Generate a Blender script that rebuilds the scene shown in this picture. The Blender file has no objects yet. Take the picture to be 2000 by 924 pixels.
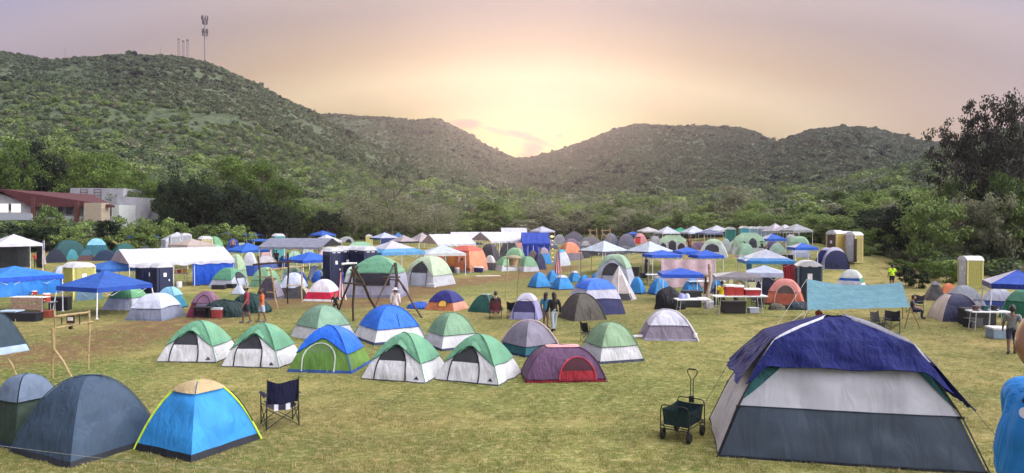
EXPOSURE = 0.0
SKYSTR = 1.0
SKYSTOPS = [(0, (.60, .56, .20)), (3.5, (.55, .50, .18)), (6.6, (.46, .38, .15)), (10, (.68, .55, .31)), (13.5, (.54, .40, .25)), (18.5, (.45, .36, .33)), (21.5, (.55, .455, .44)), (25, (.45, .425, .54)), (33, (.50, .48, .62)), (48, (1.25, 1.22, 1.35)), (75, (3.4, 3.32, 3.45)), (100, (3.9, 3.8, 3.95)), (150, (.9, .9, 1.05))]  # the bright wide stops: sky out of view, raised as added fill light
CLOUDCOL = (.38, .22, .17, 1)
SUNSTR = 1.8; SUNANG = 16; SUNAZ = 1.5; SUNEL = 7
GR_STRAW = (.34, .29, .10); GR_GREEN = (.11, .16, .032); GR_DARK = (.085, .115, .024); GR_STRAW2 = (.44, .38, .17); GR_EARTH = (.16, .095, .05)
HL_A = (.060, .085, .045); HL_B = (.085, .11, .06); HL_C = (.04, .06, .03); HL_D = (.10, .125, .07)
LF_DARK = ((.006, .016, .007), (.026, .048, .018)); LF_MID = ((.075, .12, .035), (.26, .35, .10)); LF_LIT = ((.035, .075, .012), (.14, .21, .04)); LF_DRY = ((.12, .13, .07), (.29, .30, .18))
NSHRUB = 140000
HAZE = .0003
import bpy, math, random
import numpy as np
from mathutils import Vector, Matrix, noise
random.seed(7)
sc = bpy.context.scene
C = sc.collection
F = 1400.0
CAMZ = 4.75
PITCH = math.radians(-1.31)
R = math.radians

# ---------------------------------------------------------------- setting out
def ray(px, py):
    x = (px - 1000) / F; u = -(py - 462) / F
    y = math.cos(PITCH) - u * math.sin(PITCH)
    z = math.sin(PITCH) + u * math.cos(PITCH)
    return x / y, z / y                      # slopes per metre of depth
def ss(t):
    t = max(0.0, min(1.0, t)); return t * t * (3 - 2 * t)
def nz(x, y, z=0.0): return noise.noise(Vector((x, y, z)))
def interp(tab, x):
    if x <= tab[0][0]: return tab[0][1]
    for (a, b), (c, d) in zip(tab, tab[1:]):
        if x <= c: return b + (d - b) * (x - a) / (c - a)
    return tab[-1][1]
def G(x, y):
    q = x / y if y > 1 else 0.0
    r = 1.55 * ss((y - 49) / 15) * ss((q - 0.05) / 0.2) * (1 - .45 * ss((q - .5) / .08))
    l = 0.4 * ss((y - 55) / 50) * (1 - ss((q - 0.0) / 0.2))
    b = 2.6 * ss((y - 98) / 8) * ss((-q - 0.50) / 0.07)
    n = 2.6 * (1 - ss((y - 4) / 7)) if y > -40 else 2.6
    return r + l + b + n + 0.05 * nz(x * .12, y * .12) * ss((y - 8) / 6)
LAYERS = [ # foot, crest distance, crest row in the photograph by column
 (135, 420, [(-500,150),(-300,130),(-100,100),(0,104),(60,114),(120,124),(200,120),(260,113),(320,107),(370,111),(410,120),(450,137),(500,160),(560,192),(610,214),(650,238),(700,264),(760,294),(820,317),(880,337),(960,357),(1050,385),(1150,410),(1300,440)]),
 (125, 300, [(-500,150),(-200,140),(0,148),(100,155),(200,176),(270,203),(340,236),(400,265),(460,292),(540,321),(640,348),(760,378),(900,404),(1100,440)]),
 (300, 680, [(300,300),(400,272),(500,241),(560,231),(620,220),(660,221),(700,225),(750,226),(800,233),(850,231),(880,242),(920,264),(960,288),(1000,306),(1020,313),(1060,328),(1150,348),(1250,372),(1400,440)]),
 (260, 640, [(700,440),(850,352),(940,326),(1000,312),(1030,308),(1070,298),(1100,289),(1150,271),(1200,253),(1240,245),(1300,247),(1340,249),(1400,251),(1440,253),(1470,260),(1510,278),(1560,295),(1650,315),(1800,340),(2000,440)]),
 (200, 520, [(1100,440),(1300,345),(1400,313),(1460,293),(1510,280),(1560,261),(1600,251),(1640,246),(1690,250),(1740,260),(1790,273),(1840,278),(1900,281),(2000,288),(2200,280),(2600,270)]),
 (75, 230, [(1350,440),(1500,408),(1600,378),(1700,345),(1780,318),(1850,296),(1900,282),(1950,268),(2000,255),(2100,240),(2300,230),(2700,230)]),
 (150, 300, [(300,440),(500,372),(700,378),(800,384),(1000,384),(1100,378),(1200,376),(1400,380),(1600,384),(1900,400)]),
]
def hill(x, y):
    if y < 5: return 0.0
    r = math.hypot(x, y); q = x / y
    px = 1000 + F * q
    if px < -900 or px > 3000: px = max(-900, min(3000, px))
    acc = 0.0
    for i, (f, cr, tab) in enumerate(LAYERS):
        yy = interp(tab, px)
        Hh = CAMZ + (430 - yy) * cr / F - 2.5
        if Hh <= 0: continue
        w = 14 * nz(q * 5 + i * 7, r * .006, 3)
        t = (y - f + w) / (cr - f)
        if t <= 0: continue
        if t < 1: s = ss(t) * .45 + t * .55
        else: s = max(0.0, 1 - (t - 1) * .8)
        h = Hh * s
        # gullies running down the slope
        gl = abs(nz(x * .018 + i * 9, y * .009, i * 3.1)) 
        h -= gl * 10 * s * (1 - ss((t - .7) / .3)) * min(1.0, Hh / 60)
        acc += math.exp(min(60, h / 4.0)) - 1
    v = 4.0 * math.log(1 + acc)
    return v + (1.2 * nz(x * .05, y * .05) * ss(v / 10))
def Z(x, y): return G(x, y) + hill(x, y)
def ground_at(px, py, dmax=158):
    sx, sz = ray(px, py)
    lo = 12.0; step = .25; y = lo
    while y < dmax:
        if CAMZ + sz * y <= G(sx * y, y): break
        y += step
    return Vector((sx * y, y, G(sx * y, y)))
def at(px, py, y):
    sx, sz = ray(px, py); return Vector((sx * y, y, CAMZ + sz * y))

# ---------------------------------------------------------------- materials
def newmat(name):
    m = bpy.data.materials.new(name); m.use_nodes = True
    nt = m.node_tree; nt.nodes.clear()
    return m, nt, nt.nodes, nt.links
_mc = {}
def srgb(c):
    return tuple(((v / 255) / 12.92 if v / 255 <= .04045 else ((v / 255 + .055) / 1.055) ** 2.4) for v in c)
def fabric(col, rough=.62, trans=.22, bump=.5, scale=1.0, dirt=.17):
    key = ('f', col, rough, trans, bump, scale)
    if key in _mc: return _mc[key]
    m, nt, N, L = newmat('cloth')
    out = N.new('ShaderNodeOutputMaterial'); p = N.new('ShaderNodeBsdfPrincipled')
    p.inputs['Roughness'].default_value = rough
    p.inputs['Specular IOR Level'].default_value = .35
    oi = N.new('ShaderNodeObjectInfo'); tc = N.new('ShaderNodeTexCoord')
    n1 = N.new('ShaderNodeTexNoise'); n1.inputs['Scale'].default_value = 2.3 * scale; n1.inputs['Detail'].default_value = 5
    L.new(tc.outputs['Object'], n1.inputs['Vector'])
    hs = N.new('ShaderNodeHueSaturation'); hs.inputs['Color'].default_value = (*col, 1)
    mr = N.new('ShaderNodeMapRange'); mr.inputs[1].default_value = .3; mr.inputs[2].default_value = .75
    mr.inputs[3].default_value = 1 - dirt; mr.inputs[4].default_value = 1 + dirt
    L.new(n1.outputs['Fac'], mr.inputs[0])
    mr2 = N.new('ShaderNodeMapRange'); mr2.inputs[3].default_value = .93; mr2.inputs[4].default_value = 1.07
    L.new(oi.outputs['Random'], mr2.inputs[0])
    mu = N.new('ShaderNodeMath'); mu.operation = 'MULTIPLY'
    L.new(mr.outputs[0], mu.inputs[0]); L.new(mr2.outputs[0], mu.inputs[1]); L.new(mu.outputs[0], hs.inputs['Value'])
    L.new(hs.outputs[0], p.inputs['Base Color'])
    # slack creases: a stretched noise and a fine one
    mp = N.new('ShaderNodeMapping'); mp.inputs['Scale'].default_value = (2.2, 2.2, .55); mp.inputs['Rotation'].default_value = (.2, .35, .5)
    L.new(tc.outputs['Object'], mp.inputs['Vector'])
    n2 = N.new('ShaderNodeTexNoise'); n2.inputs['Scale'].default_value = 2.2 * scale; n2.inputs['Detail'].default_value = 3; n2.inputs['Distortion'].default_value = .8
    L.new(mp.outputs[0], n2.inputs['Vector'])
    b = N.new('ShaderNodeBump'); b.inputs['Strength'].default_value = bump; b.inputs['Distance'].default_value = .12
    L.new(n2.outputs['Fac'], b.inputs['Height']); L.new(b.outputs[0], p.inputs['Normal'])
    tr = N.new('ShaderNodeBsdfTranslucent'); L.new(hs.outputs[0], tr.inputs['Color'])
    mx = N.new('ShaderNodeMixShader'); mx.inputs[0].default_value = trans
    L.new(p.outputs[0], mx.inputs[1]); L.new(tr.outputs[0], mx.inputs[2]); L.new(mx.outputs[0], out.inputs[0])
    _mc[key] = m; return m
def solid(col, rough=.5, metal=0., var=.15, scale=6., bump=.1):
    key = ('s', col, rough, metal, scale)
    if key in _mc: return _mc[key]
    m, nt, N, L = newmat('surface')
    out = N.new('ShaderNodeOutputMaterial'); p = N.new('ShaderNodeBsdfPrincipled')
    p.inputs['Roughness'].default_value = rough; p.inputs['Metallic'].default_value = metal
    tc = N.new('ShaderNodeTexCoord'); n1 = N.new('ShaderNodeTexNoise'); n1.inputs['Scale'].default_value = scale; n1.inputs['Detail'].default_value = 6
    L.new(tc.outputs['Object'], n1.inputs['Vector'])
    hs = N.new('ShaderNodeHueSaturation'); hs.inputs['Color'].default_value = (*col, 1)
    mr = N.new('ShaderNodeMapRange'); mr.inputs[1].default_value = .3; mr.inputs[2].default_value = .7
    mr.inputs[3].default_value = 1 - var; mr.inputs[4].default_value = 1 + var
    L.new(n1.outputs['Fac'], mr.inputs[0]); L.new(mr.outputs[0], hs.inputs['Value']); L.new(hs.outputs[0], p.inputs['Base Color'])
    b = N.new('ShaderNodeBump'); b.inputs['Strength'].default_value = bump; b.inputs['Distance'].default_value = .02
    L.new(n1.outputs['Fac'], b.inputs['Height']); L.new(b.outputs[0], p.inputs['Normal'])
    L.new(p.outputs[0], out.inputs[0]); _mc[key] = m; return m
def meshcloth(col=(.03, .03, .035)): return fabric(col, rough=.8, trans=.05, bump=.1)
def leafmat(name, c1, c2, trans=.3):
    m, nt, N, L = newmat(name)
    out = N.new('ShaderNodeOutputMaterial'); p = N.new('ShaderNodeBsdfPrincipled'); p.inputs['Roughness'].default_value = .65
    p.inputs['Specular IOR Level'].default_value = .2
    gi = N.new('ShaderNodeNewGeometry'); oi = N.new('ShaderNodeObjectInfo')
    tc = N.new('ShaderNodeTexCoord'); n1 = N.new('ShaderNodeTexNoise'); n1.inputs['Scale'].default_value = .55; n1.inputs['Detail'].default_value = 3
    L.new(tc.outputs['Object'], n1.inputs['Vector'])
    ad = N.new('ShaderNodeMath'); ad.operation = 'ADD'; L.new(gi.outputs['Random Per Island'], ad.inputs[0]); L.new(n1.outputs['Fac'], ad.inputs[1])
    ad2 = N.new('ShaderNodeMath'); ad2.operation = 'ADD'; L.new(ad.outputs[0], ad2.inputs[0]); L.new(oi.outputs['Random'], ad2.inputs[1])
    mr = N.new('ShaderNodeMapRange'); mr.inputs[1].default_value = .7; mr.inputs[2].default_value = 2.3; L.new(ad2.outputs[0], mr.inputs[0])
    mx = N.new('ShaderNodeMix'); mx.data_type = 'RGBA'; mx.inputs[6].default_value = (*c1, 1); mx.inputs[7].default_value = (*c2, 1)
    L.new(mr.outputs[0], mx.inputs[0]); L.new(mx.outputs[2], p.inputs['Base Color'])
    tr = N.new('ShaderNodeBsdfTranslucent'); L.new(mx.outputs[2], tr.inputs['Color'])
    ms = N.new('ShaderNodeMixShader'); ms.inputs[0].default_value = trans
    L.new(p.outputs[0], ms.inputs[1]); L.new(tr.outputs[0], ms.inputs[2]); L.new(ms.outputs[0], out.inputs[0])
    return m

# ---------------------------------------------------------------- mesh builder
class MB:
    def __init__(s): s.v = []; s.f = []; s.mi = []; s.cur = 0
    def face(s, idx): s.f.append(tuple(idx)); s.mi.append(s.cur)
    def poly(s, pts):
        n = len(s.v); s.v += [tuple(p) for p in pts]; s.face(range(n, n + len(pts)))
    def grid(s, rows, closed=False):
        n = len(s.v); w = len(rows[0])
        for r in rows: s.v += [tuple(p) for p in r]
        for i in range(len(rows) - 1):
            for j in range(w - 1 + (1 if closed else 0)):
                k = (j + 1) % w
                s.face((n + i * w + j, n + i * w + k, n + (i + 1) * w + k, n + (i + 1) * w + j))
    def box(s, c, d, rz=0., M=None):
        n = len(s.v); hx, hy, hz = d[0] / 2, d[1] / 2, d[2] / 2
        if M is None: M = Matrix.Rotation(rz, 3, 'Z')
        for dx in (-hx, hx):
            for dy in (-hy, hy):
                for dz in (-hz, hz):
                    s.v.append(tuple(Vector(c) + M @ Vector((dx, dy, dz))))
        for q in ((0,1,3,2),(4,6,7,5),(0,4,5,1),(2,3,7,6),(0,2,6,4),(1,5,7,3)): s.face([n + k for k in q])
    def tube(s, pts, r, n=6, cap=True):
        pts = [Vector(p) for p in pts]
        rr = r if isinstance(r, (list, tuple)) else [r] * len(pts)
        rows = []; a = None
        for i, p in enumerate(pts):
            t = (pts[min(i + 1, len(pts) - 1)] - pts[max(i - 1, 0)])
            if t.length < 1e-6: t = Vector((0, 0, 1))
            t.normalize()
            if a is None:
                a = t.cross(Vector((0, 0, 1)) if abs(t.z) < .9 else Vector((1, 0, 0)))
            a = a - t * a.dot(t); a.normalize(); b = t.cross(a)
            rows.append([p + (a * math.cos(2 * math.pi * k / n) + b * math.sin(2 * math.pi * k / n)) * rr[i] for k in range(n)])
        n0 = len(s.v); s.grid(rows, True)
        if cap:
            s.face([n0 + k for k in range(n)][::-1]); m0 = n0 + (len(rows) - 1) * n; s.face([m0 + k for k in range(n)])
    def lathe(s, prof, c=(0, 0, 0), n=12):
        rows = [[(c[0] + r * math.cos(2 * math.pi * k / n), c[1] + r * math.sin(2 * math.pi * k / n), c[2] + z) for k in range(n)] for r, z in prof]
        s.grid(rows, True)
    def build(s, name, mat, parent=None, smooth=False, loc=None, sharp=None):
        me = bpy.data.meshes.new(name); me.from_pydata(s.v, [], s.f)
        for m in (mat if isinstance(mat, list) else [mat]): me.materials.append(m)
        if isinstance(mat, list): me.polygons.foreach_set('material_index', s.mi)
        if smooth: me.polygons.foreach_set('use_smooth', [True] * len(s.f))
        me.update()
        if smooth and sharp: me.set_sharp_from_angle(angle=R(sharp))
        o = bpy.data.objects.new(name, me); C.objects.link(o)
        if parent: o.parent = parent
        if loc is not None: o.location = loc
        return o
def thing(name, label, cat, loc, rz=0., group=None):
    o = bpy.data.objects.new(name, None); C.objects.link(o); o.empty_display_size = .2
    o.location = loc; o.rotation_euler = (0, 0, rz); tag(o, label, cat, group); return o
def tag(o, label, cat, group=None):
    o['label'] = label; o['category'] = cat
    if group: o['group'] = group
    return o
def copy_tree(o, parent=None):
    c = o.copy(); C.objects.link(c); c.parent = parent
    for ch in list(o.children): copy_tree(ch, c)
    return c

# ---------------------------------------------------------------- sheet surfaces (tents, roofs)
class Shell:
    """Four cloth sides over a rectangle; px/py are the profiles of the half widths by height."""
    def __init__(s, w, d, h, px=2.0, py=2.0, bulge=.03, wr=.012, seed=0, z0=0.0):
        s.w, s.d, s.h, s.px, s.py, s.b, s.wr, s.seed, s.z0 = w / 2, d / 2, h, px, py, bulge, wr, seed, z0
    def pr(s, P, t):
        if isinstance(P, (int, float)): return max(0., 1 - t) ** (1 / P)
        return interp(P, t)
    def tlist(s, t0, t1, n):
        P = s.px if isinstance(s.px, (int, float)) else s.py
        if isinstance(P, (int, float)):
            a, b = max(0., 1 - t0) ** (1 / P), max(0., 1 - t1) ** (1 / P)
            return [1 - (a + (b - a) * i / n) ** P for i in range(n + 1)]
        return [t0 + (t1 - t0) * i / n for i in range(n + 1)]
    def pt(s, side, u, t, off=0.):
        a = s.w * s.pr(s.px, t); b = s.d * s.pr(s.py, t)
        bl = s.b * (1 - u * u) * math.sin(math.pi * min(1, t * .9 + .1)) * 2 * min(s.w, s.d)
        z = s.z0 + t * s.h + off * .6 * t
        if side == 0: x, y, nx, ny = u * a, -(b + bl), 0, -1
        elif side == 1: x, y, nx, ny = a + bl, u * b, 1, 0
        elif side == 2: x, y, nx, ny = -u * a, b + bl, 0, 1
        else: x, y, nx, ny = -(a + bl), -u * b, -1, 0
        k = s.wr * nz(x * 2.3 + s.seed, y * 2.3, z * 2.3) * 2 * (1 - u ** 6)
        lat = off * .7
        if side in (0, 2): x += lat * (u if side == 0 else -u)
        else: y += lat * (u if side == 1 else -u)
        return (x + nx * (off + k), y + ny * (off + k), z)
    def sheet(s, mb, t0, t1, off=0., sides=(0, 1, 2, 3), nu=6, nv=8, rise=None):
        rise = rise or {}
        for sd in sides:
            us = [-1 + 2 * j / nu for j in range(nu + 1)]
            cols = []
            for u in us:
                ts = t0 + rise.get(sd, 0.) * (1 - abs(u) ** 1.6)
                cols.append([s.pt(sd, u, t, off) for t in s.tlist(ts, t1, nv)])
            mb.grid([[cols[j][i] for j in range(nu + 1)] for i in range(nv + 1)])
        if t1 >= 1:
            a = s.w * s.pr(s.px, 1.); b = s.d * s.pr(s.py, 1.)
            if a > .01 and b > .01:
                z = s.z0 + s.h + off * .6
                mb.poly([(-a, -b, z), (a, -b, z), (a, b, z), (-a, b, z)])
    def half(s, side, t):
        return s.w * s.pr(s.px, t) if side in (0, 2) else s.d * s.pr(s.py, t)
    def arch(s, mb, side, x0, hw, za, zb, z1, zs, off=.015, n=6, flat=False):
        """part of an arched panel between heights za and zb; z1 its crown, zs where the arch springs"""
        rows = []
        for i in range(n + 1):
            z = za + (zb - za) * i / n
            w = hw if z <= zs else hw * math.sqrt(max(0., 1 - ((z - zs) / (z1 - zs)) ** 2))
            t = (z - s.z0) / s.h; hh = max(.02, s.half(side, t))
            rows.append([s.pt(side, max(-.98, min(.98, (x0 + w * k) / hh)), t, off) for k in (-1, -.6, -.2, .2, .6, 1)])
        mb.grid(rows)
    def archline(s, side, x0, hw, z0, z1, zs, off=.02, n=9):
        L_, R_ = [], []
        for i in range(n + 1):
            q = i / n; z = z0 + (z1 - z0) * (q if q < .5 else .5 + .5 * math.sin((q - .5) * math.pi))
            w = hw if z <= zs else hw * math.sqrt(max(0., 1 - ((z - zs) / (z1 - zs)) ** 2))
            t = (z - s.z0) / s.h; hh = max(.02, s.half(side, t))
            L_.append(s.pt(side, max(-.98, min(.98, (x0 - w) / hh)), t, off)); R_.append(s.pt(side, max(-.98, min(.98, (x0 + w) / hh)), t, off))
        return L_ + R_[::-1]
    def edge(s, k, off=.0, t0=0., t1=1., n=10):
        return [s.pt(k, 1, t, off) for t in s.tlist(t0, t1, n)]
# ---------------------------------------------------------------- palette (real base colours)
WHITE = (.74, .74, .76); CREAM = (.68, .66, .52); LGREY = (.5, .51, .56); MGREY = (.27, .28, .32); DGREY = (.08, .085, .10)
SLATE = (.085, .12, .17); NAVY = (.007, .014, .06); ROYAL = (.02, .11, .58); SKY = (.05, .30, .72); TEAL = (.02, .20, .27)
GREEN = (.16, .36, .22); SAGE = (.40, .55, .36); LIME = (.17, .27, .06); DKGREEN = (.01, .07, .055); OLIVE = (.10, .105, .085)
MAROON = (.20, .02, .05); RED = (.55, .03, .04); PURPLE = (.13, .11, .22); PINK = (.75, .45, .45); ORANGE = (.75, .20, .08)
CORAL = (.66, .23, .15); TAN = (.55, .40, .22); BEIGE = (.55, .48, .40); YELLOW = (.78, .72, .10); MAUVE = (.20, .18, .22); BLACK = (.012, .012, .015)
STEEL = solid((.55, .56, .58), .35, .6); BLKMETAL = solid((.02, .02, .022), .45, .3); WHITEMETAL = solid((.75, .75, .75), .4)
WOOD = solid((.20, .12, .06), .8, 0, .35, 9); BAMBOO = solid((.30, .22, .10), .7, 0, .35, 9); DKWOOD = solid((.06, .035, .022), .85, 0, .35, 9)
PLASTW = solid((.78, .78, .78), .45)

def place(x0, x1, yt, yb, yaw, asp, dc=None):
    xc = (x0 + x1) / 2; ya = R(yaw); c, s_ = abs(math.cos(ya)), abs(math.sin(ya))
    if dc is None:
        d0 = min(ground_at(xc, yb).y, edge_at(xc) - 6); dcc = d0
    else: dcc = dc; d0 = None
    q = (xc - 1000) / F; ph = math.atan(q); w = 1
    for _ in range(6):
        w = (x1 - x0) * dcc / F * math.cos(ph) / (c + asp * s_)
        if d0: dcc = d0 + w / 2 * (s_ + asp * c) * .92
    x = q * dcc; g = min(G(x + a, dcc + b) for a in (-1, 0, 1) for b in (-1, 0, 1)) if dcc > 45 else G(x, dcc)
    h = CAMZ + ray(xc, yt)[1] * dcc - g
    return Vector((x, dcc, g)), w, h, -ph + ya

def tent(x0, x1, yt, yb, yaw, label, asp=1., p=2., py=None, body=WHITE, fly=None, t0=.42, off=.03, rise=None,
         door=None, floor=None, poles=None, panel=None, windows=(), guys=False, group=None, dc=None, h=None, res=1,
         cat='tent', name='dome_tent', bulge=.02, z0=.0, logo=False, brow=False, sidecol=None, wr=.02, slit=False, vent=None):
    loc, w, hh, rz = place(x0, x1, yt, yb, yaw, asp, dc)
    if h: hh = h
    t = thing(name, label, cat, loc, rz, group)
    far = loc.y > 60
    S = Shell(w, w * asp, hh, p, py or p, bulge, wr, random.random() * 50, z0)
    nu, nv = (4, 7) if far else (10, 16)
    mb = MB(); S.sheet(mb, 0, 1 if not fly else min(1, t0 + .35), 0, nu=nu, nv=nv)
    mb.build('tent_body', fabric(body), t, True)
    if sidecol:                                    # a panel of another colour on one side
        for sd, col, ta, tb in sidecol:
            mb = MB(); S.sheet(mb, ta, tb, .012, sides=(sd,), nu=nu, nv=nv); mb.build('side_panel', fabric(col), t, True)
    if fly:
        mb = MB(); S.sheet(mb, t0, 1, off, nu=nu, nv=nv, rise=rise)
        f = mb.build('rainfly', fabric(fly), t, True)
        if not far:
            mb = MB()
            for sd in range(4):
                rs = (rise or {}).get(sd, 0)
                mb.tube([S.pt(sd, u / 8, t0 + rs * (1 - abs(u / 8) ** 1.6), off + .004) for u in range(-8, 9)], .011, 4)
            mb.build('hem', fabric((fly[0] * .3, fly[1] * .3, fly[2] * .4)), f)
        if vent:
            mb = MB(); S.sheet(mb, vent[1], 1, off + .03, nu=nu, nv=5); mb.build('vent_cap', fabric(vent[0]), t, True)
    elif vent:
        mb = MB(); S.sheet(mb, vent[1], 1, off + .02, nu=nu, nv=5); mb.build('vent_cap', fabric(vent[0]), t, True)
    if floor is not None:
        mb = MB(); S.sheet(mb, 0, .07 if not isinstance(floor[0], tuple) else floor[1], .014, nu=nu, nv=2)
        mb.build('floor_skirt', fabric(floor if not isinstance(floor[0], tuple) else floor[0], rough=.7, trans=0), t, True)
    for dd in ([door] if isinstance(door, dict) else (door or [])):
        sd = dd.get('side', 0); tp = dd.get('top', .7); sp = dd.get('split', .42); hb = S.half(sd, 0)
        x0_ = dd.get('x', 0.) * hb; hw = dd.get('w', .4) * hb; z1 = tp * hh; zb = dd.get('base', .03) * hh; zs = dd.get('spring', sp * .9) * hh
        o_ = dd.get('off', .012 if not sidecol else .022)
        if dd.get('lower', True):
            mb = MB(); S.arch(mb, sd, x0_, hw, zb, sp * hh, z1, zs, o_)
            dr = mb.build('door', fabric(dd.get('col', body)), t, True)
        else: dr = t
        mb = MB(); S.arch(mb, sd, x0_, hw, sp * hh if dd.get('lower', True) else zb, z1 * .995, z1, zs, o_ + .003)
        mb.build('door_screen' if dr is not t else 'window', meshcloth(dd.get('mesh', (.035, .037, .045))), dr, True)
        if not far:
            mb = MB(); mb.tube(S.archline(sd, x0_, hw, zb, z1, zs, o_ + .01), .02 * dd.get('trim', 1), 5)
            mb.build('zip_line', fabric(dd.get('tcol', BLACK), trans=0), dr)
    for (sd, xx, ww, za, zb) in windows:
        hb = S.half(sd, za); mb = MB(); S.arch(mb, sd, xx * hb, ww * hb, za * hh, zb * hh, zb * hh * 1.001, za * hh + (zb - za) * hh * .5, .016)
        mb.build('window', meshcloth(), t, True)
    if slit and not far:
        mb = MB(); mb.tube([S.pt(slit[0], slit[1] + .05 * i / 6, slit[2] + (slit[3] - slit[2]) * i / 6, off + .012) for i in range(7)], .012, 5)
        mb.build('zip_line', fabric(BLACK, trans=0), t)
    if brow and not far:                            # the little awning over the door
        rows = []
        for i in range(5):
            q = i / 4; row = []
            for j in range(9):
                u = (-1 + 2 * j / 8) * .55; tt = .90 - .18 * abs(u / .55) ** 1.8
                a = Vector(S.pt(0, u, tt, .03)); row.append(a + Vector((0, -.26 * q, -.02 - .10 * q * q)) * (1 - .55 * abs(u / .55)))
            rows.append(row)
        mb = MB(); mb.grid(rows); mb.build('awning', fabric(fly or body), t, True)
    if poles is None and loc.y < 34: poles = (tuple(v * .8 for v in (fly or body)), .013)
    if poles and not far:
        for k in (0, 2):
            e1 = S.edge(k, .02 + (off if fly else 0)); e2 = S.edge((k + 2) % 4, .02 + (off if fly else 0))
            mb = MB(); mb.tube(e1 + e2[::-1][1:], poles[1] if len(poles) > 1 else .018, 5); mb.build('pole_sleeve', fabric(poles[0], trans=0), t)
    if logo:
        px_, pz = .82 * S.half(0, .12), .12
        P = [Vector(S.pt(0, u, tt, .016)) for u, tt in ((.66, .075), (.84, .075), (.765, .15), (.72, .105))]
        mb = MB(); mb.poly(P); mb.build('emblem', fabric((.02, .025, .07), trans=0), t)
    if guys:
        for k in (0, 1):
            a = Vector(S.pt(k, 1 if k == 0 else 1, .45, .03)); d = Vector((a.x, a.y, 0)).normalized()
            b = Vector((a.x, a.y, 0)) + d * (.9 + .3 * k); b.z = -.02
            mb = MB(); mb.tube([a, b], .006, 4); mb.build('guy_line', fabric((.25, .25, .22), trans=0), t)
    t['_w'] = w; t['_h'] = hh
    return t, S

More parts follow.
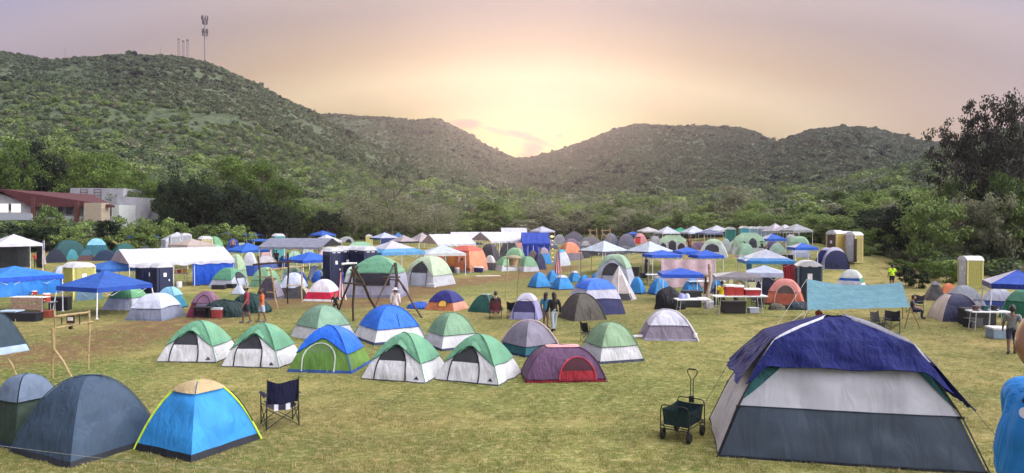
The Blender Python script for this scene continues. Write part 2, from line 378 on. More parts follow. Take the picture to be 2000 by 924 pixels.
def canopy(x0, x1, yt, ye, yaw, label, roof=ROYAL, side=None, s=3.05, asp=1., leg=None, yb=None, p=.95, val=.22, walls=(), group=None,
           emblem=False, cat='canopy tent', name='canopy', trim=None, slant=0., struts=True, rim=None, dc=None, light=None):
    xc = (x0 + x1) / 2; ya = R(yaw); c, s_ = abs(math.cos(ya)), abs(math.sin(ya)); q = (xc - 1000) / F; ph = math.atan(q)
    if dc: d = dc; s = (x1 - x0) * d / F * math.cos(ph) / (c + asp * s_)
    elif yb is not None:
        d = ground_at(xc, yb).y
        for _ in range(4):
            s = (x1 - x0) * d / F * math.cos(ph) / (c + asp * s_); d = ground_at(xc, yb).y + s / 2 * (s_ + asp * c)
    else: d = s * (c + asp * s_) * F / ((x1 - x0) * math.cos(ph))
    if d > edge_at(xc) - 5: d = edge_at(xc) - 5; s = (x1 - x0) * d / F * math.cos(ph) / (c + asp * s_)
    x = q * d; g = G(x, d)
    zp = CAMZ + ray(xc, yt)[1] * d - g
    dn = d - s / 2 * (s_ + asp * c) * .8
    zc = CAMZ + ray(xc, ye)[1] * dn - g
    zc = max(zc, 1.1); zp = max(zp, zc + .35)
    t = thing(name, label, cat, (x, d, g), -ph + ya, group)
    w, dd = s, s * asp; vh = min(val, (zp - zc) * .4); ez = zc + vh
    S = Shell(w, dd, zp - ez, p, p, -.015, .01, random.random() * 30, ez)
    far = d > 60; mb = MB(); S.sheet(mb, 0, 1, 0, nu=4 if far else 8, nv=6 if far else 10)
    rf = mb.build('roof', fabric(roof, trans=.3), t, True)
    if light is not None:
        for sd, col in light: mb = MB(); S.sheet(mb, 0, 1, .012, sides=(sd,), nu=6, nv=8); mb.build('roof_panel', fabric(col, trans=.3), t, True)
    if rim: mb = MB(); S.sheet(mb, 0, rim[1], .012, nu=6, nv=3); mb.build('roof_band', fabric(rim[0]), t, True)
    mb = MB()
    n = 10
    for k in range(4):
        A = [Vector((-w / 2, -dd / 2, ez)), Vector((w / 2, -dd / 2, ez)), Vector((w / 2, dd / 2, ez)), Vector((-w / 2, dd / 2, ez))]
        a, b = A[k], A[(k + 1) % 4]; nrm = (b - a).cross(Vector((0, 0, 1))).normalized()
        r0 = [a.lerp(b, i / n) for i in range(n + 1)]
        r1 = [v + Vector((0, 0, -vh)) + nrm * (.015 + .012 * math.sin(i * 1.9 + k)) for i, v in enumerate(r0)]
        mb.grid([r1, r0])
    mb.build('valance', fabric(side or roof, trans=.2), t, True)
    if emblem:
        mb = MB(); cx = -w / 2 + .32; y = -dd / 2 - .035; zz = ez - vh * .5
        mb.poly([(cx - .1, y, zz - .07), (cx + .1, y, zz - .07), (cx + .12, y, zz), (cx + .06, y, zz + .08), (cx - .06, y, zz + .08), (cx - .12, y, zz)])
        mb.build('emblem', fabric((.7, .72, .8), trans=0), t)
    lm = leg or WHITEMETAL
    for sx in (-1, 1):
        for sy in (-1, 1):
            mb = MB(); tx, ty = sx * (w / 2 - .04), sy * (dd / 2 - .04); bx, by = tx * (1 + slant), ty * (1 + slant)
            gz = G(*((Matrix.Translation((x, d, g)) @ Matrix.Rotation(-ph + ya, 4, 'Z')) @ Vector((bx, by, 0))).xy) - g
            mb.tube([(bx, by, gz - .03), (bx * .5 + tx * .5, by * .5 + ty * .5, gz * .5 + ez * .5), (tx, ty, ez - .01)], [.028, .028, .022], 6)
            mb.box((bx, by, gz + .01), (.12, .12, .03)); mb.build('leg', lm, t)
    if struts and not far:
        mb = MB()
        for k in range(4):
            a, b = [Vector((-w / 2, -dd / 2, ez - .1)), Vector((w / 2, -dd / 2, ez - .1)), Vector((w / 2, dd / 2, ez - .1)), Vector((-w / 2, dd / 2, ez - .1))][k], [Vector((w / 2, -dd / 2, ez - .1)), Vector((w / 2, dd / 2, ez - .1)), Vector((-w / 2, dd / 2, ez - .1)), Vector((-w / 2, -dd / 2, ez - .1))][k]
            a, b = a * 1, b * 1
            for i in range(4):
                p0, p1 = a.lerp(b, i / 4) * .985, a.lerp(b, (i + 1) / 4) * .985
                lo, hi = (ez - .42, ez - .08) if i % 2 else (ez - .08, ez - .42)
                p0.z, p1.z = lo, hi; mb.tube([p0, p1], .01, 4)
        mb.build('truss', lm, t)
    for (sd, col, u0, u1, drop) in walls:
        A = [Vector((-w / 2, -dd / 2, ez)), Vector((w / 2, -dd / 2, ez)), Vector((w / 2, dd / 2, ez)), Vector((-w / 2, dd / 2, ez))]
        a, b = A[sd] * .985, A[(sd + 1) % 4] * .985; nrm = (b - a).cross(Vector((0, 0, 1))).normalized(); n = 18
        rows = []
        for j in range(7):
            z = ez - .05 - (ez - .05) * drop * j / 6
            rows.append([Vector((*(a.lerp(b, u0 + (u1 - u0) * i / n)).xy, z)) + nrm * (.05 * math.sin(i * 1.7 + sd) * j / 6 + .03 * nz(i * .5, j * .4, sd)) for i in range(n + 1)])
        mb = MB(); mb.grid(rows); mb.build('side_wall', fabric(col, rough=.4, bump=.6), t, True)
    return t

def porta(x0, x1, yt, label, body=NAVY, roof=WHITE, dc=None, yaw=15, yb=None, door=None, group='portable toilets about the camp'):
    xc = (x0 + x1) / 2; q = (xc - 1000) / F; ph = math.atan(q)
    c, s_ = abs(math.cos(R(yaw))), abs(math.sin(R(yaw)))
    if dc is None: dc = ground_at(xc, yb).y + .6 if yb else 1.15 * (c + s_) * F / (x1 - x0)
    w = max(.95, min(1.3, (x1 - x0) * dc / F * math.cos(ph) / (c + s_)))
    x = q * dc; g = G(x, dc); h = max(2.0, min(3.0, CAMZ + ray(xc, yt)[1] * dc - g))
    t = thing('portable_toilet', label, 'portable toilet', (x, dc, g), -ph + R(yaw), group)
    bm_ = solid(body, .45, 0, .1); rm = fabric(roof, rough=.4, trans=.3, bump=.1)
    mb = MB(); mb.box((0, 0, (h - .3) / 2), (w, w, h - .3))
    if dc < 75:
        for sd in (-1, 1):
            for i in range(7): mb.box((sd * (w / 2 + .008), -w * .36 + i * w * .12, h * .44), (.03, .035, h * .72))
    mb.build('cabin', bm_, t)
    mb = MB(); mb.box((0, -w / 2 - .02, h * .45), (w * .72, .035, h * .8)); dr = mb.build('door', solid(door or tuple(v * .85 for v in body), .45), t)
    if dc < 75:
        mb = MB(); mb.box((w * .27, -w / 2 - .05, h * .45), (.07, .03, .12)); mb.build('latch', PLASTW, dr)
        mb = MB(); mb.box((0, -w / 2 - .043, h * .62), (w * .2, .012, w * .26)); mb.build('notice', PLASTW, dr)
        for k in (-.2, .2):
            mb = MB(); mb.box((k * w, -w / 2 - .03, h * .86), (w * .26, .012, .05)); mb.build('vent', PLASTW, t)
    mb = MB()
    for sx in (-1, 1):
        for sy in (-1, 1): mb.box((sx * (w / 2 - .02), sy * (w / 2 - .02), (h - .3) / 2), (.09, .09, h - .31))
    mb.build('corner_posts' if False else 'frame', solid(tuple(min(.8, v * 1.2 + .1) for v in body), .45) if roof != WHITE or body != NAVY else bm_, t)
    rows = []
    for i in range(9):
        a = -1 + 2 * i / 8; z = h - .32 + .3 * (1 - abs(a) ** 2.6)
        rows.append([(a * (w / 2 + .06), b * (w / 2 + .06), z - .0 + (-.12 if abs(b) > 1 else 0)) for b in (-1.0, -.98, 0, .98, 1.0)])
    mb = MB(); mb.grid(rows)
    mb.poly([r[0] for r in rows][::-1]); mb.poly([r[-1] for r in rows]); mb.poly([rows[0][0], rows[0][-1], rows[-1][-1], rows[-1][0]])
    mb.build('roof', rm, t, True, sharp=40)
    return t

# ---------------------------------------------------------------- furniture
def cooler(loc, rz, label, col=(.42, .025, .03), w=.6, d=.38, h=.36, lid=(.75, .73, .72), group=None, name='cooler'):
    t = thing(name, label, 'cooler', loc, rz, group)
    rows = []
    def ring(ww, dd, z, r=.04): 
        pts = []
        for cx, cy, a0 in ((1, 1, 0), (-1, 1, 90), (-1, -1, 180), (1, -1, 270)):
            for a in (0, 45, 90): pts.append((cx * (ww / 2 - r) + r * math.cos(R(a0 + a)), cy * (dd / 2 - r) + r * math.sin(R(a0 + a)), z))
        return pts
    mb = MB(); mb.grid([ring(w * .92, d * .9, 0), ring(w * .95, d * .93, .02), ring(w, d, h * .82)], True); mb.poly(ring(w * .92, d * .9, 0)[::-1]); mb.build('cooler_body', solid(col, .4), t, True, sharp=35)
    mb = MB(); mb.grid([ring(w * 1.03, d * 1.03, h * .82), ring(w * 1.03, d * 1.03, h * .95), ring(w * .98, d * .98, h)], True); mb.poly(ring(w * .98, d * .98, h)); mb.build('lid', solid(lid, .4), t, True, sharp=35)
    mb = MB()
    for s in (-1, 1): mb.tube([(s * (w / 2 + .01), -d * .25, h * .7), (s * (w / 2 + .05), -d * .2, h * .55), (s * (w / 2 + .05), d * .2, h * .55), (s * (w / 2 + .01), d * .25, h * .7)], .012, 5)
    mb.build('handle', BLKMETAL, t)
    return t
def jug(loc, label, col=(.42, .03, .02), h=.5, r=.15, group=None, name='drink_jug', lid=(.7, .68, .66)):
    t = thing(name, label, 'drink cooler', loc, 0, group)
    mb = MB(); mb.lathe([(0.001, 0), (r * .92, 0), (r, .03), (r, h * .82), (r * .97, h * .84)], n=14); mb.build('jug_body', solid(col, .4), t, True, sharp=40)
    mb = MB(); mb.lathe([(r * 1.03, h * .84), (r * 1.04, h * .94), (r * .8, h), (.001, h)], n=14); mb.build('lid', solid(lid, .4), t, True, sharp=40)
    mb = MB(); mb.box((0, -r - .03, .07), (.04, .06, .04)); mb.tube([(0, -r - .05, .07), (0, -r - .05, .03)], .012, 5); mb.build('spigot', PLASTW, t)
    return t
def table(loc, rz, label, w=1.8, d=.75, h=.74, top=PLASTW, leg=None, cat='table', name='folding_table', group=None):
    t = thing(name, label, cat, loc, rz, group)
    mb = MB(); mb.box((0, 0, h - .025), (w, d, .05)); mb.build('tabletop', top, t)
    for sx in (-1, 1):
        for sy in (-1, 1):
            mb = MB(); mb.tube([(sx * w * .42, sy * d * .40, 0), (sx * w * .38, sy * d * .34, h - .05)], .016, 6); mb.build('leg', leg or STEEL, t)
    mb = MB(); mb.tube([(-w * .4, -d * .37, h * .45), (-w * .4, d * .37, h * .45)], .012, 5); mb.tube([(w * .4, -d * .37, h * .45), (w * .4, d * .37, h * .45)], .012, 5)
    mb.build('brace', leg or STEEL, t)
    return t
def camp_chair(loc, rz, label, col=(.012, .016, .075), sc_=1., pouch=None, group=None, frame=None):
    """quad folding chair; the sitter faces local -Y"""
    t = thing('camp_chair', label, 'camping chair', loc, rz, group); fr = frame or BLKMETAL; m = fabric(col, rough=.75, trans=.03, bump=.4, scale=2)
    W, D = .27 * sc_, .25 * sc_; z = sc_
    def cl(f, nu, nv): return [[f(i / nu, j / nv) for i in range(nu + 1)] for j in range(nv + 1)]
    mb = MB(); mb.grid(cl(lambda u, v: (W * .95 * (2 * u - 1), -D + 2 * D * v, z * (.44 - .07 * math.sin(math.pi * u) * (.4 + .6 * v) - .03 * v)), 10, 8)); mb.build('seat', m, t, True)
    mb = MB(); mb.grid(cl(lambda u, v: (W * (1.04) * (2 * u - 1), D * (.82 + .35 * v) + .06 * z * math.sin(math.pi * u) * (1 - v * .6), z * (.46 + .46 * v - (.05 * math.sin(math.pi * u) * v) + .012 * math.sin(u * 9 + v * 5))), 12, 9)); b = mb.build('backrest', m, t, True)
    for s in (-1, 1):
        mb = MB(); mb.grid(cl(lambda u, v: (s * (W * 1.1 + .05 * (2 * u - 1) * z), -D * 1.05 + 2.1 * D * v, z * (.63 + .02 * math.sin(math.pi * v) - .02 * abs(2 * u - 1))), 4, 8)); mb.build('armrest', m, t, True)
        mb = MB(); mb.tube([(s * W * 1.1, D * 1.0, 0.0), (s * W * 1.06, D * .95, z * .45), (s * W * 1.04, D * 1.2, z * .95)], .012 * sc_, 6); mb.build('leg', fr, t)
        mb = MB(); mb.tube([(s * W * 1.1, -D * 1.05, 0.0), (s * W * 1.1, -D * 1.05, z * .63)], .012 * sc_, 6); mb.build('leg', fr, t)
    mb = MB()
    for (a, b_) in (((-1, -1), (1, -1)), ((1, -1), (1, 1)), ((1, 1), (-1, 1)), ((-1, 1), (-1, -1))):
        p0, p1 = (a[0] * W * 1.1, a[1] * D * 1.05), (b_[0] * W * 1.1, b_[1] * D * 1.05)
        mb.tube([(*p0, .03), (*p1, z * .40)], .009 * sc_, 5); mb.tube([(*p1, .03), (*p0, z * .40)], .009 * sc_, 5)
    mb.build('cross_frame', fr, t)
    if pouch:
        for k, ww in ((-.35, .1), (.45, .09)):
            mb = MB(); mb.box((k * W, D * 1.0, z * .40), (ww, .02, .12 * z)); mb.build('pocket', solid(pouch, .7), t)
    return t
def obj_flag(px, py0, py1, y, label, wpx):
    a, b = at(px, py0, y), at(px, py1, y); w = wpx * y / F; base = Vector((a.x, a.y, G(a.x, a.y)))
    t = thing('flag', label, 'flag', base, 0)
    mb = MB(); mb.tube([(0, .05, -.05), (0, .03, a.z - base.z + .25)], .02, 6); mb.build('pole', WOOD, t)
    H = a.z - b.z; top = a.z - base.z; rows = []; n = 11
    mb = MB()
    for j in range(15):
        v = j / 14; z = top - H * v; spread = .35 + .65 * v
        rows.append([((-.5 + i / n * 1.0) * w * spread, -.06 + .07 * math.sin(i * 1.5 + v * 2.5), z - .12 * w * math.sin(i * 1.3) * v) for i in range(n + 1)])
    k = len(mb.v)
    for r in rows: mb.v += r
    for j in range(14):
        for i in range(n):
            mb.cur = 2 if (j < 6 and i in (7, 8, 9)) else (0 if i % 4 < 2 else 1)
            mb.face((k + j * (n + 1) + i, k + j * (n + 1) + i + 1, k + (j + 1) * (n + 1) + i + 1, k + (j + 1) * (n + 1) + i))
    mb.build('flag_cloth', [fabric((.6, .02, .05), bump=.1), fabric(WHITE, bump=.1), fabric((.05, .1, .4), bump=.1)], t, True)
    return t

# ---------------------------------------------------------------- people
def limb(a, b, k): return Vector(a).lerp(Vector(b), k)
SKIN = {'tan': (.32, .17, .10), 'brown': (.18, .09, .055), 'light': (.45, .26, .18)}
def person(loc, H, label, face=0., pose='stand', skin='tan', top=(.3, .3, .3), bottom=(.05, .06, .12), hair=(.012, .009, .008), long_hair=False,
           shorts=False, hat=None, sleeve=True, belly=1.0, bald=False, lean=0., detail=1, zbase=None, dot=None, bag=None):
    """face = direction looked at, degrees about z: 0 looks towards -Y (the camera)"""
    t = thing('person', label, 'person', loc, R(face))
    J = {}
    if pose == 'sit':
        seat = .27
        J.update(pelvis=(0, .03, seat), waist=(0, .04, seat + .1), chest=(0, .045, seat + .21), neck=(0, .04, seat + .31), head=(0, .02, seat + .40))
        for s, n in ((-1, 'r'), (1, 'l')):
            J['hip' + n] = (s * .055, .01, seat - .01); J['knee' + n] = (s * .075, -.22, seat + .005); J['ank' + n] = (s * .075, -.22, .045); J['toe' + n] = (s * .085, -.32, .018)
            J['sho' + n] = (s * .105, .045, seat + .27); J['elb' + n] = (s * .15, -.02, seat + .12); J['wri' + n] = (s * .11, -.14, seat + .07); J['han' + n] = (s * .09, -.20, seat + .05)
    else:
        J.update(pelvis=(0, 0, .53), waist=(0, -.005, .61), chest=(0, 0, .72), neck=(0, .008, .83), head=(0, -.005, .92))
        ph = {'stand': (0, 0), 'walk': (.10, -.08), 'wide': (0, 0)}[pose if pose in ('stand', 'walk', 'wide') else 'stand']
        for s, n in ((-1, 'r'), (1, 'l')):
            sw = ph[0] if s < 0 else ph[1]; wd = .02 if pose == 'wide' else 0
            J['hip' + n] = (s * .052, 0, .51); J['knee' + n] = (s * (.058 + wd), -.01 - sw * .6, .285); J['ank' + n] = (s * (.058 + wd * 2), .012 - sw, .045 + (.02 if sw < 0 else 0)); J['toe' + n] = (s * (.07 + wd * 2), -.075 - sw, .018)
            J['sho' + n] = (s * .112, .005, .80); J['elb' + n] = (s * .145, .02 + sw * .5, .635); J['wri' + n] = (s * .15, -.035 + sw * .9, .50); J['han' + n] = (s * .148, -.055 + sw * .9, .455)
        if pose == 'reach':
            for s, n in ((-1, 'r'), (1, 'l')): J['elb' + n] = (s * .15, -.07, .67); J['wri' + n] = (s * .11, -.19, .66); J['han' + n] = (s * .10, -.24, .66)
    for k in J: J[k] = Vector(J[k]) * H
    if lean:
        M = Matrix.Rotation(R(lean), 3, 'X'); pv = J['pelvis'].copy()
        for k in J:
            if k[:3] in ('wai', 'che', 'nec', 'hea', 'sho', 'elb', 'wri', 'han'): J[k] = pv + M @ (J[k] - pv)
    r = {'pelvis': (.078 * belly, .062 * belly), 'waist': (.072 * belly, .058 * belly), 'chest': (.086, .062), 'neck': (.034, .034), 'head': (.035, .04),
         'hip': (.055, .055), 'knee': (.036, .036), 'ank': (.024, .024), 'toe': (.024, .018), 'sho': (.036, .036), 'elb': (.027, .027), 'wri': (.018, .018), 'han': (.018, .012)}
    names = list(J); idx = {n: i for i, n in enumerate(names)}
    E = [('pelvis', 'waist'), ('waist', 'chest'), ('chest', 'neck'), ('neck', 'head')]
    for n in 'rl': E += [('pelvis', 'hip' + n), ('hip' + n, 'knee' + n), ('knee' + n, 'ank' + n), ('ank' + n, 'toe' + n), ('chest', 'sho' + n), ('sho' + n, 'elb' + n), ('elb' + n, 'wri' + n), ('wri' + n, 'han' + n)]
    me = bpy.data.meshes.new('skel'); me.from_pydata([tuple(J[n]) for n in names], [(idx[a], idx[b]) for a, b in E], [])
    o = bpy.data.objects.new('skel', me); C.objects.link(o)
    md = o.modifiers.new('s', 'SKIN'); md.use_smooth_shade = True
    for n in names:
        rr = r.get(n) or r[n[:3]] if n in r or n[:3] in r else r[n[:-1]]
        sv = me.skin_vertices[0].data[idx[n]]; sv.radius = (rr[0] * H, rr[1] * H); sv.use_root = (n == 'pelvis')
    sb = o.modifiers.new('d', 'SUBSURF'); sb.levels = sb.render_levels = 2 if detail < 2 else 3
    dg = bpy.context.evaluated_depsgraph_get(); dg.update(); ev = o.evaluated_get(dg); em = ev.to_mesh()
    V = [v.co.copy() for v in em.vertices]; Nn = [v.normal.copy() for v in em.vertices]; Fc = [tuple(p.vertices) for p in em.polygons]
    ev.to_mesh_clear(); bpy.data.objects.remove(o); bpy.data.meshes.remove(me)
    seg = []
    for a, b in E:
        if a == 'pelvis' and b[:3] == 'hip': lab = 'pel'
        elif a == 'chest' and b[:3] == 'sho': lab = 'che'
        elif b in ('waist',): lab = 'wai'
        elif b == 'chest': lab = 'che'
        elif b == 'neck': lab = 'nck'
        elif b == 'head': lab = 'hea'
        else: lab = b[:3]
        seg.append((J[a], J[b], lab))
    def near(p):
        best = (9e9, '', 0)
        for a, b, lab in seg:
            ab = b - a; k = max(0, min(1, (p - a).dot(ab) / max(1e-9, ab.length_squared))); d = (a + ab * k - p).length
            if d < best[0]: best = (d, lab, k)
        return best[1], best[2]
    # body with head and fingers in one mesh
    mb = MB(); mb.v = [tuple(v) for v in V]; mb.f = list(Fc); mb.mi = [0] * len(Fc)
    hc = J['head'] + Vector((0, -.008, .005)) * H; hr = .068 * H; n1, n2 = (10, 12) if detail < 2 else (20, 28)
    def headpt(th, phi, k=1.):
        x = math.sin(th) * math.sin(phi); y = -math.sin(th) * math.cos(phi); z = math.cos(th)
        sx, sy, sz = .80, .98, 1.18
        jaw = 1 - .28 * ss((-z - .1) / .9) * (1 - .3 * (y < 0)); q = Vector((x * sx * jaw, y * sy * (1 - .12 * ss(-z)), z * sz))
        fr = max(0., -y)
        q.y -= .17 * fr ** 6 * math.exp(-((x / .16) ** 2)) * math.exp(-(((z + .10) / .16) ** 2)) * 1.3      # nose
        q.y += .05 * fr * (math.exp(-(((abs(x) - .33) / .14) ** 2)) * math.exp(-(((z - .08) / .12) ** 2)))   # eye sockets
        q.y -= .05 * fr ** 3 * math.exp(-((x / .25) ** 2)) * math.exp(-(((z + .42) / .07) ** 2))             # lips
        q.y -= .05 * fr ** 3 * math.exp(-((x / .3) ** 2)) * math.exp(-(((z + .72) / .12) ** 2))              # chin
        return hc + q * hr * k
    rows = [[headpt(math.pi * (i + .02) / (n1 + .04), 2 * math.pi * j / n2) for j in range(n2)] for i in range(n1 + 1)]
    mb.grid(rows, True)
    for s in (-1, 1):
        c = hc + Vector((s * .80 * hr, .05 * hr, -.02 * hr))
        mb.grid([[c + Vector((s * .10 * hr * math.cos(a) * 0 + s * .10 * hr * k, .13 * hr * math.sin(a) * kk, .24 * hr * math.cos(a) * kk)) for a in [2 * math.pi * q / 8 for q in range(8)]] for k, kk in ((-.8, .6), (.9, 1.), (1., .5), (.3, .1))], True)
    for n, s in (('r', -1), ('l', 1)):
        d = (J['han' + n] - J['wri' + n]).normalized(); sd = Vector((0, 1, 0)) if abs(d.y) < .7 else Vector((1, 0, 0)); sd = (sd - d * sd.dot(d)).normalized(); cu = d.cross(sd) * (-s if abs(d.y) < .7 else 1)
        for f, (lo, ln) in enumerate(((-.013, .040), (-.0045, .047), (.0045, .044), (.013, .034))):
            p0 = J['han' + n] + sd * lo * H; p1 = p0 + d * ln * .5 * H; p2 = p1 + (d * .45 + cu * .25).normalized() * ln * .45 * H
            mb.tube([p0 - d * .01 * H, p0 + d * .004 * H, p1, p2], [.0052 * H, .0052 * H, .0048 * H, .0038 * H], 5)
        p0 = J['wri' + n].lerp(J['han' + n], .4) - sd * .012 * H; p1 = p0 + (d * .5 - sd * .7) * .028 * H; p2 = p1 + d * .022 * H
        mb.tube([p0, p1, p2], [.0065 * H, .0058 * H, .0045 * H], 5)
    mb.build('body', solid(SKIN[skin], .55, 0, .08), t, True)
    # clothing: pieces of the body surface moved out
    def cloth(name, test, off, col, seedk=0):
        keep = [f for f in Fc if test(*near(sum((V[i] for i in f), Vector()) / len(f)), sum((V[i] for i in f), Vector()) / len(f))]
        if not keep: return
        used = sorted({i for f in keep for i in f}); mp = {i: k for k, i in enumerate(used)}
        m2 = MB(); m2.v = [tuple(V[i] + Nn[i] * (off * H * (1 + .5 * nz(V[i].x * 9, V[i].y * 9, V[i].z * 7 + seedk)))) for i in used]
        m2.f = [tuple(mp[i] for i in f) for f in keep]; m2.mi = [0] * len(m2.f)
        return m2.build(name, fabric(col, rough=.8, trans=.03, bump=.3, scale=3), t, True)
    cloth('shirt', lambda l, k, p: l in ('wai', 'che') or (l == 'pel') and p.z > J['pelvis'].z - .015 * H or l == 'nck' and k < .45 or l == 'sho' or (l == 'elb' and (sleeve == 'long' or k < .75)) or (l == 'wri' and sleeve == 'long'), .012, top, 1)
    cloth('shorts' if shorts else 'trousers', lambda l, k, p: l in ('pel', 'hip') or (l == 'wai' and p.z < J['waist'].z - .03 * H and pose != 'sit') or (l == 'kne' and (not shorts or k < .85)) or (l == 'ank' and not shorts and k < .92), .010, bottom, 2)
    cloth('shoes' if False else 'shoe', lambda l, k, p: l == 'toe' or (l == 'ank' and k > .93), .008, (.03, .03, .035) if not shorts else (.12, .12, .13), 3)
    if not bald:
        m3 = MB(); rows = []
        for i in range(0, n1 + 1):
            th = math.pi * (i + .02) / (n1 + .04)
            row = []
            for j in range(n2):
                ph_ = 2 * math.pi * j / n2; fr = math.cos(ph_)
                lim = .33 if fr > .3 else (.33 + (.3 - fr) * .38)
                row.append(headpt(min(th, math.pi * lim), ph_, 1.07 + .03 * math.sin(j * 2.1 + i)))
            rows.append(row)
        m3.grid(rows, True); hm = solid(hair, .6, 0, .2, 20)
        m3.build('hair', hm, t, True)
        if long_hair:
            m4 = MB(); rows = []
            for i in range(9):
                v = i / 8; row = []
                for j in range(9):
                    u = -1 + 2 * j / 8
                    row.append(hc + Vector((u * hr * (.86 - .1 * v), hr * (.55 + .55 * (1 - u * u)) + .02 * H * v, hr * (.6 - v * 3.1) + .1 * hr * math.sin(j * 2))))
                rows.append(row)
            m4.grid(rows); rows2 = [[p + Vector((0, -.5 * hr, 0)) for p in r_] for r_ in rows]; m4.grid([r_[::-1] for r_ in rows2]); m4.grid([[a[0] for a in rows], [a[0] for a in rows2]]); m4.grid([[a[-1] for a in rows], [a[-1] for a in rows2]])
            m4.build('hair', hm, t, True)
    if hat:
        m5 = MB(); m5.lathe([(hr * 1.9, hr * .35), (hr * 1.0, hr * .45), (hr * .9, hr * 1.1), (hr * .6, hr * 1.35), (.001, hr * 1.38)], tuple(hc), 14); m5.build('hat', fabric(hat, rough=.8), t, True, sharp=50)
    if detail >= 2:
        for s in (-1, 1):
            e = MB(); c = hc + Vector((s * .33 * .8 * hr, -.82 * hr, .09 * hr)); e.lathe([(.001, -.1 * hr), (.09 * hr, -.05 * hr), (.1 * hr, 0), (.09 * hr, .05 * hr), (.001, .1 * hr)], tuple(c), 10); e.build('eye', solid((.6, .58, .55), .2), t, True)
    if dot:
        # a pale round patch on the sleeve
        best = min(range(len(V)), key=lambda i: (V[i] + Nn[i] * .01 - Vector(dot) * H).length); c = V[best] + Nn[best] * .018 * H; nn = Nn[best]; a = nn.cross(Vector((0, 0, 1))).normalized(); b = nn.cross(a)
        m6 = MB(); m6.poly([c + (a * math.cos(q) + b * math.sin(q)) * .018 * H - nn * .0 for q in [2 * math.pi * k / 16 for k in range(16)]]); m6.build('emblem', fabric((.7, .7, .75), trans=0), t)
    return t
# ---------------------------------------------------------------- camera, sky, sun
cd = bpy.data.cameras.new('camera'); cam = bpy.data.objects.new('camera', cd); C.objects.link(cam); sc.camera = cam
cam.location = (0, 0, CAMZ); cam.rotation_euler = (math.pi / 2 + PITCH, 0, 0)
cd.sensor_width = 36; cd.lens = F / 2000 * 36; cd.clip_end = 5000; cd.clip_start = .1
sc.view_settings.view_transform = 'Standard'; sc.view_settings.look = 'None'; sc.view_settings.exposure = EXPOSURE; sc.view_settings.gamma = 1
w = bpy.data.worlds.new('World'); sc.world = w; w.use_nodes = True
nt = w.node_tree; N, L = nt.nodes, nt.links; N.clear()
out = N.new('ShaderNodeOutputWorld'); bg = N.new('ShaderNodeBackground'); bg2 = N.new('ShaderNodeBackground'); ads = N.new('ShaderNodeAddShader')
sky = N.new('ShaderNodeTexSky'); sky.sky_type = 'NISHITA'; sky.sun_disc = False; sky.sun_elevation = R(SUNEL); sky.sun_rotation = R(1.5); sky.dust_density = 1
L.new(sky.outputs[0], bg.inputs[0]); bg.inputs[1].default_value = .003
tc = N.new('ShaderNodeTexCoord')
def vm(op, a, b=None):
    n = N.new('ShaderNodeVectorMath'); n.operation = op
    for i, v in ((0, a), (1, b)):
        if v is None: continue
        if isinstance(v, tuple): n.inputs[i].default_value = v
        else: L.new(v, n.inputs[i])
    return n
def fm(op, a, b=None, c=None, clamp=False):
    n = N.new('ShaderNodeMath'); n.operation = op; n.use_clamp = clamp
    for i, v in enumerate((a, b, c)):
        if v is None: continue
        if isinstance(v, (int, float)): n.inputs[i].default_value = v
        else: L.new(v, n.inputs[i])
    return n.outputs[0]
dirv = vm('NORMALIZE', tc.outputs['Generated']).outputs[0]
sq = vm('NORMALIZE', vm('MULTIPLY', dirv, (.42, 1, 1.9)).outputs[0]).outputs[0]
sd = Vector((.018 * .42, 1, .10 * 1.9)).normalized()
dt = vm('DOT_PRODUCT', sq, tuple(sd)).outputs['Value']
ang = fm('MULTIPLY', fm('ARCCOSINE', dt), 180 / math.pi / 180)
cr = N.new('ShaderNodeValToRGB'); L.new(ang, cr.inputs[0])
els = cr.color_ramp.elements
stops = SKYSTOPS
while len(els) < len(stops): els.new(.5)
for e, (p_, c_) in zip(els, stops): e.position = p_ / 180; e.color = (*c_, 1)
# slow unevenness in the veil of cloud
nz1 = N.new('ShaderNodeTexNoise'); nz1.inputs['Scale'].default_value = 2.2; nz1.inputs['Detail'].default_value = 4; nz1.inputs['Distortion'].default_value = .6
L.new(vm('MULTIPLY', dirv, (1, 1, 3.5)).outputs[0], nz1.inputs['Vector'])
vary = fm('MULTIPLY_ADD', nz1.outputs['Fac'], .16, .92)
sp = N.new('ShaderNodeSeparateXYZ'); L.new(dirv, sp.inputs[0])
yy = fm('MAXIMUM', sp.outputs[1], .05)
az = fm('DIVIDE', sp.outputs[0], yy); el = fm('DIVIDE', sp.outputs[2], yy)
cb = N.new('ShaderNodeCombineXYZ'); L.new(fm('MULTIPLY', az, 1.0), cb.inputs[0]); L.new(fm('MULTIPLY', el, 2.2), cb.inputs[1])
nz2 = N.new('ShaderNodeTexNoise'); nz2.inputs['Scale'].default_value = 32; nz2.inputs['Detail'].default_value = 5; L.new(cb.outputs[0], nz2.inputs['Vector'])
tot = None
